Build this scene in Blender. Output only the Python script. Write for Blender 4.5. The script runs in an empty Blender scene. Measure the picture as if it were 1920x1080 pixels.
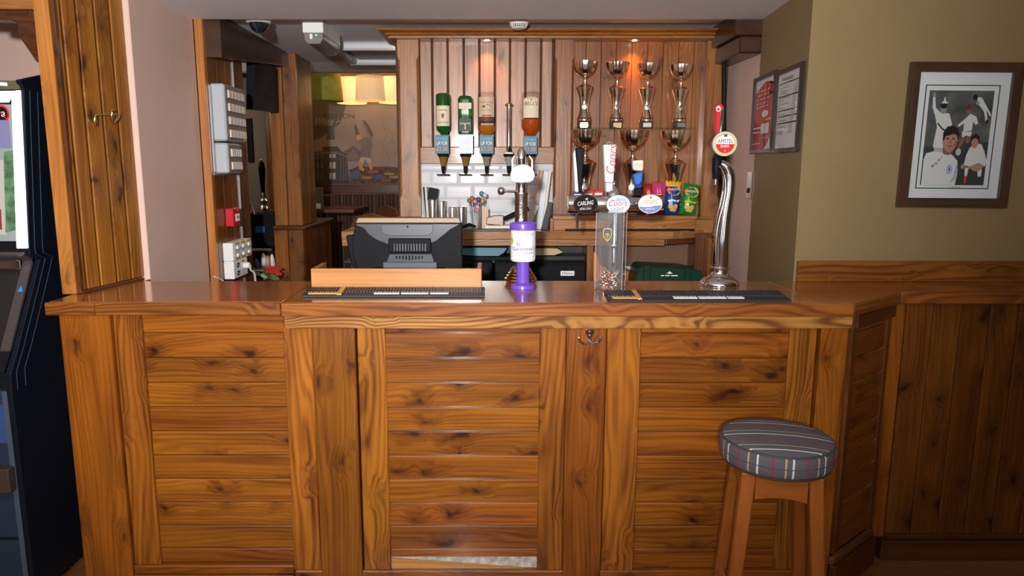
import bpy, bmesh, math, random
from mathutils import Vector, Matrix
random.seed(7)
R = math.radians
SC = bpy.context.scene
COL = SC.collection

# ------------------------------------------------------------------ camera, light, exposure
F_PX, CX, CY, EYE = 1330.0, 921.0, 540.0, 1.5825
PITCH = math.atan(0.168)
cam_d = bpy.data.cameras.new('camera')
cam_d.sensor_width = 36.0
cam_d.lens = F_PX / 1920.0 * 36.0
cam_d.shift_x = (960.0 - CX) / 1920.0
cam_d.clip_start = 0.02
cam = bpy.data.objects.new('camera', cam_d)
cam.location = (0, 0, EYE)
cam.rotation_euler = (math.pi / 2 - PITCH, 0, 0)
COL.objects.link(cam)
SC.camera = cam

SC.view_settings.view_transform = 'Standard'
SC.view_settings.look = 'None'
SC.view_settings.gamma = 1.0
SC.view_settings.use_curve_mapping = False
SC.view_settings.exposure = 0.0

world = bpy.data.worlds.new('world')
SC.world = world
world.use_nodes = True
world.node_tree.nodes['Background'].inputs[0].default_value = (1.0, 0.93, 0.85, 1)
world.node_tree.nodes['Background'].inputs[1].default_value = 0.12

def area_light(name, loc, rot, size, power, color, size_y=None, spread=180):
    d = bpy.data.lights.new(name, 'AREA')
    d.energy = power
    d.color = color
    d.size = size
    if size_y:
        d.shape = 'RECTANGLE'
        d.size_y = size_y
    else:
        d.shape = 'DISK'
    d.spread = R(spread)
    o = bpy.data.objects.new(name, d)
    o.location = loc
    o.rotation_euler = rot
    COL.objects.link(o)
    return o

# the photographer's flash, a hand above and left of the lens
_d = bpy.data.lights.new('flash', 'SPOT')
_d.energy = 780; _d.color = (1.0, 0.97, 0.95); _d.spot_size = R(95); _d.spot_blend = 1.0; _d.shadow_soft_size = 0.06
_o = bpy.data.objects.new('flash', _d); COL.objects.link(_o)
_o.location = (-0.25, -0.9, 1.80); _o.rotation_euler = (R(100), 0, R(5))
# added fill for the front room: two unseen area lights under the ceiling
area_light('ceiling_fill', (-1.3, 0.6, 2.26), (0, 0, 0), 0.9, 14, (1.0, 0.94, 0.88))
area_light('ceiling_fill', (1.0, 0.3, 2.26), (0, 0, 0), 0.9, 7, (1.0, 0.94, 0.88))
# added warm fill over the back bar, behind the soffit; no fitting there
area_light('bar_ceiling_fill', (-0.4, 4.5, 2.31), (0, 0, 0), 0.35, 9, (1.0, 0.82, 0.6))

# ------------------------------------------------------------------ pixel helpers (true perspective placement)
_c, _s = math.cos(PITCH), math.sin(PITCH)
def _ray(u, v):
    a = (u - CX) / F_PX
    b = (CY - v) / F_PX
    return a, _c + b * _s, -_s + b * _c
def P(u, v, Y):
    a, y, z = _ray(u, v)
    t = Y / y
    return Vector((a * t, Y, EYE + z * t))
def PZ(u, v, Z):
    a, y, z = _ray(u, v)
    t = (Z - EYE) / z
    return Vector((a * t, y * t, Z))
def PX(u, v, X):
    a, y, z = _ray(u, v)
    t = X / a
    return Vector((X, y * t, EYE + z * t))

# ------------------------------------------------------------------ object helpers
LOCAL = set()
def chain(p):
    s = Vector((0, 0, 0))
    while p is not None:
        if p.name in LOCAL:
            break
        s += p.location
        p = p.parent
    return s
def place(o, par, c):
    if par is not None:
        o.parent = par
        o.location = Vector(c) - chain(par)
    else:
        o.location = Vector(c)
    return o
def tag(o, label=None, cat=None, group=None, kind=None):
    if label: o['label'] = label
    if cat: o['category'] = cat
    if group: o['group'] = group
    if kind: o['kind'] = kind
    return o
def thing(name, label, cat, loc=(0, 0, 0), group=None, rot=None, local=False, kind=None):
    o = bpy.data.objects.new(name, None)
    o.empty_display_size = 0.05
    COL.objects.link(o)
    o.location = loc
    if rot: o.rotation_euler = rot
    tag(o, label, cat, group, kind)
    if local or rot: LOCAL.add(o.name)
    return o
def copy_tree(o, parent=None):
    c = o.copy()
    COL.objects.link(c)
    if parent is not None:
        c.parent = parent
    elif o.name in LOCAL:
        LOCAL.add(c.name)
    for ch in list(o.children):
        copy_tree(ch, c)
    return c

def mesh_obj(name, verts, faces, m, par=None, smooth=None, mids=None, origin=None, rot=None):
    vs = [Vector(v) for v in verts]
    if origin is None:
        lo = Vector([min(v[i] for v in vs) for i in range(3)])
        hi = Vector([max(v[i] for v in vs) for i in range(3)])
        origin = (lo + hi) / 2
    origin = Vector(origin)
    me = bpy.data.meshes.new(name)
    me.from_pydata([tuple(v - origin) for v in vs], [], faces)
    for mm in (m if isinstance(m, (list, tuple)) else [m]):
        me.materials.append(mm)
    if mids:
        me.polygons.foreach_set('material_index', mids)
    me.update()
    if smooth is not None:
        me.shade_smooth()
        me.set_sharp_from_angle(angle=R(smooth))
    o = bpy.data.objects.new(name, me)
    COL.objects.link(o)
    if rot: o.rotation_euler = rot
    return place(o, par, origin)

_boxes = {}
def box_mesh(name, dx, dy, dz, m, bev):
    key = (round(dx, 4), round(dy, 4), round(dz, 4), m.name, round(bev, 5))
    if key in _boxes:
        return _boxes[key]
    bm = bmesh.new()
    bmesh.ops.create_cube(bm, size=1.0)
    for v in bm.verts:
        v.co = Vector((v.co.x * dx, v.co.y * dy, v.co.z * dz))
    b = min(bev, 0.45 * min(dx, dy, dz))
    if b > 1e-5:
        bmesh.ops.bevel(bm, geom=list(bm.edges), offset=b, segments=1, affect='EDGES', profile=0.5)
    me = bpy.data.meshes.new(name)
    bm.to_mesh(me)
    bm.free()
    me.materials.append(m)
    _boxes[key] = me
    return me
def box(name, a, b, m, par=None, bev=0.0015, rot=None):
    lo = Vector([min(a[i], b[i]) for i in range(3)])
    hi = Vector([max(a[i], b[i]) for i in range(3)])
    d = hi - lo
    o = bpy.data.objects.new(name, box_mesh(name, d.x, d.y, d.z, m, bev))
    COL.objects.link(o)
    if rot: o.rotation_euler = rot
    return place(o, par, (lo + hi) / 2)
def pbox(name, u0, u1, v0, v1, Y0, Y1, m, par=None, bev=0.0015, rot=None):
    um, vm = (u0 + u1) / 2, (v0 + v1) / 2
    return box(name, (P(u0, vm, Y0).x, Y0, P(um, v1, Y0).z), (P(u1, vm, Y0).x, Y1, P(um, v0, Y0).z), m, par, bev, rot)
def abox(name, A, B, d0, d1, z0, z1, m, par=None, bev=0.0015, back=0.0):
    """box along the floor line A->B (2D), d0..d1 measured towards the viewer's side (left normal)"""
    ax, ay = A; bx, by = B
    L = math.hypot(bx - ax, by - ay)
    ang = math.atan2(by - ay, bx - ax)
    nx, ny = math.sin(ang), -math.cos(ang)
    dm = (d0 + d1) / 2
    c = Vector(((ax + bx) / 2 + nx * dm, (ay + by) / 2 + ny * dm, (z0 + z1) / 2))
    o = bpy.data.objects.new(name, box_mesh(name, L, abs(d1 - d0), abs(z1 - z0), m, bev))
    COL.objects.link(o)
    o.rotation_euler = (0, 0, ang)
    return place(o, par, c)

def lathe(name, prof, loc, m, par=None, seg=28, axis=(0, 0, 1), smooth=40, flute=None):
    q = Vector(axis).normalized().to_track_quat('Z', 'Y').to_matrix() if tuple(axis) != (0, 0, 1) else Matrix.Identity(3)
    loc = Vector(loc)
    vs, fs = [], []
    for (r, h) in prof:
        for k in range(seg):
            a = 2 * math.pi * k / seg
            rr = r * (1 + (flute[1] * math.cos(flute[0] * a) if flute else 0))
            vs.append(loc + q @ Vector((rr * math.cos(a), rr * math.sin(a), h)))
    n = len(prof)
    for i in range(n - 1):
        for k in range(seg):
            k2 = (k + 1) % seg
            fs.append((i * seg + k, i * seg + k2, (i + 1) * seg + k2, (i + 1) * seg + k))
    if prof[0][0] > 1e-6: fs.append(tuple(reversed(range(seg))))
    if prof[-1][0] > 1e-6: fs.append(tuple((n - 1) * seg + k for k in range(seg)))
    if prof[0][1] > prof[-1][1]:
        fs = [tuple(reversed(f)) for f in fs]
    return mesh_obj(name, vs, fs, m, par, smooth, origin=loc)

def tube(name, pts, rad, m, par=None, seg=10, smooth=50, flat=1.0):
    pts = [Vector(p) for p in pts]
    n = len(pts)
    rs = rad if isinstance(rad, (list, tuple)) else [rad] * n
    tang = []
    for i in range(n):
        t = pts[min(i + 1, n - 1)] - pts[max(i - 1, 0)]
        tang.append(t.normalized())
    up = Vector((0, 0, 1)) if abs(tang[0].z) < 0.9 else Vector((0, 1, 0))
    a = tang[0].cross(up).normalized()
    vs, fs = [], []
    for i in range(n):
        a = (a - tang[i] * a.dot(tang[i])).normalized()
        b = tang[i].cross(a)
        for k in range(seg):
            th = 2 * math.pi * k / seg
            vs.append(pts[i] + (a * math.cos(th) + b * math.sin(th) * flat) * rs[i])
    for i in range(n - 1):
        for k in range(seg):
            k2 = (k + 1) % seg
            fs.append((i * seg + k, i * seg + k2, (i + 1) * seg + k2, (i + 1) * seg + k))
    fs.append(tuple(reversed(range(seg))))
    fs.append(tuple((n - 1) * seg + k for k in range(seg)))
    return mesh_obj(name, vs, fs, m, par, smooth)
def spline(ctrl, n=24):
    c = [Vector(x) for x in ctrl]
    c = [c[0]] + c + [c[-1]]
    out = []
    segs = len(c) - 3
    for i in range(segs):
        p0, p1, p2, p3 = c[i:i + 4]
        m_ = max(2, n // segs)
        for k in range(m_):
            t = k / m_
            out.append(0.5 * ((2 * p1) + (p2 - p0) * t + (2 * p0 - 5 * p1 + 4 * p2 - p3) * t * t + (3 * p1 - p0 - 3 * p2 + p3) * t ** 3))
    out.append(c[-2])
    return out
def lerp_list(vals, n):
    out = []
    for i in range(n):
        t = i / (n - 1) * (len(vals) - 1)
        k = min(int(t), len(vals) - 2)
        out.append(vals[k] + (vals[k + 1] - vals[k]) * (t - k))
    return out

def prism(name, poly, plane, lo, hi, m, par=None, bev=0.0, smooth=None):
    """poly in 2D; plane XY (extrude z), XZ (extrude y), YZ (extrude x)"""
    def v3(p, h):
        if plane == 'XY': return Vector((p[0], p[1], h))
        if plane == 'XZ': return Vector((p[0], h, p[1]))
        return Vector((h, p[0], p[1]))
    vs = [v3(p, lo) for p in poly] + [v3(p, hi) for p in poly]
    n = len(poly)
    fs = [tuple(range(n)), tuple(range(2 * n - 1, n - 1, -1))]
    for i in range(n):
        j = (i + 1) % n
        fs.append((i, i + n, j + n, j))
    bm = bmesh.new()
    bv = [bm.verts.new(v) for v in vs]
    for f in fs:
        bm.faces.new([bv[i] for i in f])
    bmesh.ops.recalc_face_normals(bm, faces=bm.faces)
    if bev:
        bmesh.ops.bevel(bm, geom=list(bm.edges), offset=bev, segments=1, affect='EDGES', profile=0.5)
    bm.verts.index_update()
    vs = [v.co.copy() for v in bm.verts]
    fs = [tuple(v.index for v in f.verts) for f in bm.faces]
    bm.free()
    return mesh_obj(name, vs, fs, m, par, smooth)

# ------------------------------------------------------------------ flat print (labels, posters, badges): one mesh, several inks
_txt = {}
def text_geo(s):
    if s in _txt: return _txt[s]
    cu = bpy.data.curves.new('txt', 'FONT')
    cu.body = s
    cu.resolution_u = 3
    o = bpy.data.objects.new('txt', cu)
    COL.objects.link(o)
    bpy.context.view_layer.update()
    dg = bpy.context.evaluated_depsgraph_get()
    ev = o.evaluated_get(dg)
    me = ev.to_mesh()
    vs = [(v.co.x, v.co.y) for v in me.vertices]
    fs = [tuple(p.vertices) for p in me.polygons]
    ev.to_mesh_clear()
    bpy.data.objects.remove(o)
    bpy.data.curves.remove(cu)
    x0 = min(v[0] for v in vs); x1 = max(v[0] for v in vs)
    y0 = min(v[1] for v in vs); y1 = max(v[1] for v in vs)
    vs = [((x - x0) / (x1 - x0), (y - y0) / (y1 - y0)) for x, y in vs]
    _txt[s] = (vs, fs)
    return _txt[s]
class Flat:
    def __init__(self, fmap, step=0.00025, base=0.0003):
        self.f = fmap; self.step = step; self.base = base
        self.v = []; self.fc = []; self.mi = []; self.mats = []; self.n = 0
    def _m(self, m):
        if m not in self.mats: self.mats.append(m)
        return self.mats.index(m)
    def layer(self):
        self.n += 1
        return self.base + self.step * self.n
    def poly(self, pts, m):
        h = self.layer(); k = len(self.v)
        self.v += [self.f(x, y, h) for x, y in pts]
        self.fc.append(tuple(range(k, k + len(pts)))); self.mi.append(self._m(m))
    def rect(self, x0, y0, x1, y1, m, nx=1, ny=1):
        h = self.layer(); k = len(self.v); mi = self._m(m)
        for j in range(ny + 1):
            for i in range(nx + 1):
                self.v.append(self.f(x0 + (x1 - x0) * i / nx, y0 + (y1 - y0) * j / ny, h))
        for j in range(ny):
            for i in range(nx):
                a = k + j * (nx + 1) + i
                self.fc.append((a, a + 1, a + nx + 2, a + nx + 1)); self.mi.append(mi)
    def ellipse(self, cx, cy, rx, ry, m, n=28, rot=0.0):
        c, s = math.cos(rot), math.sin(rot)
        self.poly([(cx + rx * math.cos(a) * c - ry * math.sin(a) * s, cy + rx * math.cos(a) * s + ry * math.sin(a) * c)
                   for a in [2 * math.pi * i / n for i in range(n)]], m)
    def ring(self, cx, cy, rx, ry, w, m, n=32):
        h = self.layer(); k = len(self.v); mi = self._m(m)
        for q in (1, 0):
            for i in range(n):
                a = 2 * math.pi * i / n
                self.v.append(self.f(cx + (rx - w * q) * math.cos(a), cy + (ry - w * q) * math.sin(a), h))
        for i in range(n):
            j = (i + 1) % n
            self.fc.append((k + i, k + n + i, k + n + j, k + j)); self.mi.append(mi)
    def line(self, pts, w, m):
        for (x0, y0), (x1, y1) in zip(pts[:-1], pts[1:]):
            L = math.hypot(x1 - x0, y1 - y0) or 1e-6
            nx, ny = -(y1 - y0) / L * w / 2, (x1 - x0) / L * w / 2
            self.n -= 0
            self.poly([(x0 - nx, y0 - ny), (x1 - nx, y1 - ny), (x1 + nx, y1 + ny), (x0 + nx, y0 + ny)], m)
    def text(self, s, x0, y0, w, h, m, shear=0.0, rot=0.0):
        vs, fs = text_geo(s)
        hh = self.layer(); k = len(self.v); mi = self._m(m)
        c, sn = math.cos(rot), math.sin(rot)
        for (a, b) in vs:
            x = a * w + shear * b * h
            y = b * h
            self.v.append(self.f(x0 + x * c - y * sn, y0 + x * sn + y * c, hh))
        for f in fs:
            self.fc.append(tuple(k + i for i in f)); self.mi.append(mi)
    def build(self, name, par):
        return mesh_obj(name, self.v, self.fc, self.mats, par, None, self.mi)
def plane_map(o, rx, up):
    o = Vector(o); rx = Vector(rx); up = Vector(up)
    n = rx.cross(up).normalized()
    return lambda x, y, h: o + rx * x + up * y + n * h
def cyl_map(o, r, ang0=0.0):
    """wraps x (metres along the arc) round a vertical cylinder; x=0 faces -Y turned by ang0"""
    o = Vector(o)
    return lambda x, y, h: o + Vector(((r + h) * math.sin(x / r + ang0), -(r + h) * math.cos(x / r + ang0), y))

# ------------------------------------------------------------------ materials
_mats = {}
def mat(name, col, rough=0.5, metal=0.0, emit=0.0, trans=0.0, coat=0.0, noise=0.0, nscale=30.0, bump=0.0, alpha=1.0, ior=1.45, ecol=None, spec=0.5):
    if name in _mats: return _mats[name]
    m = bpy.data.materials.new(name)
    m.use_nodes = True
    nt = m.node_tree
    b = nt.nodes['Principled BSDF']
    b.inputs['Base Color'].default_value = (*col, 1)
    b.inputs['Roughness'].default_value = rough
    b.inputs['Metallic'].default_value = metal
    b.inputs['IOR'].default_value = ior
    b.inputs['Transmission Weight'].default_value = trans
    b.inputs['Coat Weight'].default_value = coat
    b.inputs['Coat Roughness'].default_value = 0.08
    b.inputs['Specular IOR Level'].default_value = spec
    if emit:
        b.inputs['Emission Color'].default_value = (*(ecol or col), 1)
        b.inputs['Emission Strength'].default_value = emit
    if noise or bump:
        tc = nt.nodes.new('ShaderNodeTexCoord')
        n = nt.nodes.new('ShaderNodeTexNoise')
        n.inputs['Scale'].default_value = nscale
        n.inputs['Detail'].default_value = 5
        nt.links.new(tc.outputs['Object'], n.inputs['Vector'])
        if noise:
            r = nt.nodes.new('ShaderNodeMapRange')
            r.inputs['From Min'].default_value = 0.3; r.inputs['From Max'].default_value = 0.7
            r.inputs['To Min'].default_value = 1 - noise; r.inputs['To Max'].default_value = 1 + noise
            nt.links.new(n.outputs['Fac'], r.inputs['Value'])
            h = nt.nodes.new('ShaderNodeHueSaturation')
            h.inputs['Color'].default_value = (*col, 1)
            nt.links.new(r.outputs['Result'], h.inputs['Value'])
            nt.links.new(h.outputs['Color'], b.inputs['Base Color'])
        if bump:
            bp = nt.nodes.new('ShaderNodeBump')
            bp.inputs['Strength'].default_value = bump
            bp.inputs['Distance'].default_value = 0.002
            nt.links.new(n.outputs['Fac'], bp.inputs['Height'])
            nt.links.new(bp.outputs['Normal'], b.inputs['Normal'])
    _mats[name] = m
    return m

def clear_mat(name, tint=(0.95, 0.97, 0.97), refl=0.9, ior=1.45, rough=0.02, milk=0.0):
    if name in _mats: return _mats[name]
    m = bpy.data.materials.new(name)
    m.use_nodes = True
    nt = m.node_tree
    nt.nodes.clear()
    out = nt.nodes.new('ShaderNodeOutputMaterial')
    mix = nt.nodes.new('ShaderNodeMixShader')
    fr = nt.nodes.new('ShaderNodeFresnel'); fr.inputs['IOR'].default_value = ior
    mu = nt.nodes.new('ShaderNodeMath'); mu.operation = 'MULTIPLY'; mu.inputs[1].default_value = refl
    t = nt.nodes.new('ShaderNodeBsdfTransparent'); t.inputs[0].default_value = (*tint, 1)
    g = nt.nodes.new('ShaderNodeBsdfGlossy'); g.inputs['Roughness'].default_value = rough
    ge = nt.nodes.new('ShaderNodeNewGeometry')
    inv = nt.nodes.new('ShaderNodeMath'); inv.operation = 'SUBTRACT'; inv.inputs[0].default_value = 1.0
    m2 = nt.nodes.new('ShaderNodeMath'); m2.operation = 'MULTIPLY'
    nt.links.new(ge.outputs['Backfacing'], inv.inputs[1])
    nt.links.new(fr.outputs[0], mu.inputs[0])
    nt.links.new(mu.outputs[0], m2.inputs[0]); nt.links.new(inv.outputs[0], m2.inputs[1])
    nt.links.new(m2.outputs[0], mix.inputs[0])
    nt.links.new(t.outputs[0], mix.inputs[1])
    nt.links.new(g.outputs[0], mix.inputs[2])
    if milk:
        df = nt.nodes.new('ShaderNodeBsdfDiffuse'); df.inputs[0].default_value = (0.8, 0.82, 0.86, 1)
        mm = nt.nodes.new('ShaderNodeMixShader'); mm.inputs[0].default_value = milk
        nt.links.new(mix.outputs[0], mm.inputs[1]); nt.links.new(df.outputs[0], mm.inputs[2])
        nt.links.new(mm.outputs[0], out.inputs[0])
    else:
        nt.links.new(mix.outputs[0], out.inputs[0])
    _mats[name] = m
    return m

def wood(name, light, dark, axis='X', knots=0.5, rough=0.32, coat=0.2, grain=1.0, vary=0.18, ring=1.0, knotcol=None):
    """pine/oak grain running along the object's own axis; knots and tone differ from piece to piece"""
    if name in _mats: return _mats[name]
    m = bpy.data.materials.new(name)
    m.use_nodes = True
    nt = m.node_tree; N = nt.nodes; Lk = nt.links
    b = N['Principled BSDF']
    def math_(op, a, bb=None, clamp=False):
        n = N.new('ShaderNodeMath'); n.operation = op; n.use_clamp = clamp
        for i, q in enumerate((a, bb)):
            if q is None: continue
            if isinstance(q, (int, float)): n.inputs[i].default_value = q
            else: Lk.new(q, n.inputs[i])
        return n.outputs[0]
    tc = N.new('ShaderNodeTexCoord'); oi = N.new('ShaderNodeObjectInfo')
    sep = N.new('ShaderNodeSeparateXYZ'); Lk.new(tc.outputs['Object'], sep.inputs[0])
    ax = {'X': 0, 'Y': 1, 'Z': 2}[axis]
    along = sep.outputs[ax]
    # across: the two other axes
    oth = [sep.outputs[i] for i in range(3) if i != ax]
    rnd = oi.outputs['Random']
    al = math_('ADD', along, math_('MULTIPLY', rnd, 41.0))
    a1 = math_('ADD', oth[0], math_('MULTIPLY', rnd, 13.7))
    a2 = math_('ADD', oth[1], math_('MULTIPLY', rnd, 7.3))
    def comb(x, y, z):
        c = N.new('ShaderNodeCombineXYZ')
        for i, q in enumerate((x, y, z)):
            if isinstance(q, (int, float)): c.inputs[i].default_value = q
            else: Lk.new(q, c.inputs[i])
        return c.outputs[0]
    # knots
    kv = N.new('ShaderNodeTexVoronoi'); kv.inputs['Scale'].default_value = 1.0; kv.voronoi_dimensions = '2D'
    wob = N.new('ShaderNodeTexNoise'); wob.inputs['Scale'].default_value = 9.0; wob.inputs['Detail'].default_value = 2
    Lk.new(comb(al, a1, a2), wob.inputs['Vector'])
    wo = math_('MULTIPLY', math_('SUBTRACT', wob.outputs['Fac'], 0.5), 0.7)
    Lk.new(comb(math_('ADD', math_('MULTIPLY', al, 3.9), wo), math_('ADD', math_('MULTIPLY', math_('ADD', a1, a2), 6.2), wo), 0.0), kv.inputs['Vector'])
    ks = N.new('ShaderNodeSeparateColor'); Lk.new(kv.outputs['Color'], ks.inputs[0])
    kd = math_('ADD', kv.outputs['Distance'], math_('MULTIPLY', math_('GREATER_THAN', ks.outputs[0], 0.80), 0.6))
    kd = math_('ADD', kd, math_('MULTIPLY', ks.outputs[1], 0.07))
    def ramp01(v, lo, hi, a=1.0, c=0.0):
        r = N.new('ShaderNodeMapRange'); r.interpolation_type = 'SMOOTHSTEP'
        r.inputs['From Min'].default_value = lo; r.inputs['From Max'].default_value = hi
        r.inputs['To Min'].default_value = a; r.inputs['To Max'].default_value = c
        Lk.new(v, r.inputs['Value']); return r.outputs['Result']
    core = ramp01(kd, 0.03, 0.16)
    halo = ramp01(kd, 0.07, 0.42)
    # grain lines bend round the knots
    bend = math_('MULTIPLY', halo, 0.014)
    wn = N.new('ShaderNodeTexNoise'); wn.inputs['Scale'].default_value = 1.0; wn.inputs['Detail'].default_value = 1.5
    Lk.new(comb(math_('MULTIPLY', al, 1.0), math_('MULTIPLY', a1, 6.0), math_('MULTIPLY', a2, 6.0)), wn.inputs['Vector'])
    warp = math_('MULTIPLY', math_('SUBTRACT', wn.outputs['Fac'], 0.5), 0.085 * ring)
    lines = N.new('ShaderNodeTexNoise'); lines.inputs['Scale'].default_value = 1.0; lines.inputs['Detail'].default_value = 4; lines.inputs['Roughness'].default_value = 0.6
    w1 = math_('ADD', math_('ADD', a1, warp), bend); w2 = math_('ADD', math_('ADD', a2, warp), bend)
    Lk.new(comb(math_('MULTIPLY', al, 1.2), math_('MULTIPLY', w1, 75.0 * grain), math_('MULTIPLY', w2, 75.0 * grain)), lines.inputs['Vector'])
    rg = N.new('ShaderNodeMath'); rg.operation = 'SINE'
    Lk.new(math_('MULTIPLY', math_('ADD', w1, w2), 360.0 * grain), rg.inputs[0])
    rings = math_('MULTIPLY_ADD', rg.outputs[0], 0.5); N[-1].inputs[2].default_value = 0.5
    big = N.new('ShaderNodeTexNoise'); big.inputs['Scale'].default_value = 1.0; big.inputs['Detail'].default_value = 3
    Lk.new(comb(math_('MULTIPLY', al, 1.9), math_('MULTIPLY', a1, 15.0), math_('MULTIPLY', a2, 15.0)), big.inputs['Vector'])
    f1 = ramp01(lines.outputs['Fac'], 0.32, 0.68, 0.0, 1.0)
    f3 = ramp01(big.outputs['Fac'], 0.3, 0.72, 0.0, 1.0)
    fac = math_('ADD', math_('ADD', math_('MULTIPLY', f1, 0.38), math_('MULTIPLY', math_('POWER', rings, 1.6), 0.26 * ring)), math_('MULTIPLY', f3, 0.42), clamp=False)
    fac = math_('SUBTRACT', fac, 0.08, clamp=True)
    mx = N.new('ShaderNodeMix'); mx.data_type = 'RGBA'
    mx.inputs['A'].default_value = (*light, 1); mx.inputs['B'].default_value = (*dark, 1)
    Lk.new(fac, mx.inputs['Factor'])
    k = knotcol or (dark[0] * 0.32, dark[1] * 0.24, dark[2] * 0.3)
    mk = N.new('ShaderNodeMix'); mk.data_type = 'RGBA'
    mk.inputs['B'].default_value = (*[q * 0.8 for q in dark], 1)
    Lk.new(mx.outputs['Result'], mk.inputs['A']); Lk.new(math_('MULTIPLY', halo, 0.55 * knots), mk.inputs['Factor'])
    mk2 = N.new('ShaderNodeMix'); mk2.data_type = 'RGBA'
    mk2.inputs['B'].default_value = (*k, 1)
    Lk.new(mk.outputs['Result'], mk2.inputs['A']); Lk.new(math_('MULTIPLY', core, min(1.0, 0.95 * knots)), mk2.inputs['Factor'])
    hs = N.new('ShaderNodeHueSaturation')
    Lk.new(mk2.outputs['Result'], hs.inputs['Color'])
    r2 = math_('FRACT', math_('MULTIPLY', rnd, 17.31))
    Lk.new(math_('ADD', math_('MULTIPLY', math_('SUBTRACT', r2, 0.5), 2 * vary), 1.0), hs.inputs['Value'])
    r3 = math_('FRACT', math_('MULTIPLY', rnd, 53.77))
    Lk.new(math_('ADD', math_('MULTIPLY', math_('SUBTRACT', r3, 0.5), 0.008), 0.5), hs.inputs['Hue'])
    Lk.new(hs.outputs['Color'], b.inputs['Base Color'])
    b.inputs['Roughness'].default_value = rough
    b.inputs['Coat Weight'].default_value = coat
    b.inputs['Coat Roughness'].default_value = 0.12
    bp = N.new('ShaderNodeBump'); bp.inputs['Strength'].default_value = 0.12; bp.inputs['Distance'].default_value = 0.0012
    Lk.new(f1, bp.inputs['Height']); Lk.new(bp.outputs['Normal'], b.inputs['Normal'])
    _mats[name] = m
    return m

PINE_L, PINE_D = (0.35, 0.112, 0.008), (0.095, 0.021, 0.002)
pine_x = wood('pine_along_x', PINE_L, PINE_D, 'X', knots=1.05, coat=0.45)
pine_z = wood('pine_upright', (0.33, 0.104, 0.008), PINE_D, 'Z', knots=0.7)
pine_y = wood('pine_along_y', PINE_L, PINE_D, 'Y', knots=0.7)
oak_x = wood('oak_along_x', (0.46, 0.18, 0.03), (0.12, 0.034, 0.005), 'X', knots=0.25, ring=1.5, grain=0.8)
oak_z = wood('oak_upright', (0.38, 0.130, 0.012), (0.085, 0.021, 0.003), 'Z', knots=0.3, ring=1.5, grain=0.8)
oak_y = wood('oak_along_y', (0.42, 0.17, 0.03), (0.12, 0.036, 0.006), 'Y', knots=0.25, ring=2.0, grain=0.8)
nosing_x = wood('nosing_along_x', (0.36, 0.12, 0.018), (0.115, 0.032, 0.005), 'X', knots=0.15, ring=1.8, grain=0.8)
top_x = wood('polished_top', (0.42, 0.135, 0.028), (0.20, 0.055, 0.010), 'X', knots=0.1, rough=0.18, coat=0.8, ring=0.8, vary=0.05)
dado_z = wood('dado_pine', (0.20, 0.062, 0.007), (0.060, 0.015, 0.002), 'Z', knots=0.95)
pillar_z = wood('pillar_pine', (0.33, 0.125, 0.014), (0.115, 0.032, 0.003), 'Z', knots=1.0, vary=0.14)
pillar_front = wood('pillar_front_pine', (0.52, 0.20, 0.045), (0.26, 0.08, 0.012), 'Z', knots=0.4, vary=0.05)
back_sheen_z = wood('back_board_sheen_pine', (0.40, 0.205, 0.110), (0.17, 0.075, 0.033), 'Z', knots=0.7, rough=0.40, coat=0.22)  # flash sheen put into the colour: paler and greyer than the right bay
back_zd = wood('trophy_board_pine', (0.36, 0.13, 0.026), (0.13, 0.040, 0.008), 'Z', knots=0.8, rough=0.32, coat=0.3)
back_x = wood('back_rail_pine', (0.42, 0.17, 0.045), (0.16, 0.052, 0.012), 'X', knots=0.4, rough=0.34)
post_z = wood('back_post_pine', (0.40, 0.175, 0.05), (0.18, 0.06, 0.014), 'Z', knots=0.6, rough=0.42)
dark_z = wood('dark_stained_upright', (0.16, 0.048, 0.010), (0.05, 0.014, 0.003), 'Z', knots=0.6)
dark_x = wood('dark_stained_along_x', (0.12, 0.036, 0.010), (0.04, 0.012, 0.004), 'X', knots=0.3)
dark_y = wood('dark_stained_along_y', (0.12, 0.036, 0.010), (0.04, 0.012, 0.004), 'Y', knots=0.3)
box_x = wood('pale_oak_box', (0.62, 0.28, 0.085), (0.40, 0.145, 0.035), 'X', knots=0.05, ring=0.8, vary=0.03)
beech_z = wood('stool_beech', (0.32, 0.098, 0.013), (0.20, 0.052, 0.007), 'Z', knots=0.0, ring=0.5, vary=0.06)
beech_x = wood('stool_beech_rail', (0.34, 0.102, 0.014), (0.21, 0.055, 0.007), 'X', knots=0.0, ring=0.5, vary=0.06)
floor_w = wood('floor_boards', (0.24, 0.10, 0.035), (0.10, 0.035, 0.010), 'X', knots=0.2, rough=0.45)
groove = mat('groove_dark', (0.055, 0.018, 0.005), 0.7)
pink_paint = mat('pink_beige_paint', (0.64, 0.455, 0.385), 0.55, noise=0.03, nscale=6)
olive_paint = mat('olive_paint', (0.255, 0.185, 0.085), 0.5, noise=0.03, nscale=5)
white_paint = mat('ceiling_paint', (0.84, 0.86, 0.90), 0.6, noise=0.02, nscale=4)
chrome = mat('chrome', (0.86, 0.84, 0.82), 0.06, 1.0)
steel = mat('brushed_steel', (0.76, 0.73, 0.70), 0.20, 1.0, noise=0.06, nscale=60)
gold = mat('warm_trophy_metal', (0.98, 0.82, 0.66), 0.17, 1.0)
brass = mat('brass', (0.80, 0.62, 0.33), 0.25, 1.0)
black = mat('black_plastic', (0.010, 0.010, 0.012), 0.45, spec=0.07)
blackm = mat('black_matt', (0.008, 0.008, 0.009), 0.6, spec=0.2)
white = mat('white_plastic', (0.80, 0.80, 0.78), 0.35)
grey = mat('grey_plastic', (0.42, 0.46, 0.50), 0.4)
ink_white = mat('ink_white', (0.85, 0.85, 0.85), 0.5)
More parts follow.
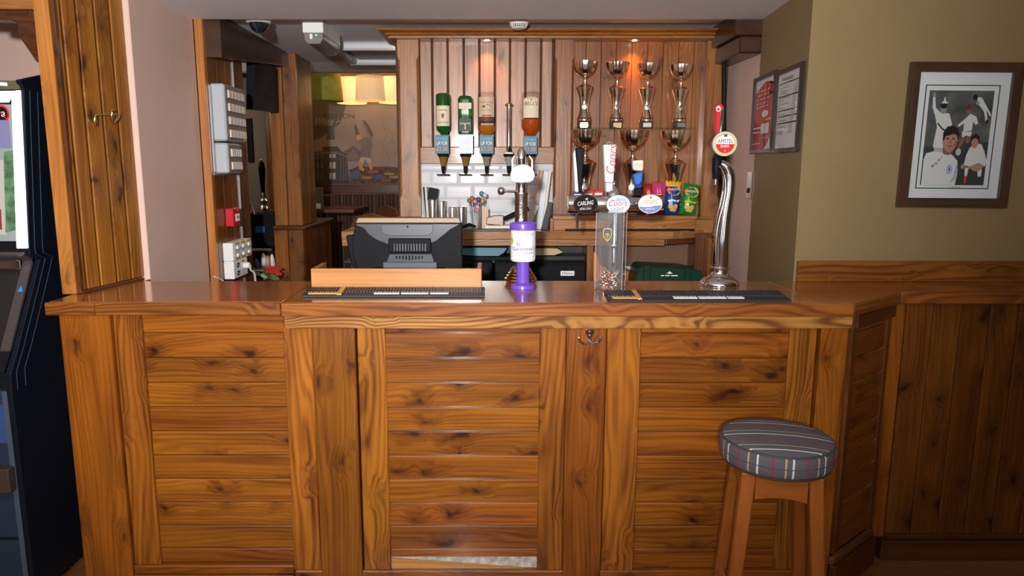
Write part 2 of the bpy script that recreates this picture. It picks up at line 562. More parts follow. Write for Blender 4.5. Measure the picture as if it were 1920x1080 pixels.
ink_black = mat('ink_black', (0.008, 0.008, 0.010), 0.5, spec=0.08)
ink_red = mat('ink_red', (0.62, 0.015, 0.02), 0.45)
glass = clear_mat('clear_glass')
# ================================================================== THE SETTING
ZC = 1.12            # bar top height
def struct(o): o['kind'] = 'structure'; return o
fl = struct(box('floor', (-5, -3, -0.05), (4, 9, 0), floor_w, bev=0))
struct(box('ceiling', (-5, -3, 2.300), (4, 3.62, 2.42), white_paint, bev=0))
struct(box('ceiling', (-5, 3.62, 2.334), (4, 5.82, 2.42), white_paint, bev=0))
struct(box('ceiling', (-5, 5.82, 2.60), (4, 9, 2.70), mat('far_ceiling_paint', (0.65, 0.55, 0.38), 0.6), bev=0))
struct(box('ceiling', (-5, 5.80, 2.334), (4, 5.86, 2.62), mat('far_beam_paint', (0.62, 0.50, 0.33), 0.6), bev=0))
wr = struct(box('wall_rear', (-5, -3.1, 0), (4, -3.0, 2.4), pink_paint, bev=0))
for wx in (-2.6, 0.0, 2.2):  # unseen windows added behind the camera for fill and bright metal reflections
    fill_window = struct(thing('window_%d' % (1 if wx < -1 else 2 if wx < 1 else 3), None, None, (wx, -2.99, 0.9)))
    box('pane', (wx - 0.55, -2.995, 0.95), (wx + 0.55, -2.985, 2.05), mat('added_pane_glow', (0.8, 0.9, 1.0), 0.3, emit=1.5, ecol=(0.86, 0.93, 1.0)), fill_window, 0)
    for a_, b_ in (((-0.6, 0.9), (0.6, 0.95)), ((-0.6, 2.05), (0.6, 2.10)), ((-0.6, 0.95), (-0.55, 2.05)), ((0.55, 0.95), (0.6, 2.05)), ((-0.02, 0.95), (0.02, 2.05)), ((-0.55, 1.62), (-0.02, 1.65)), ((0.02, 1.62), (0.55, 1.65))):
        box('frame_bar', (wx + a_[0], -2.999, a_[1]), (wx + b_[0], -2.97, b_[1]), white_paint, fill_window, 0.003)
struct(box('wall_far_left', (-5.1, -3, 0), (-5, 9, 2.7), pink_paint, bev=0))
struct(box('wall_far_right', (4, -3, 0), (4.1, 9, 2.7), olive_paint, bev=0))
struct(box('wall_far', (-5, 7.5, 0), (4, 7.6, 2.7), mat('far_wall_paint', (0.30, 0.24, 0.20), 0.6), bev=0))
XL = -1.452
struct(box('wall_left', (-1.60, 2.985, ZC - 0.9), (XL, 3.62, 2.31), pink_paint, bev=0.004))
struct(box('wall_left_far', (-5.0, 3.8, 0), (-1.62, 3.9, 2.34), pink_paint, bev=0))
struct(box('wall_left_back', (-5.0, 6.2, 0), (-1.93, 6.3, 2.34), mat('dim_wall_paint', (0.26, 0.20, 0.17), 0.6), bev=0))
# right: olive chimney breast with a reveal towards the bar
struct(prism('wall_right', [(1.262, 2.93), (4.0, 2.93), (4.0, 3.62), (1.322, 3.62)], 'XY', 0, 2.31, olive_paint))
struct(prism('wall_right_back', [(1.332, 3.615), (4.0, 3.615), (4.0, 4.3), (1.312, 4.3)], 'XY', 0, 2.34, pink_paint))

# ================================================================== BAR TOP
YF = 2.434
xa = PZ(525, 569, ZC).x
bt = thing('polished_worktop', 'long polished dark wood bar top with thick oak front edge', 'bar top', (0.3, 2.7, ZC - 0.05))
seam = PZ(1490, 548, ZC).x
xr1, xr2 = PZ(1610, 571, ZC).x, PZ(1690, 547, ZC).x
T0 = ZC - 0.047
prism('top_board', [(xa + 0.002, YF + 0.012), (seam - 0.001, YF + 0.012), (seam - 0.001, 2.928), (xa + 0.002, 2.94)], 'XY', T0, ZC, top_x, bt, 0.002)
prism('top_board', [(seam + 0.001, YF + 0.012), (xr1 - 0.008, YF + 0.012), (xr2 - 0.005, 2.667 + 0.012), (2.7, 2.667 + 0.012), (2.7, 2.928), (seam + 0.001, 2.928)], 'XY', T0, ZC, top_x, bt, 0.002)
box('nosing', (xa + 0.002, YF - 0.006, T0), (xr1 - 0.004, YF + 0.012, ZC), nosing_x, bt, 0.003)
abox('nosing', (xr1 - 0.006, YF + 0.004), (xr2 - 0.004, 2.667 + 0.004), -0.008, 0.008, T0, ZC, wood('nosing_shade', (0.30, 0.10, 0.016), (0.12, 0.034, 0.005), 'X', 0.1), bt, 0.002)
box('nosing', (xr2, 2.667 - 0.006, T0), (2.7, 2.667 + 0.012, ZC), nosing_x, bt, 0.003)
fx = thing('counter_flap', 'left section of the bar top between the wooden pillar and the joint', 'bar top', (-1.1, 2.7, ZC - 0.05))
xl0 = PZ(90, 565, ZC).x
xj = PZ(180, 566, ZC).x
YL = YF + 0.014
prism('top_board', [(xl0 + 0.006, YL + 0.012), (xa - 0.003, YL + 0.012), (xa - 0.003, 2.925), (XL + 0.004, 2.925), (XL + 0.004, 2.98), (-1.56, 2.98), (xl0 + 0.006, 2.62)], 'XY', T0, ZC, top_x, fx, 0.002)
box('nosing', (xl0, YL - 0.006, T0 + 0.001), (xj - 0.001, YL + 0.012, ZC - 0.001), nosing_x, fx, 0.004)
box('nosing', (xj + 0.001, YL - 0.006, T0 + 0.001), (xa - 0.004, YL + 0.012, ZC - 0.001), nosing_x, fx, 0.003)

# ================================================================== BAR FRONT
bar = thing('bar_counter', 'wooden bar front with three panels of horizontal pine boards', 'bar', (0, 2.55, 0))
YP = 2.492           # face of the horizontal boards
def bx_(u, v=617, Y=YP): return P(u, v, Y).x
zb = P(921, 1066, YP).z      # top of skirting
zbl = P(921, 1056, YP).z     # the same under the left section
zfas = P(921, 616, YF + 0.02).z
# carcass behind
box('carcass', (xl0 + 0.09, YP + 0.027, 0), (1.31, 2.62, T0), groove, bar, 0)
# horizontal boards
pitch = 0.0933
tops = [0.999 - pitch * k for k in range(10)]
PL = {}
def boards(u0, u1, ztop, zbot, dy=0.0):
    x0, x1 = bx_(u0), bx_(u1)
    edges = [ztop] + [t for t in tops if zbot + 0.02 < t < ztop - 0.01] + [zbot]
    panel = box('panel', (x0, YP + dy + 0.0182, zbot), (x1, YP + 0.026, ztop), groove, bar, 0)
    for a, b in zip(edges[:-1], edges[1:]):
        box('plank', (x0, YP + dy, b + 0.0008), (x1, YP + dy + 0.018, a - 0.0008), pine_x, panel, 0.0042)
boards(262, 533, T0, zbl, 0.004)
boards(720, 1014, zfas, P(921, 1045, YP).z)
boards(1201, 1484, zfas, zb)
# upright strips and proud boards
def strip(u0, u1, dy, zt, zbt, m, b=0.003, nm='upright_board'):
    Y = YP - dy
    return box(nm, (P(u0, 617, Y).x, Y, zbt), (P(u1, 617, Y).x, YP + 0.019, zt), m, bar, b)
strip(112, 207, 0.030, T0, zb - 0.04, pine_z, 0.003, 'corner_post')
strip(213, 265, 0.012, T0, zbl, oak_z)
strip(530, 584, 0.010, zfas, zb - 0.001, oak_z)
strip(584, 665, 0.024, zfas, zb - 0.018, pine_z)
strip(669, 722, 0.010, zfas, zb - 0.001, oak_z)
strip(1012, 1062, 0.010, zfas, zb - 0.001, oak_z)
strip(1063, 1138, 0.022, zfas, zb - 0.022, pine_z)
strip(1139, 1203, 0.014, zfas, zb - 0.001, oak_z)
strip(1482, 1533, 0.012, zfas, zb, oak_z)
strip(1541, 1592, 0.030, zfas, zb - 0.02, pine_z, 0.003, 'corner_post')
# fascia below the bar top
box('fascia', (xa + 0.004, YF + 0.018, zfas), (P(1599, 605, YF + 0.018).x, YP + 0.019, T0 - 0.001), wood('fascia_oak', (0.52, 0.25, 0.06), (0.16, 0.055, 0.010), 'X', 0.2, ring=2.6, grain=0.7), bar, 0.002)
# broken bottom of the middle panel: bare plaster and a loose sliver of wood
pv = P(921, 1044, YP + 0.004).z
box('bare_plaster', (bx_(722), YP + 0.008, zb), (bx_(1012), YP + 0.018, pv), mat('bare_plaster', (0.50, 0.47, 0.42), 0.85, noise=0.35, nscale=45, bump=0.5), bar, 0)
xs0, xs1 = bx_(724), bx_(985)
prism('loose_sliver', [(xs0, zb + 0.001), (xs1, zb + 0.001), (xs1, zb + 0.002), (xs0, zb + 0.042)], 'XZ', YP - 0.002, YP + 0.007, wood('raw_sliver', (0.5, 0.24, 0.07), (0.28, 0.10, 0.02), 'X', 0.1), bar)
# skirting, stepped
for (u0, u1, zb) in ((250, 552, zbl), (552, 1560, zb)):
    xx0, xx1 = P(u0, 1062, YP - .02).x, P(u1, 1062, YP - .02).x
    box('skirting', (xx0, YP - 0.018, zb - 0.035), (xx1 - 0.001, YP + 0.02, zb), pine_x, bar, 0.004)
    box('skirting', (xx0, YP - 0.028, 0), (xx1 - 0.001, YP + 0.02, zb - 0.036), pine_x, bar, 0.004)
box('skirting', (P(176, 1070, 2.46).x, 2.448, 0), (P(246, 1070, 2.46).x, 2.47, zb - 0.03), pine_x, bar, 0.004)
# angled right end of the bar
A2, B2 = (P(1601, 620, 2.478).x, 2.478), (P(1664, 620, 2.672).x, 2.672)
def lerp2(t): return (A2[0] + (B2[0] - A2[0]) * t, A2[1] + (B2[1] - A2[1]) * t)
pn = abox('panel', lerp2(0), lerp2(1), -0.06, -0.018, 0, T0, groove, bar, 0)
edges = [T0 - 0.05] + [t + 0.0 for t in tops if t < T0 - 0.06] + [0.16]
for a, b in zip(edges[:-1], edges[1:]):
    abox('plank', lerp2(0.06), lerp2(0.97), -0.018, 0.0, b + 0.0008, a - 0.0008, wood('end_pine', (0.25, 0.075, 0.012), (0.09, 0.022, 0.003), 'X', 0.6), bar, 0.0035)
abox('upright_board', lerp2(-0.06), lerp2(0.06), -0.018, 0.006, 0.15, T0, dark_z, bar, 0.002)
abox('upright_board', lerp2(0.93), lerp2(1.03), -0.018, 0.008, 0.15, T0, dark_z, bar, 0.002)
abox('fascia', lerp2(-0.02), lerp2(1.08), -0.01, 0.016, T0 - 0.052, T0 - 0.001, dark_x, bar, 0.002)
abox('skirting', lerp2(-0.18), lerp2(1.0), 0.006, 0.030, 0, 0.125, dark_x, bar, 0.003)
abox('skirting', lerp2(-0.18), lerp2(1.0), 0.0, 0.020, 0.126, 0.155, wood('skirting_top', (0.20, 0.07, 0.015), (0.08, 0.022, 0.004), 'X', 0.2), bar, 0.004)
# ================================================================== RIGHT DADO (half wall under the shelf)
da = struct(thing('wall_dado', 'half wall of upright dark pine boards under the right end of the bar top', 'wall', (2.1, 2.76, 0)))
del da['label'], da['category']
YD = 2.700
box('backing', (1.58, YD + 0.018, 0), (2.7, YD + 0.10, T0), groove, da, 0)
ub = [1699, 1750, 1803, 1857, 1911, 1965, 2019, 2073]
zs = P(1800, 1000, YD).z
for a, b in zip(ub[:-1], ub[1:]):
    box('plank', (P(a, 590, YD).x + 0.0015, YD, zs - 0.01), (P(b, 590, YD).x - 0.0015, YD + 0.017, T0), dado_z, da, 0.0025)
box('upright_board', (P(1667, 640, YD - .012).x, YD - 0.012, zs - 0.01), (P(1697, 600, YD - .012).x, YD + 0.017, T0), pine_z, da, 0.003)
zk = P(1800, 1013, YD - .016).z
box('skirting_moulding', (P(1655, 1005, YD - .016).x, YD - 0.016, zk), (2.7, YD + 0.017, zs + 0.002), dark_x, da, 0.005)
box('skirting_board', (P(1652, 1030, YD - .020).x, YD - 0.020, 0.0), (2.7, YD + 0.017, zk - 0.001), dark_x, da, 0.002)
up = struct(box('trim_upstand', (P(1497, 508, 2.905).x, 2.905, ZC), (2.7, 2.929, P(1497, 490, 2.905).z), nosing_x, None, 0.003))

# ================================================================== LEFT PILLAR
pil = thing('wooden_pillar', 'wide pine clad pillar standing on the left end of the bar', 'pillar', (-1.55, 2.78, ZC))
pc = PZ(150, 552, ZC); pe = PZ(272, 523, ZC)
xf0 = PZ(107, 555, ZC).x
zt = 2.299
box('core', (xf0 + 0.02, pc.y + 0.02, ZC + 0.0005), (XL - 0.10, 2.975, zt), groove, pil, 0)
box('front_board', (xf0, pc.y - 0.004, ZC + 0.0005), (pc.x - 0.012, pc.y + 0.018, zt), pillar_front, pil, 0.003)
box('corner_strip', (pc.x - 0.011, pc.y + 0.002, ZC + 0.0005), (pc.x + 0.004, pc.y + 0.024, zt), dark_z, pil, 0.004)
us = [150, 163, 189, 220, 247, 272]
ps = []
for u in us:
    t = (u - 150) / 122.0
    # line pc->pe on the bar top, perspective-correct by intersecting the view ray with the line
    lo, hi = 0.0, 1.0
    for _ in range(40):
        mid = (lo + hi) / 2
        q = pc.lerp(pe, mid)
        uu = CX + F_PX * q.x / (q.y * _c - (q.z - EYE) * _s)
        if uu < u: lo = mid
        else: hi = mid
    ps.append(pc.lerp(pe, lo))
for a, b in zip(ps[:-1], ps[1:]):
    d = (b - a).normalized() * 0.0012
    abox('side_board', ((a + d).x, (a + d).y + 0.012), ((b - d).x, (b - d).y), -0.018, 0.0, ZC + 0.012, zt, pillar_z, pil, 0.0022)
abox('base_bead', (pc.x, pc.y + 0.01), (pe.x, pe.y - 0.02), -0.010, 0.006, ZC + 0.0005, ZC + 0.011, dark_x, pil, 0.002)
# brass latch on the pillar side
hk = thing('brass_door_stay', 'small brass latch rod with knob fixed to the side of the wooden pillar', 'latch', (-1.49, 2.85, 1.7))
def side_pt(u, v, off=0.0):
    # point on the pillar's side plane
    n = Vector((pe.y - pc.y, -(pe.x - pc.x), 0)).normalized()
    a, y, z = _ray(u, v)
    dr = Vector((a, y, z)); o = Vector((0, 0, EYE))
    t = (pc + n * off - o).dot(n) / dr.dot(n)
    return o + dr * t
tube('bracket', [side_pt(179, 234, 0.004), side_pt(178, 226, 0.010), side_pt(178, 217, 0.012), side_pt(182, 215, 0.013)], [0.009, 0.008, 0.005, 0.004], brass, hk, 8)
tube('rod', [side_pt(180, 215, 0.013), side_pt(224, 215, 0.015)], 0.0026, brass, hk, 8)
tube('claw', [side_pt(212, 232, 0.006), side_pt(210, 222, 0.014), side_pt(209, 214, 0.016)], [0.004, 0.010, 0.007], brass, hk, 8)
tube('spike', [side_pt(213, 231, 0.008), side_pt(219, 223, 0.010), side_pt(224, 216, 0.014)], [0.003, 0.007, 0.004], brass, hk, 8)
lathe('knob', [(0.004, -0.012), (0.004, 0.0), (0.009, 0.004), (0.010, 0.008), (0.006, 0.012), (0.0, 0.014)], side_pt(210, 211, 0.016), brass, hk, 12)

# beam and bracket left of the pillar
bm_ = thing('ceiling_beam', 'honey coloured wooden beam along the ceiling left of the pillar', 'beam', (-2.2, 2.9, 2.2))
box('beam', (-3.6, 2.84, P(30, 17, 2.84).z), (xf0 + 0.03, 2.94, 2.299), wood('beam_pine', (0.46, 0.19, 0.05), (0.25, 0.085, 0.02), 'X', 0.3), bm_, 0.003)
bk = thing('beam_bracket', 'dark curved wooden brace under the ceiling beam beside the pillar', 'bracket', (-1.8, 2.86, 2.0))
prism('brace', [(P(u, v, 2.85).x, P(u, v, 2.85).z) for u, v in ((-70, 18.5), (80, 18.5), (82, 120), (68, 116), (34, 66), (31, 42), (20, 37), (-70, 33))], 'XZ', 2.85, 2.93, dark_x, bk, 0.003)
box('packer', (P(10, 25, 2.845).x, 2.842, P(10, 27, 2.845).z), (P(52, 25, 2.845).x, 2.8495, P(10, 20, 2.845).z), dark_x, bk, 0.001)
# ================================================================== BACK BAR
YB = 4.06            # face of the back boards
wb = struct(box('wall_back', (P(745, 300, YB).x, YB + 0.02, 0), (1.315, YB + 0.12, 2.333), groove, None, 0))
zb0 = P(921, 74, YB).z + 0.03
zrail1, zrail0 = P(921, 276, YB).z, P(921, 307, YB).z
# left bay: spaced boards above a rail, tiles below
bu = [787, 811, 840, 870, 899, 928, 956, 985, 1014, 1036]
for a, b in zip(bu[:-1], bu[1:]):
    box('board', (P(a, 180, YB).x + 0.005, YB, zrail1), (P(b, 180, YB).x - 0.005, YB + 0.019, zb0), back_sheen_z, wb, 0.003)
box('rail', (P(786, 290, YB).x, YB - 0.006, zrail0), (P(1037, 290, YB).x, YB + 0.019, zrail1 - 0.001), wood('pale_rail', (0.38, 0.20, 0.11), (0.18, 0.08, 0.035), 'X', 0.3, rough=0.45, coat=0.1), wb, 0.002)
# right bay: tight boards
bu = [1072, 1097, 1125, 1153, 1182, 1211, 1240, 1269, 1297, 1322]
zlow = P(1200, 425, YB).z
for a, b in zip(bu[:-1], bu[1:]):
    box('board', (P(a, 200, YB).x + 0.0008, YB, zlow), (P(b, 200, YB).x - 0.0008, YB + 0.019, zb0), back_zd, wb, 0.003)
# metro tiles
tile_m = mat('white_tile', (0.68, 0.69, 0.72), 0.12, coat=0.2)
gr_ = box('grout', (P(786, 370, YB).x, YB + 0.008, P(921, 440, YB).z), (P(1037, 370, YB).x, YB + 0.0199, zrail0), mat('grout', (0.40, 0.40, 0.42), 0.8), wb, 0)
def tile_mesh(w, h):
    key = ('tile', round(w, 3), round(h, 3))
    if key in _boxes: return _boxes[key]
    b, t = 0.012, 0.008
    v = []
    for (i, y) in ((0, 0.003), (b, 0.0)):
        for sx, sz in ((-1, -1), (1, -1), (1, 1), (-1, 1)):
            v.append((sx * (w / 2 - i), y, sz * (h / 2 - i)))
    for sx, sz in ((-1, -1), (1, -1), (1, 1), (-1, 1)):
        v.append((sx * w / 2, t, sz * h / 2))
    f = [(4, 5, 6, 7)]
    for k in range(4):
        j = (k + 1) % 4
        f.append((k, j, 4 + j, 4 + k)); f.append((8 + k, 8 + j, j, k))
    me = bpy.data.meshes.new('tile'); me.from_pydata(v, [], f); me.materials.append(tile_m); me.update()
    _boxes[key] = me
    return me
rows = [(307.8, 320.7, 887), (320.7, 347, 860), (347, 373, 835), (373, 399, 861), (399, 425, 835), (425, 440, 861)]
X0, X1 = P(787, 370, YB).x, P(1036, 370, YB).x
tw = 0.1555
for v0, v1, uj in rows:
    z1_, z0_ = P(921, v0, YB).z, P(921, v1, YB).z
    xj0 = P(uj, (v0 + v1) / 2, YB).x
    k = math.floor((X0 - xj0) / tw)
    x = xj0 + k * tw
    while x < X1:
        a, b = max(x, X0) + 0.001, min(x + tw, X1) - 0.001
        if b - a > 0.028:
            o = bpy.data.objects.new('tile', tile_mesh(b - a, z1_ - z0_ - 0.002)); COL.objects.link(o)
            place(o, gr_, ((a + b) / 2, YB, (z0_ + z1_) / 2))
        x += tw
# ---- frame: posts and cornice
bb = thing('back_bar_frame', 'pine posts and moulded cornice framing the back bar', 'cabinet', (0.2, 4.0, 1.24))
def stop_post(u0, u1, v0, v1, Y, nm='post', m=post_z, ch=0.012):
    x0, x1 = P(u0, 250, Y).x, P(u1, 250, Y).x
    z1_, z0_ = P((u0 + u1) / 2, v0, Y).z, P((u0 + u1) / 2, v1, Y).z
    vs, fs = [], []
    lev = [(z0_, 0), (z0_ + 0.10, 0), (z0_ + 0.125, ch), (z1_ - 0.115, ch), (z1_ - 0.09, 0), (z1_, 0)]
    for z, c in lev:
        vs += [(x0 + c, Y, z), (x1 - c, Y, z), (x1, Y + max(c, 0.0005), z), (x1, YB + 0.015, z), (x0, YB + 0.015, z), (x0, Y + max(c, 0.0005), z)]
    for i in range(len(lev) - 1):
        for k in range(6):
            j = (k + 1) % 6
            fs.append((i * 6 + k, i * 6 + j, i * 6 + 6 + j, i * 6 + 6 + k))
    fs.append((5, 4, 3, 2, 1, 0)); fs.append(tuple(range(30, 36)))
    return mesh_obj(nm, vs, fs, m, bb)
YPo = 4.0
stop_post(748, 787, 72, 406, YPo)
stop_post(1039, 1074, 74, 408, YPo, m=back_zd)
stop_post(1320, 1354, 76, 408, YPo, m=back_zd)
for k, (u0, u1, uu0, uu1) in enumerate(((744, 791, 0, 0), (1031, 1076, 0, 0), (1308, 1358, 0, 0))):
    pbox('plinth', u0, u1, 407, 434, YPo - 0.012, YB + 0.01, back_x, bb, 0.003)
# cornice profile swept along the front and round the left end
def cornice(A, B, prof, m, par, nm='cornice', endA=0.0, endB=0.0):
    ax, ay = A; bx, by = B
    L = math.hypot(bx - ax, by - ay); ang = math.atan2(by - ay, bx - ax)
    n = (math.sin(ang), -math.cos(ang)); tx, ty = math.cos(ang), math.sin(ang)
    vs, fs = [], []
    for (px, py, e) in ((ax, ay, endA), (bx, by, endB)):
        for (d, z) in prof:
            vs.append((px + n[0] * d + tx * e * d, py + n[1] * d + ty * e * d, z))
    k = len(prof)
    for i in range(k):
        j = (i + 1) % k
        fs.append((i, j, k + j, k + i))
    fs.append(tuple(range(k))); fs.append(tuple(range(2 * k - 1, k - 1, -1)))
    bmx = bmesh.new(); bv = [bmx.verts.new(v) for v in vs]
    for f in fs: bmx.faces.new([bv[i] for i in f])
    bmesh.ops.recalc_face_normals(bmx, faces=bmx.faces)
    bmx.verts.index_update()
    vv = [v.co.copy() for v in bmx.verts]; ff = [tuple(v.index for v in f.verts) for f in bmx.faces]; bmx.free()
    return mesh_obj(nm, vv, ff, m, par)
zc0, zc1 = P(921, 72.5, 3.96).z, P(921, 53, 3.90).z
h = zc1 - zc0
cp = [(-0.03, zc0), (0.045, zc0), (0.052, zc0 + h * .04), (0.052, zc0 + h * .24), (0.040, zc0 + h * .27), (0.040, zc0 + h * .34), (0.062, zc0 + h * .40), (0.070, zc0 + h * .58), (0.056, zc0 + h * .61), (0.058, zc0 + h * .68), (0.085, zc0 + h * .74), (0.102, zc0 + h * .86), (0.108, zc1), (-0.03, zc1)]
cm = wood('cornice_pine', (0.44, 0.18, 0.035), (0.17, 0.055, 0.010), 'X', 0.1, vary=0.02)
xc0 = P(748, 72, 3.97).x - 0.004
cornice((xc0, YPo), (1.30, YPo), cp, cm, bb, endA=-1.0)
cornice((xc0, 4.30), (xc0, YPo), cp, wood('cornice_side_pine', (0.30, 0.12, 0.03), (0.13, 0.045, 0.01), 'Y', 0.1), bb, endB=1.0)
box('head_board', (xc0, YPo - 0.03, zc1 - 0.02), (1.30, YB + 0.02, zc1 - 0.001), dark_x, bb, 0)
box('ceiling_strip', (xc0, YPo - 0.04, zc0 + 0.001), (1.30, YB + 0.019, zc0 + 0.008), dark_x, bb, 0)
# right wall: dark header beam and black conduit
blk_y = wood('header_dark', (0.055, 0.020, 0.008), (0.02, 0.008, 0.003), 'Y', 0.1)
hb = thing('header_beam', 'dark brown moulded beam along the wall right of the back bar', 'beam', (1.3, 3.85, 2.2))
box('beam', (1.19, 3.62, P(1425, 66, 3.62).z), (1.330, 4.05, 2.333), blk_y, hb, 0.004)
box('architrave', (1.215, 3.62, P(1425, 100, 3.62).z), (1.328, 4.05, P(1425, 66, 3.62).z - 0.001), blk_y, hb, 0.008)
cd = tag(tube('conduit', [(P(1357, 118, 3.99).x, 3.985, P(1357, 118, 3.99).z), (P(1357, 406, 3.99).x, 3.985, P(1357, 405, 3.985).z)], 0.013, blackm, None, 10), 'black vertical conduit beside the right post of the back bar', 'conduit')
# light switch on the right wall
sw = thing('wall_switch', 'narrow metal light switch plate on the pink wall behind the olive corner', 'switch', (1.32, 3.68, 1.5))
zsw1, zsw0 = PX(1407, 322, 1.322).z, PX(1407, 372, 1.322).z
ysw = PX(1407, 345, 1.325).y
box('plate', (1.316, ysw - 0.035, zsw0), (1.331, ysw + 0.03, zsw1), steel, sw, 0.001)
box('rocker', (1.311, ysw - 0.008, (zsw0 + zsw1) / 2 - 0.04), (1.317, ysw + 0.008, (zsw0 + zsw1) / 2 - 0.015), black, sw, 0.001)
# downlights in the cornice
def downlight(u, v, label, glow):
    t = thing('downlight', label, 'light', (0, 0, 0), 'downlights in the back bar cornice')
    p = P(u, v, YPo - 0.015); z = zc0
    t.location = (p.x, YPo - 0.012, z - 0.004)
    lathe('ring', [(0.016, -0.004), (0.028, -0.004), (0.030, 0.001), (0.016, 0.001)], (p.x, YPo - 0.012, z), steel, t, 20)
    lathe('bulb', [(0.0, -0.0085), (0.013, -0.007), (0.0155, 0.0), (0.0, 0.0005)], (p.x, YPo - 0.012, z), mat('bulb_glow', (1, 0.85, 0.6), emit=8, ecol=(1, 0.8, 0.5)), t, 16)
    d = bpy.data.lights.new('downlight_beam', 'SPOT'); d.energy = glow; d.color = (1.0, 0.38, 0.09); d.spot_size = R(96); d.spot_blend = 0.9; d.shadow_soft_size = 0.02
    lo = bpy.data.objects.new('downlight_beam', d); COL.objects.link(lo); lo.rotation_euler = (R(14), 0, 0)
    place(lo, t, (p.x, YPo - 0.012, z - 0.012))
downlight(913, 71, 'small round downlight glowing above the third spirit bottle', 6)
downlight(1190, 76, 'small round downlight glowing above the upper row of trophies', 7)

# ================================================================== BACK COUNTER
bc = thing('back_counter', 'oak back bar counter with open black shelf beneath', 'counter', (0.4, 3.9, 0.0))
YCt = 3.78
zt1, zt0 = P(1000, 434, YCt).z, P(1000, 449, YCt).z
zn0 = P(1000, 461, YCt + 0.01).z
xcl, xcr = P(640, 440, YCt).x, P(1262, 440, YCt).x
ctop = wood('back_counter_oak', (0.44, 0.19, 0.06), (0.20, 0.07, 0.018), 'X', 0.1, rough=0.2, coat=0.4)
prism('worktop', [(xcl, YCt), (xcr, YCt), (1.285, 3.97), (1.285, YB), (xcl, YB)], 'XY', zt0 + 0.001, zt1, ctop, bc, 0.002)
box('edge_batten', (xcl, YCt + 0.008, zn0), (P(1247, 455, YCt).x, YCt + 0.035, zt0), oak_x, bc, 0.002)
abox('edge_batten', (xcr - 0.03, YCt + 0.02), (1.26, 3.97), -0.02, 0.0, zn0 + 0.004, zt0, dark_x, bc, 0.002)
# open shelf carcass
zsh = 1.0
inner = mat('shelf_black', (0.012, 0.012, 0.014), 0.5)
box('shelf_back', (xcl, 4.02, 0.3), (P(1102, 480, 3.82).x, 4.04, zn0), inner, bc, 0)
box('shelf_board', (xcl, 3.83, P(900, 489, 3.83).z - 0.012), (P(1098, 480, 3.82).x, 4.02, P(900, 489, 3.83).z), inner, bc, 0.001)
pbox('divider', 1100, 1112, 461, 540, YCt + 0.02, 4.04, back_zd, bc, 0.002)
box('side_panel', (P(1112, 480, 4.0).x, 4.00, 0.3), (1.27, 4.02, zn0), mat('brown_panel', (0.17, 0.085, 0.045), 0.5), bc, 0)
pbox('end_panel', 1302, 1333, 437, 540, 3.86, 4.0, dark_z, bc, 0.002)
pbox('leg', 1326, 1334, 447, 540, 3.80, 3.84, back_zd, bc, 0.002)
# raised ledge in the right bay
lg = thing('raised_ledge', 'raised oak ledge carrying the crisps and the lower trophies', 'shelf', (0.95, 3.95, 1.24))
zl1 = P(1180, 404, 3.86).z
box('ledge_top', (P(1036, 420, 3.85).x, 3.845, zl1 - 0.022), (P(1306, 420, 3.85).x, YPo - 0.013, zl1), back_x, lg, 0.003)
box('ledge_front', (P(1038, 420, 3.86).x, 3.86, zt1 + 0.0005), (P(1304, 420, 3.86).x, 3.885, zl1 - 0.023), oak_x, lg, 0.002)
box('ledge_top_rear', (P(1077, 420, YPo).x, YPo - 0.012, zl1 - 0.022), (P(1306, 420, YPo).x, YB - 0.001, zl1), back_x, lg, 0.0)
pbox('ledge_end', 1303, 1338, 411, 437, 3.90, 3.986, back_x, lg, 0.003)
pbox('ledge_edge_strip', 1060, 1302, 429.5, 433.5, 3.842, 3.858, black, lg, 0.001)

# glass shelf
gs = tag(box('glass_shelf', (P(1074, 239, 3.955).x, 3.95, P(1180, 239.5, 3.95).z - 0.005), (P(1304, 239, 3.955).x, 4.056, P(1180, 239.5, 3.95).z + 0.001), clear_mat('green_glass', (0.80, 0.93, 0.86), 0.8), None, 0.001), 'thin glass shelf under the upper row of trophies', 'shelf')
ZG = P(1180, 239.5, 3.95).z + 0.001

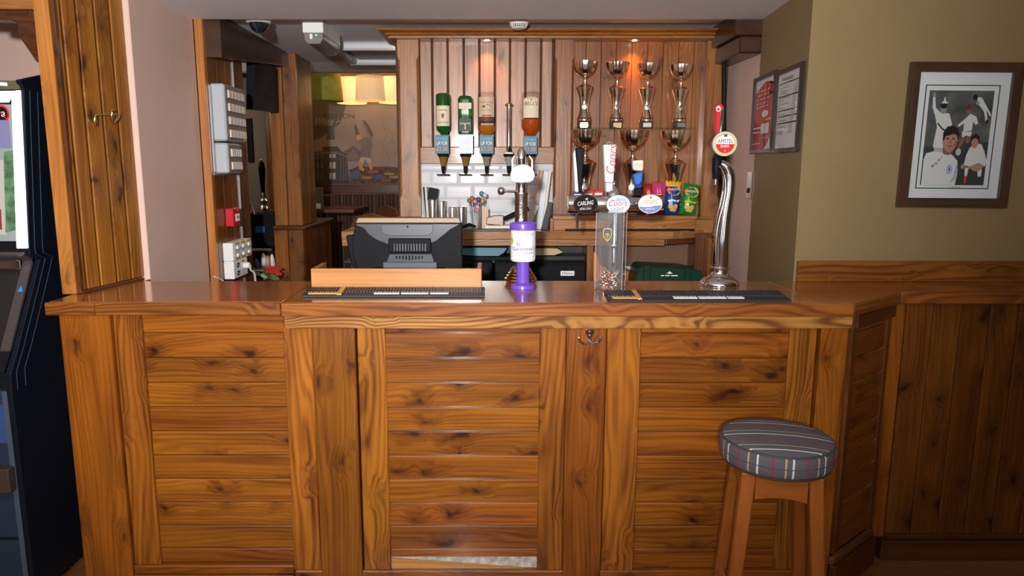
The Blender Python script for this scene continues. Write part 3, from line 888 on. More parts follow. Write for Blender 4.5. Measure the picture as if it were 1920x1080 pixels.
# ================================================================== TROPHIES
def trophy(loc, hgt, label, rotz, plaque, grp):
    s = hgt / 0.365
    t = thing('trophy', label, 'trophy', loc, grp, rot=(0, 0, rotz))
    def L(prof): return [(r * s, z * s) for r, z in prof]
    tb_ = lathe('base', L([(0.040, 0), (0.040, 0.030), (0.037, 0.034), (0.0, 0.034)]), (0, 0, 0), mat('trophy_marble', (0.10, 0.075, 0.06), 0.2, noise=0.5, nscale=40), t, 6, smooth=20)
    f = Flat(plane_map((-0.024 * s, -0.0352 * s, 0.004 * s), (0.048 * s, 0, 0), (0, 0, 0.024 * s)))
    f.rect(0, 0, 1, 1, plaque); f.build('plaque', tb_)
    lathe('collar', L([(0.041, 0.034), (0.043, 0.037), (0.043, 0.050), (0.040, 0.054), (0.036, 0.056)]), (0, 0, 0), gold, t, 24)
    # waisted twisted column
    prof = [(0.041, 0.056), (0.037, 0.072), (0.028, 0.095), (0.024, 0.12), (0.027, 0.15), (0.036, 0.18), (0.049, 0.216), (0.0505, 0.223), (0.034, 0.236), (0.015, 0.243)]
    seg = 20; vs = []; fs = []
    for (r, z) in prof:
        for k in range(seg):
            a = 2 * math.pi * k / seg
            tw = 1 + 0.13 * math.cos(2 * a + z * 42) * max(0, 1 - abs(z - 0.12) / 0.09)
            vs.append((r * tw * math.cos(a) * s, r * tw * math.sin(a) * s, z * s))
    for i in range(len(prof) - 1):
        for k in range(seg):
            j = (k + 1) % seg
            fs.append((i * seg + k, i * seg + j, (i + 1) * seg + j, (i + 1) * seg + k))
    mesh_obj('column', vs, fs, gold, t, 60)
    lathe('stem', L([(0.016, 0.240), (0.017, 0.246), (0.010, 0.252), (0.010, 0.272), (0.015, 0.282)]), (0, 0, 0), gold, t, 18)
    lathe('bowl', L([(0.012, 0.278), (0.030, 0.287), (0.047, 0.302), (0.059, 0.325), (0.0655, 0.352), (0.067, 0.365), (0.063, 0.364), (0.055, 0.326), (0.040, 0.302), (0.0, 0.290)]), (0, 0, 0), gold, t, 48, flute=(14, 0.028))
    lathe('medallion', L([(0.0, 0.0), (0.0165, 0.0), (0.0165, 0.005), (0.013, 0.006), (0.0, 0.0055)]), (0, -0.0245 * s, 0.118 * s), steel, t, 20, axis=(0, -1, 0.06))
    return t
pl_gold = mat('plaque_gold', (0.72, 0.55, 0.33), 0.35)
pl_silver = mat('plaque_silver', (0.62, 0.62, 0.60), 0.3)
pl_dark = mat('plaque_dark', (0.22, 0.22, 0.23), 0.35)
pl_white = mat('plaque_white', (0.85, 0.8, 0.75), 0.4)
YT = 4.005
ht = P(1155, 116, YT).z - ZG
for i, (u, pq) in enumerate(((1096, pl_gold), (1156, pl_gold), (1213, pl_silver), (1275, pl_dark))):
    wh = ['first', 'second', 'third', 'fourth'][i]
    trophy((P(u, 200, YT).x, YT, ZG + 0.0003), ht - 0.006 * i, f'{wh} trophy from the left on the glass shelf, gold cup with fluted bowl', R((-8, 4, -3, 6)[i]), pq, 'trophies on the glass shelf')
ht2 = P(1100, 244, YT - 0.02).z - zl1
for i, (u, pq) in enumerate(((1097, pl_white), (1186, pl_silver), (1266, pl_silver))):
    wh = ['left trophy under the glass shelf, gold cup behind the black tap handle', 'middle trophy under the glass shelf, gold cup behind the blue tap handle', 'right trophy under the glass shelf, gold cup behind the crisp packets'][i]
    trophy((P(u, 320, YT - 0.02).x, YT - 0.012, zl1 + 0.0003), ht2 - 0.003 * i, wh, R((5, -6, 3)[i]), pq, 'trophies under the glass shelf')

# ================================================================== OPTICS AND BOTTLES
YO = 3.965
card_m = mat('teal_card', (0.055, 0.16, 0.24), 0.5)
card_w = mat('faded_card', (0.62, 0.70, 0.80), 0.4)
ink_teal = mat('ink_teal', (0.16, 0.58, 0.64), 0.5)
ink_orange = mat('ink_orange', (0.80, 0.28, 0.05), 0.5)
ink_fade = mat('ink_fade', (0.72, 0.70, 0.74), 0.5)
amber_cone = mat('amber_plastic', (0.30, 0.15, 0.03), 0.15, trans=0.25)
def optic(u, vtop, label, cone, grp='optics under the bottles'):
    x = P(u, 300, YO).x
    z = lambda v: P(u, v, YO).z
    t = thing('spirit_optic', label, 'optic', (x, YO, z(329)), grp)
    lathe('collar', [(0.026, z(294)), (0.030, z(292)), (0.030, z(289)), (0.022, z(288.3))], (x, YO, 0), black, t, 24)
    lathe('measure', [(0.013, z(311)), (0.015, z(307)), (0.024, z(294))], (x, YO, 0), cone, t, 24)
    lathe('spout', [(0.006, z(326)), (0.009, z(322)), (0.013, z(311.5))], (x, YO, 0), black, t, 16)
    box('lever_bar', (x - 0.036, YO - 0.008, z(329)), (x + 0.036, YO + 0.004, z(326.5)), black, t, 0.002)
    tube('wall_arm', [(x, YO + 0.02, z(291)), (x, YB - 0.0065, z(291))], 0.008, black, t, 8)
    return t, x, z
def sign_card(u0, u1, v0, v1, faded, label):
    Yk = YO - 0.045
    p0, p1 = P(u0, v1, Yk), P(u1, v0, Yk)
    t = thing('price_card', label, 'sign', ((p0.x + p1.x) / 2, Yk, p0.z), 'price cards on the optics')
    crd = box('card', (p0.x, Yk, p0.z), (p1.x, Yk + 0.003, p1.z), card_w if faded else card_m, t, 0.0004)
    box('clip', ((p0.x + p1.x) / 2 - 0.01, Yk + 0.0031, p0.z), ((p0.x + p1.x) / 2 + 0.01, Yk + 0.0145, p0.z + 0.02), black, t, 0.001)
    f = Flat(plane_map((p0.x, Yk, p0.z), (p1.x - p0.x, 0, 0), (0, 0, p1.z - p0.z)))
    if faded:
        f.text('DOUBLE', .10, .70, .80, .16, ink_fade); f.text('UP FOR', .10, .47, .80, .18, ink_fade); f.text('£1.50', .12, .18, .76, .20, ink_fade)
    else:
        f.text('DOUBLE', .10, .72, .80, .17, ink_teal); f.text('UP FOR', .10, .46, .80, .20, ink_white); f.text('£1.50', .12, .15, .76, .23, ink_orange)
    f.build('lettering', crd)
def bottle(u, profs, label, gm, liquid=None, seg=32, tri=False):
    """profs: (half width px, v) from the base (top) down to the neck, inverted bottle"""
    x = P(u, 220, YO).x
    z = lambda v: P(u, v, YO).z
    sc = YO / 1.0 / F_PX / 1.02
    t = thing('spirit_bottle', label, 'bottle', (x, YO, z(profs[-1][1])), 'upside down bottles on the optics')
    pr = [(w * sc, z(v)) for w, v in profs][::-1]
    if tri:
        vs, fs = [], []
        sg = 30
        for r, zz in pr:
            for k in range(sg):
                a = 2 * math.pi * k / sg
                am = ((a + math.pi / 2 + math.pi / 3) % (2 * math.pi / 3)) - math.pi / 3
                rr = r * min(1.12, 0.80 / max(0.3, math.cos(am)))
                vs.append((x + rr * math.cos(a), YO + rr * math.sin(a), zz))
        for i in range(len(pr) - 1):
            for k in range(sg):
                j = (k + 1) % sg
                fs.append((i * sg + k, i * sg + j, (i + 1) * sg + j, (i + 1) * sg + k))
        fs.append(tuple(reversed(range(sg)))); fs.append(tuple((len(pr) - 1) * sg + k for k in range(sg)))
        mesh_obj('glass', vs, fs, gm, t, 40)
    else:
        lathe('glass', [(r, zz - z(profs[-1][1])) for r, zz in pr], (x, YO, z(profs[-1][1])), gm, t, seg)
    if liquid:
        lm, lv = liquid
        pl = [(max(r - 0.004, 0.003), zz) for r, zz in pr if zz < z(lv)] 
        rtop = pl[-1][0]
        pl.append((rtop, z(lv)))
        lathe('liquid', [(r, zz - z(profs[-1][1])) for r, zz in pl], (x, YO, z(profs[-1][1])), lm, t, seg)
    return t, x, z
cream = mat('label_cream', (0.74, 0.66, 0.47), 0.6)
cream2 = mat('label_tan', (0.62, 0.47, 0.32), 0.6)
brown_ink = mat('ink_brown', (0.10, 0.05, 0.03), 0.6)
g_green = mat('green_glass_bottle', (0.012, 0.16, 0.02), 0.06, trans=0.55, coat=0.5)
g_clear = clear_mat('bottle_glass', (0.93, 0.92, 0.88), 1.0)
whisky = mat('whisky_amber', (0.92, 0.42, 0.04), 0.03, trans=0.85, ior=1.33)
whisky2 = mat('whisky_red', (0.90, 0.27, 0.03), 0.03, trans=0.85, ior=1.33)
g_olive = mat('olive_glass_bottle', (0.20, 0.12, 0.015), 0.06, trans=0.6, coat=0.4)
SCW = YO / F_PX / 1.02
# 1 Irish whiskey
o1, x1, zf = optic(831, 250, 'brown optic at the far left under the green whiskey bottle', amber_cone)
t1, x1, z1 = bottle(831, [(9, 175), (12.5, 177), (13.5, 181), (13.5, 240), (12, 245), (6.5, 250), (4.5, 254), (4.5, 287.8)], 'green glass whiskey bottle hanging upside down, leftmost on the optics', g_green)
f = Flat(cyl_map((x1, YO, 0), 13.5 * SCW + 0.0004))
wl = 0.043
f.rect(-wl, z1(237), wl, z1(199), cream, nx=14)
f.text('JAMESON', 0.034, z1(227.5), 0.068, 0.013, brown_ink, rot=math.pi)
f.rect(-0.024, z1(208), 0.024, z1(207), brown_ink, nx=6)
f.poly([(-0.007, z1(214)), (0.007, z1(214)), (0.008, z1(219)), (0.0, z1(224)), (-0.008, z1(219))], mat('ink_crest', (0.35, 0.06, 0.03), 0.6))
f.build('label', t1)
sign_card(816, 841.5, 253, 288, False, 'teal price card on the leftmost optic reading double up for £1.50')
# 2 green triangular bottle
optic(872.5, 254, 'brown optic second from the left under the triangular green bottle', amber_cone)
t2, x2, z2 = bottle(872.5, [(9, 180), (12.5, 184), (13.0, 188), (13.0, 245), (12.5, 251), (8, 254), (4.5, 258), (4.5, 287.8)], 'bright green triangular bottle hanging upside down, second from the left', g_green, tri=True)
yl = YO - 13.0 * SCW * 0.80 - 0.0006
f = Flat(plane_map((x2, yl, 0), (1, 0, 0), (0, 0, 1)))
f.rect(-0.034, z2(205), 0.034, z2(193.5), cream)
f.poly([(-0.032, z2(247)), (0.032, z2(247)), (0.032, z2(225)), (0.020, z2(221)), (0, z2(219)), (-0.020, z2(221)), (-0.032, z2(225))], mat('ink_dark_green', (0.012, 0.03, 0.015), 0.5))
f.text('Glenfiddich', 0.029, z2(230.5), 0.058, 0.012, cream, rot=math.pi, shear=0.2)
f.poly([(-0.004, z2(243)), (0.004, z2(243)), (0.002, z2(236)), (0.005, z2(233)), (-0.005, z2(233)), (-0.002, z2(236))], cream)
f.build('label', t2)
sign_card(861, 887, 252, 288, True, 'bleached white price card on the second optic from the left')
# 3 clear bottle, cream label
optic(912.5, 254, 'clear optic in the middle under the cream labelled whisky bottle', mat('smoke_plastic', (0.34, 0.27, 0.20), 0.15, trans=0.3))
t3, x3, z3 = bottle(912.5, [(13, 172.5), (17, 175), (17.6, 180), (17.6, 240), (15.5, 247), (9, 253), (5, 257), (4.5, 287.8)], 'clear whisky bottle with cream label hanging upside down in the middle', g_clear, (whisky, 236))
f = Flat(cyl_map((x3, YO, 0), 17.6 * SCW + 0.0004))
f.rect(-0.047, z3(220), 0.047, z3(183), cream2, nx=16)
f.rect(-0.047, z3(229), 0.047, z3(220), brown_ink, nx=16)
f.text('MOORLAND', -0.039, z3(195), 0.078, 0.010, ink_red)
f.poly([(-0.026, z3(202)), (-0.018, z3(199)), (-0.008, z3(197.5)), (0.006, z3(197)), (0.018, z3(198.5)), (0.026, z3(202)), (0.014, z3(203)), (-0.012, z3(203))], brown_ink)
f.text('SCOTCH WHISKY', -0.034, z3(209), 0.068, 0.005, brown_ink)
f.rect(-0.024, z3(219), 0.024, z3(216.5), ink_red, nx=8)
f.build('label', t3)
sign_card(899, 925.5, 253, 288, False, 'teal price card on the middle optic reading double up for £1.50')
# 4 empty optic with a steel pourer tube
o4, x4, z4 = optic(954, 289, 'clear optic without a bottle under the chrome pourer tube', mat('smoke_plastic_pale', (0.42, 0.38, 0.34), 0.15, trans=0.3))
tp = thing('optic_rod', 'slim chrome rod with domed brown cap on the empty optic', 'rod', (x4, YO, z4(288)))
lathe('rod', [(0.0135, z4(284)), (0.0135, z4(199))], (x4, YO, 0), chrome, tp, 20)
lathe('cap', [(0.013, z4(199)), (0.022, z4(198)), (0.022, z4(196)), (0.012, z4(193)), (0.0, z4(192))], (x4, YO, 0), mat('cap_bronze', (0.28, 0.18, 0.10), 0.3, 0.8), tp, 20)
lathe('white_collar', [(0.026, z4(289)), (0.028, z4(285.5)), (0.018, z4(284.5))], (x4, YO, 0), white, tp, 24)
tube('lever', [(x4 + 0.006, YO - 0.02, z4(285)), (x4 + 0.002, YO - 0.024, z4(274))], [0.011, 0.004], black, tp, 8)
# 5 blended whisky, amber
optic(995, 254, 'brown optic at the far right behind the chrome beer font', amber_cone)
t5, x5, z5 = bottle(995, [(12, 171.5), (16.5, 173), (17.5, 177), (17.5, 222), (18.2, 228), (18.2, 240), (12, 249), (9.5, 256), (5, 259), (4.5, 287.8)], "whisky bottle with arched cream label and red amber spirit, rightmost on the optics", g_clear, (whisky2, 224))
f = Flat(cyl_map((x5, YO, 0), 17.6 * SCW + 0.0005))
pts_ = [(-0.046, z5(222)), (0.046, z5(222)), (0.046, z5(187))] 
f.rect(-0.046, z5(222), 0.046, z5(188), cream, nx=16)
f.poly([(-0.046, z5(188)), (-0.023, z5(188)), (0.0, z5(188)), (0.023, z5(188)), (0.046, z5(188)), (0.036, z5(185)), (0.02, z5(183)), (0, z5(182.5)), (-0.02, z5(183)), (-0.036, z5(185))], cream)
f.text("BELL'S", -0.037, z5(199), 0.074, 0.020, brown_ink)
f.ellipse(0, z5(189.5), 0.005, 0.004, ink_red, 10)
f.line([(-0.003, z5(217)), (-0.005, z5(211)), (0.0, z5(206))], 0.0015, mat('ink_olive', (0.35, 0.30, 0.15), 0.6))
f.build('label', t5)
sign_card(981, 1007.5, 255, 289, False, 'teal price card on the rightmost optic reading double up for £1.50')
# ================================================================== BACK COUNTER CLUTTER
ZB = zt1 + 0.0006
def bz(u, v, Y): return P(u, v, Y)
dm = thing('drip_mat', 'long dark grey ribbed drip mat along the back counter', 'mat', (0, 3.8, ZB))
box('base', (P(866, 434, YCt).x, YCt + 0.004, ZB), (P(990, 434, YCt).x, YCt + 0.10, ZB + 0.006), mat('drip_grey', (0.10, 0.09, 0.09), 0.5), dm, 0.001)
vs, fs = [], []
n = 60
xa_, xb_ = P(867, 434, YCt).x, P(989, 434, YCt).x
for i in range(n):
    x = xa_ + (xb_ - xa_) * (i + 0.2) / n; w = (xb_ - xa_) / n * 0.55
    k = len(vs)
    for zz in (ZB + 0.006, ZB + 0.009):
        vs += [(x, YCt + 0.006, zz), (x + w, YCt + 0.006, zz), (x + w, YCt + 0.098, zz), (x, YCt + 0.098, zz)]
    fs += [(k + 4, k + 5, k + 6, k + 7), (k, k + 1, k + 5, k + 4), (k + 1, k + 2, k + 6, k + 5), (k + 2, k + 3, k + 7, k + 6), (k + 3, k, k + 4, k + 7)]
tag(mesh_obj('ribs', vs, fs, mat('drip_rib', (0.13, 0.12, 0.12), 0.5), dm), kind='stuff')
# menus leaning on the left post
for i, (u0, u1, m_, tx) in enumerate(((790, 793, 'menu_grey', 'slim grey menu card standing against the left post of the back bar'), (795, 799, 'menu_pale', 'slim pale menu card standing second from the left post of the back bar'))):
    Yq = 3.93 + 0.02 * i
    a, b = P(u0 + i, 352, Yq), P(u1 + 5, 430, Yq)
    o = tag(prism('menu_card', [(P(u0 + i, 351, Yq).x, P(u0, 351, Yq).z), (P(u1 + i, 351, Yq).x, P(u0, 351, Yq).z), (P(u1 + 7, 430, Yq).x, ZB), (P(u0 + 6, 430, Yq).x, ZB)], 'XZ', Yq, Yq + 0.10, mat(m_, (0.35, 0.36, 0.36) if i == 0 else (0.55, 0.55, 0.53), 0.5), None, 0.0006), tx, 'menu', 'menus on the back counter')
# black holder above the steel cups
bh = thing('black_scoop', 'black plastic scoop standing upright in a steel cup', 'scoop', (P(812, 400, 3.93).x, 3.93, ZB))
prism('blade', [(P(u, v, 3.93).x, P(u, v, 3.93).z) for u, v in ((804, 351), (822, 354), (819, 376), (812, 379), (801, 374))], 'XZ', 3.925, 3.935, black, bh, 0.002)
tube('handle', [P(811, 374, 3.93), P(810, 425, 3.93)], 0.006, black, bh, 8)
def cup(u, w, vt, Y, label):
    p = P(u, vt, Y); r = w / 2 * Y / F_PX
    t = thing('steel_cup', label, 'cup', (p.x, Y, ZB), 'steel cups on the back counter')
    hh = p.z - ZB
    lathe('body', [(r * 0.92, 0), (r * 0.95, 0.003), (r, hh), (r - 0.002, hh), (r * 0.9, 0.006), (0.0, 0.006)], (p.x, Y, ZB), mat('cup_steel', (0.80, 0.78, 0.76), 0.28, 1.0), t, 24)
    lathe('rim', [(r - 0.002, hh), (r + 0.0015, hh + 0.001), (r + 0.0015, hh + 0.004), (r - 0.002, hh + 0.005)], (p.x, Y, ZB), chrome, t, 24)
cup(811, 16, 375, 3.93, 'tall steel cup holding a black scoop, leftmost on the back counter')
cup(828, 15, 378, 3.95, 'tall steel cup second from the left on the back counter')
cup(848, 15, 389, 3.94, 'short steel cup third from the left on the back counter')
cup(865, 16, 389, 3.92, 'short steel cup nearest the colourful stirrers')
bd = tag(lathe('blue_lid', [(0.0, 0), (0.030, 0), (0.034, 0.006), (0.030, 0.018), (0.018, 0.026), (0.0, 0.028)], (P(860, 424, 3.86).x, 3.86, ZB), mat('blue_plastic', (0.02, 0.10, 0.22), 0.35), None, 20), 'low dark blue domed lid before the steel cups', 'dish')  # a low domed lid, not a dish
# glass of paper stirrers / umbrellas
gt = thing('stirrer_glass', 'clear glass full of colourful cocktail stirrers and paper decorations', 'glass', (P(893, 425, 3.88).x, 3.88, ZB))
gx = gt.location.x
lathe('tumbler', [(0.026, 0), (0.036, 0.13), (0.0345, 0.13), (0.025, 0.004), (0.0, 0.004)], (gx, 3.88, ZB + 0.0), glass, gt, 20)
cols = [((885, 372), (0.50, 0.10, 0.03)), ((903, 363), (0.03, 0.25, 0.28)), ((909, 366), (0.55, 0.68, 0.66)), ((897, 374), (0.10, 0.06, 0.20)), ((905, 377), (0.45, 0.35, 0.03)), ((886, 383), (0.22, 0.03, 0.07)), ((893, 394), (0.75, 0.22, 0.26)), ((899, 382), (0.05, 0.06, 0.15)), ((880, 376), (0.15, 0.18, 0.05)), ((890, 378), (0.60, 0.40, 0.25))]
for i, ((u, v), c) in enumerate(cols):
    Yq = 3.865 + 0.004 * i
    p = P(u, v, Yq)
    lathe('decoration', [(0.0, -0.016), (0.008, -0.012), (0.014, 0.0), (0.010, 0.010), (0.0, 0.014)], p, mat('decoration_%d' % i, c, 0.5), gt, 6, axis=(math.sin(i * 2.1) * 0.6, -0.4, 1), smooth=20)
    tube('stick', [p - Vector((0, 0, 0.014)), (gx + (p.x - gx) * 0.35, 3.88 + (Yq - 3.88) * 0.3, ZB + 0.008)], 0.0018, mat('stick_%d' % (i % 3), ((0.7, 0.7, 0.68), (0.35, 0.15, 0.08), (0.08, 0.08, 0.09))[i % 3], 0.5), gt, 6)
wb_ = thing('wooden_stirrers', 'bundle of wooden stirrers beside the glass of decorations', 'stirrers', (P(909, 425, 3.87).x, 3.87, ZB))
for k in range(3):
    pbox('stirrer', 904 + k * 4, 907.5 + k * 4, 386 + k * 2, 433 - 4, 3.86 + 0.004 * k, 3.862 + 0.004 * k, wood('stirrer_wood', (0.55, 0.30, 0.15), (0.40, 0.2, 0.09), 'Z', 0), wb_, 0.0003)
# chopping board, scoop, black handled tool
cb = tag(prism('chopping_board', [(P(u, v, 3.84).x, 3.84 + dy) for u, v, dy in ((909, 430, 0.0), (914, 428, 0.05), (940, 428, 0.07), (985, 428, 0.07), (985, 430, 0.0))], 'XY', ZB + 0.0095, ZB + 0.026, mat('white_board', (0.72, 0.68, 0.58), 0.5), None, 0.002), 'white chopping board lying on the drip mat', 'chopping board')
sp = thing('ice_scoop', 'wide smoky ice scoop with black handle lying on the white chopping board', 'scoop', (P(925, 410, 3.88).x, 3.88, ZB + 0.0265))
prism('bowl', [(P(u, v, 3.88).x, P(u, v, 3.88).z) for u, v in ((911, 420), (944, 423), (944, 403), (925, 404), (912, 408))], 'XZ', 3.86, 3.905, mat('smoky_tub', (0.22, 0.17, 0.13), 0.35, 0.3), sp, 0.004)
tube('handle', [P(944, 411, 3.88), P(990, 390, 3.90)], [0.012, 0.016], black, sp, 10)
tg = tag(tube('black_tongs', [P(864, 427, 3.85), P(880, 421, 3.85), P(892, 425, 3.84)], [0.008, 0.010, 0.005], black, None, 8), 'black tongs lying beside the till on the back counter', 'tongs')
# papers and menus at the right end of the tiled bay
def leaning(name, u_b0, u_b1, u_t0, u_t1, vt, vb, Y, m, label, grp, th=0.08):
    return tag(prism(name, [(P(u_b0, vb, Y).x, max(ZB, P(u_b0, vb, Y).z)), (P(u_b1, vb, Y).x, max(ZB, P(u_b1, vb, Y).z)), (P(u_t1, vt + 2, Y).x, P(u_t1, vt + 2, Y).z), (P(u_t0, vt, Y).x, P(u_t0, vt, Y).z)], 'XZ', Y, Y + th, m, None, 0.001), label, 'papers', grp)
G_ = 'papers leaning by the middle post'
leaning('clipboard', 993, 1006, 1013, 1019, 319, 432, 3.955, mat('tan_board', (0.55, 0.38, 0.27), 0.6), 'tan clipboard leaning at the right end of the tiles', G_)
leaning('paper_stack', 1004, 1015, 1020, 1029, 320, 431, 3.90, mat('paper_blue_white', (0.66, 0.70, 0.76), 0.6), 'thick stack of pale papers leaning beside the middle post', G_, 0.05)
leaning('menu_folder', 1015, 1020, 1029, 1034, 318, 431, 3.878, mat('paper_cream', (0.70, 0.65, 0.58), 0.6), 'cream menu folder leaning beside the middle post', G_, 0.02)
leaning('black_folder', 1014, 1026, 1028, 1036, 378, 431, 3.852, mat('folder_black', (0.02, 0.024, 0.03), 0.25), 'glossy black folder leaning low beside the middle post', G_, 0.02)
leaning('magazine', 984, 992, 998, 1011, 384, 431, 3.81, mat('magazine_white', (0.62, 0.58, 0.58), 0.5), 'white magazine leaning behind the chrome beer font', G_, 0.05)
# under counter shelf things
zsh = P(900, 489, 3.83).z + 0.0005
bf = tag(prism('blue_folder', [(P(866, 475, 3.84).x, zsh + 0.03), (P(866, 475, 3.84).x, P(866, 464, 3.84).z), (P(951, 475, 3.84).x, P(951, 465, 3.84).z), (P(945, 475, 3.84).x, P(945, 474, 3.84).z), (P(935, 475, 3.84).x, P(935, 480, 3.84).z), (P(900, 475, 3.84).x, P(900, 480, 3.84).z)], 'XZ', 3.84, 3.98, mat('folder_blue', (0.05, 0.20, 0.26), 0.4), None, 0.001), 'blue plastic folder lying on the black shelf under the back counter', 'folder')
tr = tag(box('black_tray', (P(866, 485, 3.835).x, 3.835, zsh), (P(965, 485, 3.835).x, 4.0, P(900, 481, 3.835).z), black, None, 0.003), 'black tray under the blue folder', 'tray')
env = tag(prism('brown_envelope', [(P(u, v, 3.84).x, P(u, v, 3.84).z) for u, v in ((1000, 479), (1040, 478.5), (1056, 473), (1045, 466), (1000, 465))], 'XZ', 3.84, 3.97, mat('manila', (0.55, 0.40, 0.20), 0.6), None, 0.001), 'brown envelope on the black shelf under the back counter', 'envelope')
st = tag(box('black_box_file', (P(996, 485, 3.842).x, 3.842, zsh), (P(1097, 485, 3.842).x, 4.0, P(1040, 480, 3.842).z), mat('box_black', (0.02, 0.02, 0.023), 0.3), None, 0.002), 'flat black box under the brown envelope', 'box')
# bottle coolers / bins below
def bin_(u0, u1, v0, label, logo=None):
    Yq = 3.80
    t = thing('bottle_chiller', label, 'chiller', (P((u0 + u1) / 2, 520, Yq).x, Yq, 0.86), 'black chillers below the back counter')
    fr_o = pbox('front', u0, u1, v0 + 1.5, 540, Yq, Yq + 0.15, black, t, 0.006)
    pbox('lip', u0 + 2, u1 - 2, v0 + 4, v0 + 8, Yq - 0.012, Yq - 0.0005, black, t, 0.002)
    if logo:
        q0, q1 = P(logo[0], logo[3], Yq), P(logo[1], logo[2], Yq)
        f = Flat(plane_map((q0.x, Yq - 0.0003, q0.z), (q1.x - q0.x, 0, 0), (0, 0, q1.z - q0.z)))
        f.rect(0, 0, 1, 1, ink_white); f.text('rhino', .10, .22, .80, .62, ink_black)
        f.build('sticker', fr_o)
bin_(866, 924, 489, 'black chiller front below the blue folder, nearest the till')
bin_(927, 990, 489, 'black chiller front behind the purple collecting tin')
bin_(992, 1098, 489, 'black chiller front with a small white sticker', (1051, 1077, 508, 517))
# right of the divider: orange packet, green case
op = thing('crumpled_packet', 'orange and white crumpled packet behind the clear collection box', 'packet', (P(1185, 520, 3.82).x, 3.82, 1.0))
prism('orange_side', [(P(u, v, 3.83).x, P(u, v, 3.83).z) for u, v in ((1113, 540), (1111, 470), (1120, 476), (1128, 500), (1160, 505), (1184, 510), (1190, 520), (1184, 540))], 'XZ', 3.83, 3.88, mat('orange_foil', (0.75, 0.25, 0.04), 0.35), op, 0.004)
prism('white_side', [(P(u, v, 3.82).x, P(u, v, 3.82).z) for u, v in ((1168, 499), (1198, 500), (1193, 512), (1189, 540), (1184, 540), (1188, 520), (1182, 508))], 'XZ', 3.82, 3.83, mat('white_foil', (0.68, 0.70, 0.74), 0.35), op, 0.002)
gc = thing('green_case', 'dark green plastic case with ribbed corners behind the bar', 'case', (P(1260, 530, 3.6).x, 3.6, 0.95))
gm_ = mat('green_case_plastic', (0.004, 0.035, 0.018), 0.35)
prism('lid', [(P(u, v, 3.60).x, P(u, v, 3.60).z) for u, v in ((1190, 545), (1192, 522), (1199, 502), (1206, 499), (1290, 503), (1318, 510), (1322, 545))], 'XZ', 3.60, 3.80, gm_, gc, 0.006)
for u in (1213, 1290):
    pbox('rib', u - 7, u + 7, 498 if u < 1250 else 503, 540, 3.588, 3.60, gm_, gc, 0.004)
    for k in range(3):
        pbox('groove', u - 5, u + 5, 503 + k * 4 + (4 if u > 1250 else 0), 505 + k * 4 + (4 if u > 1250 else 0), 3.584, 3.588, gm_, gc, 0.001)
q0, q1 = P(1239, 519, 3.599), P(1271, 509, 3.599)
f = Flat(plane_map((q0.x, 3.5995, q0.z), (q1.x - q0.x, 0, 0), (0, 0, q1.z - q0.z)))
f.poly([(.30, .68), (.42, .62), (.46, .55), (.58, .55), (.62, .62), (.72, .68), (.62, .78), (.55, .98), (.47, .98), (.42, .78)], ink_white)
for a, b in ((0.0, .20), (.27, .52), (.60, 1.0)):
    f.rect(a, .12, b, .32, ink_white)
f.build('emblem', gc)

# ================================================================== CRISP PACKETS
def crisp(u, v0, v1, w, Y, tilt, lean, fm, lm, label, fold=None, wk=True, top=None):
    base = P(u, v1, Y); hh = P(u, v0, Y).z - base.z; ww = w * Y / F_PX
    t = thing('crisp_packet', label, 'crisps', (base.x, Y, zl1 + 0.001), 'crisp packets on the ledge', rot=(R(lean), R(tilt), 0))
    def bulge(x, y):
        e = max(0.0, 1 - (2 * x) ** 2) ** 0.5 * max(0.0, 1 - (2 * y - 1) ** 4) ** 0.6
        return 0.030 * e + 0.0022 * math.sin(x * 23 + y * 9) * (1 - e * 0.5) + 0.001
    nx, ny = 14, 18
    vs, fs, mi = [], [], []
    for sgn in (-1, 1):
        for j in range(ny + 1):
            for i in range(nx + 1):
                x = i / nx - 0.5; y = j / ny
                wx = ww * (1 - 0.05 * math.sin(math.pi * y))
                vs.append((x * wx, sgn * bulge(x, y) if 0 < i < nx and 0 < j < ny else 0.0007 * sgn, y * hh + 0.004 * math.sin(i * 1.9) * (1 if j == ny else 0)))
    m1 = (nx + 1) * (ny + 1)
    for s_ in (0, 1):
        for j in range(ny):
            for i in range(nx):
                a = s_ * m1 + j * (nx + 1) + i
                q = (a, a + 1, a + nx + 2, a + nx + 1)
                fs.append(q if s_ == 0 else q[::-1]); mi.append(1 if (top and j >= ny - 3) else 0)
    mesh_obj('bag', vs, fs, [fm, top or fm], t, 60, mi, origin=(0, 0, 0))
    f = Flat(lambda x, y, h_: Vector((x * ww, -bulge(x, y) - h_ - 0.0012, y * hh)), step=0.0004)
    if wk:
        f.ellipse(0.0, .73, .40, .17, mat('crisp_gold', (0.75, 0.42, 0.10), 0.35), 24)
        f.poly([(-.46, .70), (-.2, .67), (.1, .69), (.45, .76), (.45, .84), (.1, .79), (-.2, .77), (-.46, .79)], ink_red)
        f.text('WALKERS', -.38, .70, .74, .075, ink_white, rot=0.05)
        f.poly([(-.38, .42), (-.1, .46), (.15, .42), (.38, .46), (.30, .38), (0, .36), (-.3, .37)], lm)
        for k, (a, b) in enumerate(((-.2, .24), (-.05, .21), (.12, .25), (-.10, .16), (.07, .15))):
            f.ellipse(a, b, .12, .07, mat('crisp_slice', (0.72, 0.38, 0.09), 0.5), 14)
    else:
        f.ellipse(-0.05, .45, .30, .22, lm, 18); f.rect(-.4, .68, .35, .82, ink_red)
        f.ellipse(.1, .30, .2, .08, ink_white, 14)
    f.build('print', t)
foil_b = mat('crisp_blue', (0.012, 0.055, 0.22), 0.28, metal=0.2)
foil_g = mat('crisp_green', (0.015, 0.24, 0.03), 0.28, metal=0.2)
foil_p = mat('crisp_pink', (0.62, 0.06, 0.20), 0.3, metal=0.2)
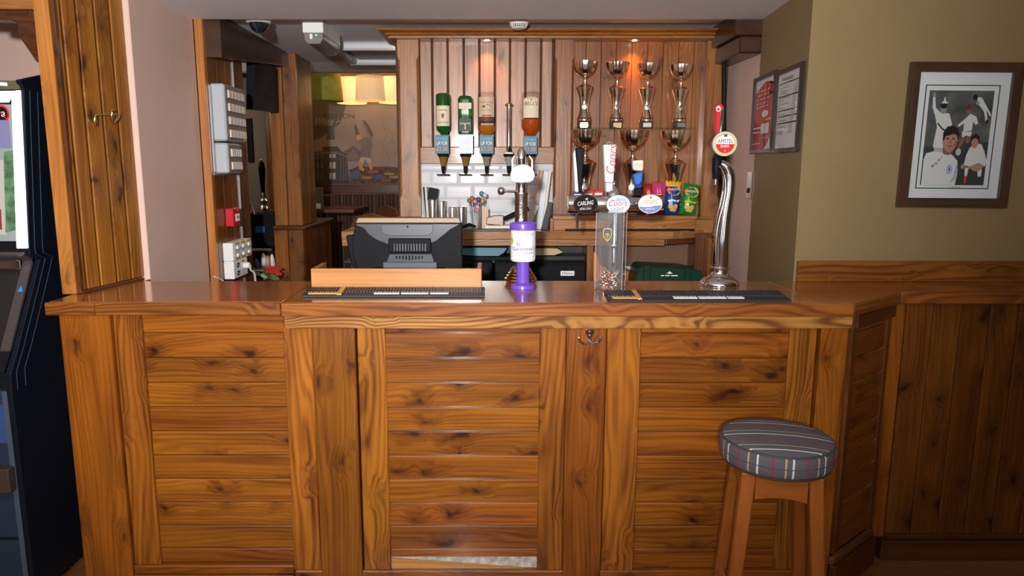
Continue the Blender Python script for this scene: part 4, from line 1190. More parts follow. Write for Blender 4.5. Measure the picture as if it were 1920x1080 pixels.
foil_r = mat('crisp_red', (0.45, 0.035, 0.02), 0.3, metal=0.2)
foil_y = mat('crisp_yellow', (0.85, 0.45, 0.03), 0.35)
crisp(1259, 339, 402, 30, 3.90, 3, -6, foil_b, ink_white, 'blue crisp packet with yellow top beside the green one', top=foil_y)
crisp(1288, 342, 401, 31, 3.875, 9, -6, foil_g, foil_y, 'green crisp packet at the right end of the ledge')
crisp(1232, 342, 402, 28, 3.955, 4, -4, foil_p, foil_r, 'bright pink crisp packet half hidden behind the blue one', wk=False)
crisp(1216, 346, 402, 24, 4.005, -2, -2, foil_r, foil_y, 'red and orange crisp packet behind the right tap badge', wk=False)
for i, (u, c, tx) in enumerate(((1083, (0.03, 0.04, 0.25), 'flat blue snack packet lying behind the black oval tap badge'), (1103, (0.5, 0.05, 0.03), 'flat orange red snack packet lying on the ledge behind the tap bar'), (1122, (0.6, 0.03, 0.04), 'flat red and white snack packet lying on the ledge behind the finial'))):
    p = P(u, 359, 3.88)
    t = thing('snack_packet', tx, 'snack', (p.x, 3.90, zl1), 'snack packets lying on the ledge')
    hgt = P(u, 357 - i * 1.5, 3.88).z - zl1
    prism('bag', [(p.x - 0.033, zl1 + 0.001), (p.x + 0.033, zl1 + 0.001), (p.x + 0.035, zl1 + hgt * .6), (p.x + 0.028, zl1 + hgt), (p.x - 0.025, zl1 + hgt * 0.95), (p.x - 0.036, zl1 + hgt * .5)], 'XZ', 3.875, 3.905, mat('snack_%d' % i, c, 0.3), t, 0.004)
    f = Flat(plane_map((p.x - 0.02, 3.875, zl1 + hgt * 0.7), (0.04, 0, 0), (0, 0, hgt * 0.15))); f.rect(0, 0, 1, 1, ink_white); f.build('print', t)
# ================================================================== THINGS ON THE BAR TOP
Z0 = ZC + 0.0004
# ---- bar runners
run_m = mat('runner_rubber', (0.022, 0.024, 0.030), 0.55)
run_r = mat('runner_rib', (0.055, 0.058, 0.066), 0.5)
def runner(uf0, uf1, vf, ub0, ub1, vb, label, gold_u, word_us, band):
    a, b, c_, d_ = PZ(uf0, vf, Z0), PZ(uf1, vf, Z0), PZ(ub1, vb, Z0), PZ(ub0, vb, Z0)
    t = thing('bar_runner', label, 'bar mat', ((a.x + b.x) / 2, (a.y + d_.y) / 2, Z0), 'bar runners on the bar top')
    prism('mat', [(a.x, a.y), (b.x, b.y), (c_.x, c_.y), (d_.x, d_.y)], 'XY', Z0, Z0 + 0.009, run_m, t, 0.002)
    vs, fs = [], []
    n = 62
    for i in range(n):
        s0, s1 = (i + 0.25) / n, (i + 0.8) / n
        k = len(vs)
        for zz in (Z0 + 0.0088, Z0 + 0.0125):
            for (s, q) in ((s0, 0.34), (s1, 0.34), (s1, 0.95), (s0, 0.95)):
                p = a.lerp(b, s).lerp(d_.lerp(c_, s), q)
                vs.append((p.x, p.y, zz))
        fs += [(k + 4, k + 5, k + 6, k + 7), (k, k + 1, k + 5, k + 4), (k + 1, k + 2, k + 6, k + 5), (k + 2, k + 3, k + 7, k + 6), (k + 3, k, k + 4, k + 7)]
    tag(mesh_obj('ribs', vs, fs, run_r, t), kind='stuff')
    def patch(nm, s0, s1, q0, q1, m, zz, wav=0):
        pts = []
        N_ = 14 if wav else 1
        for i in range(N_ + 1):
            s = s0 + (s1 - s0) * i / N_
            pts.append(a.lerp(b, s).lerp(d_.lerp(c_, s), q0))
        for i in range(N_, -1, -1):
            s = s0 + (s1 - s0) * i / N_
            pts.append(a.lerp(b, s).lerp(d_.lerp(c_, s), q1 + wav * math.sin(i * 2.4)))
        prism(nm, [(p.x, p.y) for p in pts], 'XY', Z0 + 0.008, zz, m, t)
    gm2 = mat('runner_gold', (0.75, 0.40, 0.09), 0.5)
    patch('gold_script', gold_u[0], gold_u[1], 0.12, 0.30, gm2, Z0 + 0.0118, 0.05)
    patch('gold_band', band[0], band[1], 0.04, 0.96, gm2, Z0 + 0.0132)
    for s0, s1 in word_us:
        patch('white_lettering', s0, s1, 0.13, 0.29, ink_white, Z0 + 0.0118, 0.03)
runner(566, 909, 558, 578, 909, 543, 'dark grey ribbed bar runner before the wooden box', (0.03, 0.19), ((0.39, 0.53), (0.54, 0.69), (0.70, 0.80)), (0.19, 0.215))
runner(1143, 1484, 567, 1132, 1458, 549, 'dark grey ribbed bar runner before the clear collection box', (0.02, 0.17), ((0.36, 0.49), (0.50, 0.65), (0.66, 0.75)), (0.155, 0.18))

# ---- wooden box in front of the till
wbx = thing('till_surround', 'low pale oak box screening the till on the bar top', 'box', (-0.37, 2.82, Z0))
q0, q1 = PZ(584, 542, Z0), PZ(903, 542, Z0)
hb_ = P(740, 504, q0.y).z
box('front_board', (q0.x, q0.y, Z0), (q1.x, q0.y + 0.018, hb_), box_x, wbx, 0.002)
box('side_board', (q0.x + 0.0005, q0.y + 0.0185, Z0), (q0.x + 0.018, 2.915, hb_), wood('box_side', (0.55, 0.23, 0.07), (0.34, 0.12, 0.03), 'Y', 0), wbx, 0.002)
box('side_board', (q1.x - 0.018, q0.y + 0.0185, Z0), (q1.x - 0.0005, 2.915, hb_), wood('box_side', (0.55, 0.23, 0.07), (0.34, 0.12, 0.03), 'Y', 0), wbx, 0.002)

# ---- till (back of the screen)
YTl = 2.86
till = thing('till', 'black touchscreen till seen from behind inside the wooden box', 'till', (P(765, 520, YTl).x, YTl, Z0))
dkg = mat('till_grey', (0.045, 0.053, 0.066), 0.3)
dkg2 = mat('till_grey_light', (0.085, 0.10, 0.125), 0.28)
def pxz(pts, Y): return [(P(u, v, Y).x, P(u, v, Y).z) for u, v in pts]
prism('shell', pxz(((660, 450), (667, 418), (866, 418), (867, 505), (668, 505), (662, 480)), YTl), 'XZ', YTl, YTl + 0.05, black, till, 0.004)
tan = mat('till_bezel_tan', (0.33, 0.22, 0.12), 0.4)
prism('top_bezel', pxz(((671, 409), (860, 409), (864, 418), (667, 418)), YTl), 'XZ', YTl + 0.002, YTl + 0.05, tan, till, 0.002)
curve = [(668, 421), (862, 419)]
lo_ = [(862, 421), (845, 430), (832, 441), (818, 452), (800, 459), (780, 461.5), (755, 461.5), (728, 458), (706, 450), (692, 440), (682, 428), (668, 423)]
prism('back_panel', pxz([(668, 419.5), (861, 419.5)] + lo_, YTl - 0.006), 'XZ', YTl - 0.010, YTl - 0.0005, dkg, till, 0.002)
cvp = prism('cover_plate', pxz(((715, 421), (812, 421), (812, 434), (806, 440), (796, 442), (735, 442), (722, 440), (715, 434)), YTl - 0.012), 'XZ', YTl - 0.014, YTl - 0.0105, dkg2, till, 0.0015)
tag(lathe('keyhole', [(0.0, 0), (0.004, 0), (0.004, 0.002), (0.0, 0.002)], P(764, 425, YTl - 0.0145), blackm, cvp, 12, axis=(0, -1, 0)))
vh = pbox('vent_housing', 728, 808, 447, 474, YTl - 0.022, YTl - 0.0105, black, till, 0.004)
for k in range(12):
    u = 738 + k * 5.3
    pbox('vent_fin', u, u + 2.4, 457, 471, YTl - 0.0265, YTl - 0.0222, dkg2 if k % 5 else dkg, vh, 0.0006)
sn_ = prism('stand_neck', pxz(((724, 492), (730, 476), (810, 476), (815, 492)), YTl - 0.03), 'XZ', YTl - 0.032, YTl - 0.0225, dkg, till, 0.003)
for k in range(9):
    u = 742 + k * 6
    pbox('stand_slot', u, u + 3, 479 + abs(k - 4) * 0.3, 488 - abs(k - 4) * 0.8, YTl - 0.0345, YTl - 0.0322, blackm, sn_, 0.0006)
pbox('stand_base', 718, 819, 492, 503, YTl - 0.045, YTl - 0.0, dkg2, till, 0.003)
box('foot', (P(700, 505, YTl).x, YTl - 0.04, Z0), (P(835, 505, YTl).x, YTl + 0.05, P(765, 503.5, YTl - .045).z), black, till, 0.004)
prism('customer_display', pxz(((648, 442), (668, 440), (680, 500), (660, 502)), YTl + 0.06), 'XZ', YTl + 0.06, YTl + 0.10, black, till, 0.004)

# ---- cider font, chrome column
YFt = 2.878
xf = P(977, 430, YFt).x
zf_ = lambda v: P(977, v, YFt).z
ft = thing('beer_font', 'chrome column beer font with white badge standing behind the purple tin', 'beer font', (xf, YFt, Z0))
bronze = mat('font_bronze', (0.72, 0.52, 0.33), 0.10, 1.0)
bp_ = [(0.060, 0.0), (0.062, 0.004), (0.062, 0.010)]
for k in range(4):
    r = 0.068 - 0.007 * k; z = 0.010 + 0.0115 * k
    bp_ += [(r - 0.004, z + 0.001), (r, z + 0.005), (r - 0.002, z + 0.010)]
bp_ += [(0.040, 0.060), (0.030, 0.070)]
lathe('base', bp_, (xf, YFt, Z0), bronze, ft, 36)
hammer = mat('hammered_steel', (0.66, 0.60, 0.55), 0.14, 1.0, bump=0.9, nscale=240)
lathe('column', [(0.026, Z0 + 0.066), (0.026, zf_(366)), (0.028, zf_(364)), (0.028, zf_(361))], (xf, YFt, 0), hammer, ft, 28)
lathe('upper_column', [(0.023, zf_(361)), (0.023, zf_(340)), (0.020, zf_(335)), (0.020, zf_(300)), (0.017, zf_(285)), (0.008, zf_(277)), (0.0, zf_(275.5))], (xf, YFt, 0), chrome, ft, 28)
hp = [P(970, 359, YFt - 0.02), P(950, 358.5, YFt - 0.022), P(944, 358, YFt - 0.022)]
tube('tap_arm', hp, [0.0055, 0.005, 0.008], chrome, ft, 12)
lathe('tap_ball', [(0.0, -0.016), (0.008, -0.014), (0.014, -0.008), (0.016, 0.0), (0.014, 0.008), (0.008, 0.014), (0.0, 0.016)], P(940, 358, YFt - 0.022), steel, ft, 20)
lit = mat('lit_badge', (0.72, 0.70, 0.72), 0.5, emit=0.10, ecol=(1, 0.93, 0.97))
lit2 = mat('lit_badge_edge', (0.9, 0.8, 0.86), 0.3, emit=0.35, ecol=(1, 0.85, 0.95))
for u in (961.5, 997):
    tube('side_light', [P(u, 328, YFt - 0.005), P(u - 1 if u < 970 else u + 1, 300, YFt - 0.005), P(u + (3 if u < 970 else -5), 292, YFt - 0.005)], [0.0035, 0.0035, 0.002], lit2, ft, 8)
bpts = [(957, 327), (960, 318), (966, 313), (972, 309.5), (981, 308), (990, 310), (996, 314), (1001, 321), (1003, 329), (1000, 338), (993, 341.5), (978, 342.5), (964, 341.5), (958, 338)]
bdg = prism('badge', pxz(bpts, YFt - 0.045), 'XZ', YFt - 0.046, YFt - 0.030, lit, ft, 0.003)
pm = plane_map((0, YFt - 0.046, 0), (1, 0, 0), (0, 0, 1))
f = Flat(pm, base=0.0006)
pinkink = mat('ink_pink', (0.85, 0.45, 0.52), 0.5)
c0, c1 = P(964, 337, YFt - .046), P(997, 330, YFt - .046)
f.poly([(c0.x + 0.006, c0.z + 0.003), (c1.x - 0.006, c0.z + 0.003), (c1.x - 0.003, c0.z + 0.008), (c0.x + 0.003, c0.z + 0.008)], pinkink)
c0, c1 = P(976, 326, YFt - .046), P(984, 317, YFt - .046)
f.poly([(c0.x, c0.z), (c1.x, c0.z), (c1.x - 0.004, c1.z), (c0.x + 0.004, c1.z)], mat('ink_pale_pink', (0.85, 0.66, 0.72), 0.5))
f.build('badge_print', bdg)
tube('badge_stalk', [(xf, YFt - 0.031, zf_(330)), (xf, YFt - 0.012, zf_(330))], 0.008, chrome, ft, 8)

# ---- purple collecting tin
pt = PZ(980, 539, Z0); xt, yt = pt.x, 2.757
zt_ = lambda v: P(980, v, yt).z
tin = thing('collecting_tin', 'purple charity collecting tin with white label standing on a stem', 'collecting tin', (xt, yt, Z0))
pur = mat('purple_plastic', (0.17, 0.075, 0.52), 0.28)
scp = yt / F_PX
lathe('base', [(24 * scp, 0), (24 * scp, 0.004), (22.5 * scp, 0.014), (14 * scp, 0.020), (12.5 * scp, 0.022)], (xt, yt, Z0), pur, tin, 32)
lathe('stem', [(12.5 * scp, Z0 + 0.020), (12.0 * scp, zt_(488))], (xt, yt, 0), pur, tin, 28)
can_ = lathe('canister', [(21 * scp, zt_(489)), (22.2 * scp, zt_(488)), (23 * scp, zt_(430))], (xt, yt, 0), white, tin, 36)
lathe('lid', [(23 * scp, zt_(431)), (25 * scp, zt_(430)), (25.5 * scp, zt_(420)), (24.5 * scp, zt_(417.5)), (20 * scp, zt_(417)), (19 * scp, zt_(419)), (0.0, zt_(419))], (xt, yt, 0), pur, tin, 36)
f = Flat(cyl_map((xt, yt, 0), 23.1 * scp, 0.0), base=0.0006)
lab = mat('label_white', (0.80, 0.80, 0.84), 0.6); inkg = mat('ink_grey_purple', (0.10, 0.075, 0.18), 0.6)
rr = 23.1 * scp
f.rect(-rr * 1.45, zt_(486), rr * 1.45, zt_(432), lab, nx=24)
f.text('SUPPORT', -rr * 0.35, zt_(441), rr * 1.45, 0.013, mat('ink_pale', (0.42, 0.39, 0.50), 0.6))
f.text('St.', -rr * 0.62, zt_(459), rr * 0.48, 0.015, inkg)
f.text("Gemma's", -rr * 0.98, zt_(467.5), rr * 2.05, 0.015, inkg)
f.text('Hospice', rr * 0.05, zt_(474), rr * 0.95, 0.009, inkg)
f.rect(rr * 0.1, zt_(479), rr * 0.9, zt_(478), mat('ink_pale', (0.42, 0.39, 0.50), 0.6))
f.ellipse(-rr * 1.15, zt_(450), 0.012, 0.014, mat('ink_lime', (0.38, 0.58, 0.05), 0.6), 16)
f.build('label', can_)

# ---- clear acrylic collection box with coins
ab = PZ(1148, 545, Z0)
yaw = R(-17)
acr = thing('clear_collection_box', 'tall clear acrylic collection box with a crest and coins at the bottom', 'collection box', (ab.x, ab.y + 0.055, Z0), rot=(0, 0, yaw))
wA = 0.104; hA = P(1140, 401, ab.y).z - Z0
acm = clear_mat('acrylic', (0.97, 0.975, 0.985), 1.0, 1.55, 0.06, 0.032)
th = 0.004
edge = mat('acrylic_edge', (0.55, 0.57, 0.60), 0.2)
for nm, a, b in (('pane', (-wA / 2, -wA / 2, 0.004), (wA / 2, -wA / 2 + th, hA)), ('pane', (-wA / 2, wA / 2 - th, 0.004), (wA / 2, wA / 2, hA)),
                 ('pane', (-wA / 2, -wA / 2 + th, 0.004), (-wA / 2 + th, wA / 2 - th, hA)), ('pane', (wA / 2 - th, -wA / 2 + th, 0.004), (wA / 2, wA / 2 - th, hA))):
    box(nm, a, b, acm, acr, 0)
box('floor_pane', (-wA / 2, -wA / 2, 0), (wA / 2, wA / 2, 0.004), acm, acr, 0)
box('top_pane', (-wA / 2, -wA / 2, hA), (wA / 2, wA / 2, hA + 0.004), acm, acr, 0)
for sx in (-1, 1):
    for sy in (-1, 1):
        box('edge_bead', (sx * wA / 2 - 0.0007, sy * wA / 2 - 0.0007, 0.002), (sx * wA / 2 + 0.0007, sy * wA / 2 + 0.0007, hA + 0.003), edge, acr, 0.0004)
# inner chute
for k, (zq, ww_) in enumerate(((0.165, 0.070), (0.095, 0.050), (0.055, 0.040))):
    box('inner_ledge', (-ww_ / 2 + 0.012 * k, -0.03, zq), (ww_ / 2 + 0.012 * k, 0.03, zq + 0.004), acm, acr, 0.0003)
    box('chute_wall', (-ww_ / 2 + 0.012 * k, -0.03, zq - 0.05), (-ww_ / 2 + 0.004 + 0.012 * k, 0.03, zq), acm, acr, 0.0003)
# crest on the front pane
yel = mat('crest_yellow', (0.42, 0.40, 0.06), 0.5); blu = mat('crest_blue', (0.05, 0.07, 0.22), 0.5)
f = Flat(plane_map((0.0 - 0.008, -wA / 2 - 0.0004, 0.215), (0.017, 0, 0), (0, 0, 0.026)))
sh = [(-1, .75), (-.6, .92), (0, 1), (.6, .92), (1, .75), (1, .1), (.8, -.45), (.4, -.8), (0, -1.05), (-.4, -.8), (-.8, -.45), (-1, .1)]
for i in range(len(sh)):
    a, b = sh[i], sh[(i + 1) % len(sh)]
    f.poly([(a[0], a[1]), (b[0], b[1]), (b[0] * .78, b[1] * .8), (a[0] * .78, a[1] * .8)], yel)
f.poly([(-.6, .28), (.6, .28), (.62, .6), (0, .74), (-.62, .6)], blu)
f.rect(-.07, -.75, .07, .25, yel); f.rect(-.4, -.35, -.28, .2, yel); f.rect(.28, -.35, .4, .2, yel)
f.rect(-.4, .05, .4, .17, yel)
f.build('crest', acr)
f = Flat(plane_map((wA / 2 + 0.0004, 0.0, 0.215), (0, 0.017, 0), (0, 0, 0.026)))
for i in range(len(sh)):
    a, b = sh[i], sh[(i + 1) % len(sh)]
    f.poly([(a[0], a[1]), (b[0], b[1]), (b[0] * .78, b[1] * .8), (a[0] * .78, a[1] * .8)], yel)
f.rect(-.07, -.75, .07, .25, yel); f.rect(-.4, .05, .4, .17, yel)
f.build('crest', acr)
# coins: each a thing
coin_ms = [mat('coin_copper', (0.80, 0.52, 0.36), 0.32, 1.0), mat('coin_silver', (0.88, 0.85, 0.80), 0.3, 1.0), mat('coin_brass', (0.84, 0.70, 0.46), 0.3, 1.0)]
cmesh = []
for m_, r_ in zip(coin_ms, (0.0125, 0.0120, 0.0110)):
    o = lathe('coin', [(0.0, 0), (r_, 0), (r_, 0.0024), (r_ * .9, 0.0025), (0.0, 0.0022)], (0, 0, 0), m_, None, 14)
    cmesh.append(o.data); bpy.data.objects.remove(o)
rng = random.Random(3)
cy_, sy_ = math.cos(yaw), math.sin(yaw)
for i in range(130):
    lev = i // 17
    px, py = rng.uniform(-0.035, 0.035), rng.uniform(-0.035, 0.035)
    if i % 3 == 0: py = -0.036
    pz = Z0 + 0.0055 + lev * 0.0080 + rng.uniform(0, 0.003)
    if lev >= 4: px *= 0.8
    o = bpy.data.objects.new('coin', cmesh[i % 3]); COL.objects.link(o)
    o.location = (acr.location.x + px * cy_ - py * sy_, acr.location.y + px * sy_ + py * cy_, pz)
    o.rotation_euler = (rng.uniform(-0.5, 0.5) + (1.1 if i % 5 == 0 else 0), rng.uniform(-0.4, 0.4), rng.uniform(0, 6))
    tag(o, 'loose coin in the pile at the bottom of the clear collection box', 'coin', 'coins in the clear collection box')

# ---- three tap chrome bar font
YTb = 2.872
tb = thing('tap_tower', 'chrome bar font with three oval badges and tall tap handles', 'beer font', (P(1152, 527, YTb).x, YTb, Z0))
zb_ = P(1150, 382.5, YTb).z; rb_ = 16.5 * YTb / F_PX
xb0, xb1 = P(1064, 382, YTb).x, P(1243, 382, YTb).x
lathe('bar', [(rb_ * .6, 0), (rb_ * .95, 0.001), (rb_, 0.004), (rb_, xb1 - xb0 - 0.004), (rb_ * .95, xb1 - xb0 - 0.001), (rb_ * .6, xb1 - xb0)], (xb0, YTb, zb_), mat('satin_chrome', (0.80, 0.76, 0.72), 0.13, 1.0), tb, 36, axis=(1, 0, 0))
xs_ = P(1152, 450, YTb).x
lathe('column', [(0.045, 0), (0.045, 0.008), (0.030, 0.014), (0.027, 0.02), (0.027, zb_ - Z0)], (xs_, YTb, Z0), chrome, tb, 28)
zz = lambda u, v: P(u, v, YTb).z
lathe('finial', [(0.034, zz(1150, 368)), (0.032, zz(1150, 362)), (0.024, zz(1150, 357)), (0.012, zz(1150, 352)), (0.008, zz(1150, 349)), (0.011, zz(1150, 346)), (0.009, zz(1150, 342)), (0.005, zz(1150, 340)), (0.007, zz(1150, 338)), (0.0, zz(1150, 336.5))], (P(1151, 355, YTb).x, YTb, 0), chrome, tb, 28)
# badges
def badge(u, v, rx, ry, fill, name='badge'):
    Yq = YTb - rb_ - 0.012
    c = P(u, v, Yq); s = Yq / F_PX * 1.0
    lathe('badge_mount', [(0.008, 0), (0.008, 0.03)], (c.x, Yq + 0.002, c.z), chrome, tb, 10, axis=(0, 1, 0))
    pts = [(c.x + rx * s * math.cos(2 * math.pi * k / 36), c.z + ry * s * math.sin(2 * math.pi * k / 36)) for k in range(36)]
    o = prism(name, pts, 'XZ', Yq - 0.003, Yq + 0.005, chrome, tb, 0.001)
    f = Flat(plane_map((c.x, Yq - 0.003, c.z), (s, 0, 0), (0, 0, s)), base=0.0004)
    f.ellipse(0, 0, rx * .94, ry * .94, fill, 36)
    return f, o
f, o = badge(1098, 382.5, 23, 18, ink_black)
f.text('CARLING', -15, -3.5, 29, 7.5, ink_white, shear=0.15, rot=0.10)
f.line([(-9, -6.5), (12, -3.2)], 0.7, ink_red)
f.text('EXTRA COLD', -10.5, -11.5, 21, 3.6, ink_white, rot=0.08)
f.poly([(0, 7.5), (3.5, 7.5), (4, 12), (1, 10), (-1, 11)], mat('ink_silver', (0.45, 0.45, 0.47), 0.4))
f.build('badge_print', o)
f, o = badge(1158.5, 383, 23, 18, mat('badge_ice', (0.66, 0.74, 0.80), 0.4))
f.poly([(-18, 4), (-10, 10), (-6, 8), (0, 14), (5, 10), (9, 13), (18, 4), (8, 6), (0, 4), (-9, 6)], mat('ink_ice_blue', (0.33, 0.52, 0.68), 0.5))
f.text('Coors', -18, -3.5, 34, 10.5, mat('ink_crimson', (0.60, 0.02, 0.06), 0.5), shear=0.25, rot=0.03)
f.text('LIGHT', -11.5, -12.5, 23, 6.8, mat('ink_slate', (0.13, 0.16, 0.22), 0.5))
f.build('badge_print', o)
f, o = badge(1219, 382.5, 23, 18, mat('badge_pale', (0.76, 0.78, 0.66), 0.4))
f.poly([(-20.5, -4), (-12, -5.5), (0, -5), (10, -3), (20.8, -2), (18.5, -9), (12, -14), (0, -16.8), (-12, -14), (-18.5, -9)], mat('ink_violet', (0.22, 0.23, 0.55), 0.5))
f.text("TETLEY'S", -12.5, 0.5, 24.5, 7, mat('ink_rust', (0.62, 0.16, 0.09), 0.5))
f.text('SMOOTH', -8, -10.5, 16, 3.5, ink_white)
f.poly([(-2, 12), (-1, 14), (0, 13.2), (1.2, 14), (2.2, 12), (0, 9.5)], ink_red)
f.build('badge_print', o)
# handles
def handle(name, pts_front, Y0_, Y1_, m, b=0.003):
    return prism(name, pxz(pts_front, Y0_), 'XZ', Y0_, Y1_, m, tb, b)
sil = mat('handle_silver', (0.66, 0.68, 0.72), 0.25, 0.6)
handle('tap_handle', ((1079, 277), (1095, 278), (1091, 362), (1085, 362)), 2.8570, 2.8870, black, 0.004)
handle('handle_side', ((1074.5, 288), (1078.5, 278), (1087, 360), (1078, 360)), 2.8640, 2.8780, sil, 0.002)
hc = handle('tap_handle', ((1132, 271), (1156, 271), (1150, 342), (1135, 342)), 2.8520, 2.8870, white, 0.003)
handle('handle_cap', ((1132, 270.5), (1141, 262), (1156, 270.5)), 2.8520, 2.8870, mat('cap_brown', (0.16, 0.09, 0.07), 0.4), 0.002)
handle('handle_foot', ((1135, 342.5), (1150, 342.5), (1148, 360), (1136, 360)), 2.8550, 2.8840, sil, 0.002)
f = Flat(plane_map((0, 2.8520, 0), (1, 0, 0), (0, 0, 1)), base=0.0006)
a = P(1153, 327, 2.8520); s = 2.8520 / F_PX
f.text('Coors', a.x, a.z, 52 * s, 17 * s, mat('ink_crimson', (0.60, 0.02, 0.06), 0.5), shear=0.15, rot=R(87))
a = P(1135, 330, 2.8520)
f.text('LIGHT', a.x, a.z, 14 * s, 3.2 * s, mat('ink_ice_blue', (0.33, 0.52, 0.68), 0.5), rot=0.1)
f.build('handle_print', hc)
fo = handle('tap_handle', ((1188, 327), (1206, 322), (1203.5, 340), (1198, 347), (1191.5, 345)), 2.8540, 2.8820, mat('handle_blue', (0.02, 0.15, 0.55), 0.3), 0.003)
ff_ = handle('handle_foam', ((1187, 301), (1207, 300), (1207, 318), (1203, 321), (1197, 319.5), (1190, 320), (1187.5, 317)), 2.8530, 2.8840, mat('foam_cream', (0.74, 0.70, 0.60), 0.4), 0.004)
handle('handle_blue_lower', ((1191.5, 345.5), (1198, 347.5), (1203.5, 341), (1203, 352), (1191.5, 352)), 2.8545, 2.8820, mat('handle_navy', (0.015, 0.04, 0.28), 0.3), 0.002)
handle('handle_foot', ((1191, 352.5), (1203.5, 352.5), (1205, 365), (1190, 365)), 2.8530, 2.8840, black, 0.003)
f = Flat(plane_map((0, 2.8530, 0), (1, 0, 0), (0, 0, 1)), base=0.0005)
a = P(1189, 314, 2.8530); f.text("TETLEY'S", a.x, a.z, 17 * s, 7 * s, mat('ink_rust', (0.62, 0.16, 0.09), 0.5)); f.build('handle_print', ff_)
lathe('tap_body', [(0.0, 0), (0.03, 0.002), (0.05, 0.010), (0.05, 0.018), (0.02, 0.022)], (P(1186, 365, 2.8820).x, 2.9120, zb_ + rb_ * 0.4), black, tb, 24)
tube('spout', [(P(1083, 398, 2.9020).x, 2.9020, zb_), (P(1083, 405, 2.9020).x, 2.9170, zz(1083, 408)), (P(1083, 431, 2.9020).x, 2.9170, zz(1083, 430))], 0.006, chrome, tb, 10)
tube('spout', [(P(1216, 398, 2.9020).x, 2.9120, zb_), (P(1216, 405, 2.9020).x, 2.9220, zz(1216, 404))], 0.006, chrome, tb, 10)

# ---- tall swan neck lager font
YA = 2.82
pa = P(1349, 520, YA)
am = thing('lager_font', 'tall curved chrome lager font with round badge at the right of the bar', 'beer font', (pa.x, YA, Z0))
za = lambda v: P(1349, v, YA).z
s = YA / F_PX
lathe('base', [(36 * s, 0), (36.5 * s, 0.006), (35 * s, 0.016), (30 * s, 0.027), (22 * s, 0.037), (17 * s, 0.044), (14.5 * s, 0.054), (15 * s, 0.066), (19 * s, 0.070), (19.5 * s, 0.073), (18.5 * s, 0.077), (15 * s, 0.079), (15 * s, 0.086)], (pa.x, YA, Z0), chrome, am, 44)
cl = [(1351, 500), (1352, 470), (1354, 440), (1357, 410), (1362, 380), (1366.5, 352), (1366.5, 330), (1361, 314), (1350, 307), (1343, 309), (1341, 316)]
pts = [Vector((P(u, v, YA).x, YA, za(v))) for u, v in cl]
pts = spline(pts, 50)
tube('column', pts, [q * s for q in lerp_list([15, 14.8, 14.3, 13.5, 12.3, 11.5, 11.2, 10, 7.5, 6, 5], len(pts))], chrome, am, 24)
tube('cooling_pipe', spline([Vector((P(u, v, YA).x, YA - 0.030, za(v))) for u, v in ((1344, 311), (1353, 326), (1356, 355), (1351, 385), (1343, 415), (1338, 450), (1338, 480), (1341, 498))], 24), 0.0035, steel, am, 8)
lathe('nozzle_block', [(0.013, za(336)), (0.015, za(326)), (0.018, za(318)), (0.018, za(296)), (0.014, za(293))], (P(1342, 310, YA).x, YA - 0.012, 0), black, am, 18)
lathe('nozzle', [(0.006, za(346)), (0.007, za(336))], (P(1340, 340, YA).x, YA - 0.012, 0), steel, am, 12)
dsc = P(1357.5, 270, YA - 0.04)
lathe('badge', [(0.0, 0), (22 * s, 0), (22.5 * s, -0.004), (21.5 * s, -0.013), (0.0, -0.013)][::-1], dsc + Vector((0, 0.0, 0)), mat('badge_rim', (0.55, 0.68, 0.66), 0.3), am, 36, axis=(0, 1, 0))
f = Flat(plane_map((dsc.x, dsc.y - 0.0135, dsc.z), (s, 0, 0), (0, 0, s)), base=0.0006)
f.ellipse(0, 0, 20, 20, mat('badge_gold', (0.70, 0.50, 0.22), 0.4), 36)
f.ellipse(0, 0, 16.5, 16.5, ink_white, 36)
f.poly([(16.5 * math.cos(a_), 16.5 * math.sin(a_)) for a_ in [math.pi + 0.02 + (math.pi - 0.04) * i / 18 for i in range(19)]], ink_red)
f.text('AMSTEL', -14, 1.5, 28, 7, ink_black); f.text('BIER', -8, -6.5, 16, 4.5, ink_white)
f.rect(-3, 12.5, 3, 17, blu); f.text('A', -1.5, -13.5, 3, 3, ink_white)
f.build('badge_print', am)
# paddle handle
hp_ = [(1343, 255), (1340.5, 240), (1341, 215), (1341.5, 200), (1344.5, 195), (1350, 194), (1355, 197), (1356.5, 206), (1354, 235), (1351, 258)]
prism('handle', pxz(hp_, YA - 0.01), 'XZ', YA - 0.02, YA + 0.012, mat('handle_red', (0.60, 0.02, 0.03), 0.3), am, 0.004)
prism('handle_edge', pxz([(1351, 258), (1346.5, 258), (1352, 206), (1356.8, 200), (1357.5, 207), (1355, 236)], YA - 0.022), 'XZ', YA - 0.0235, YA + 0.014, chrome, am, 0.003)
f = Flat(plane_map((P(1347, 204, YA - .021).x, YA - 0.0205, P(1347, 204, YA - .021).z), (s, 0, 0), (0, 0, s)), base=0.0004)
f.ellipse(0, 0, 4.5, 5, ink_white, 18); f.ellipse(0, -1, 3.2, 2.4, ink_red, 14); f.build('handle_print', am)
tube('handle_stem', [P(1346, 257, YA - 0.005), (P(1343, 295, YA).x, YA - 0.012, za(294))], [0.008, 0.011], black, am, 12)
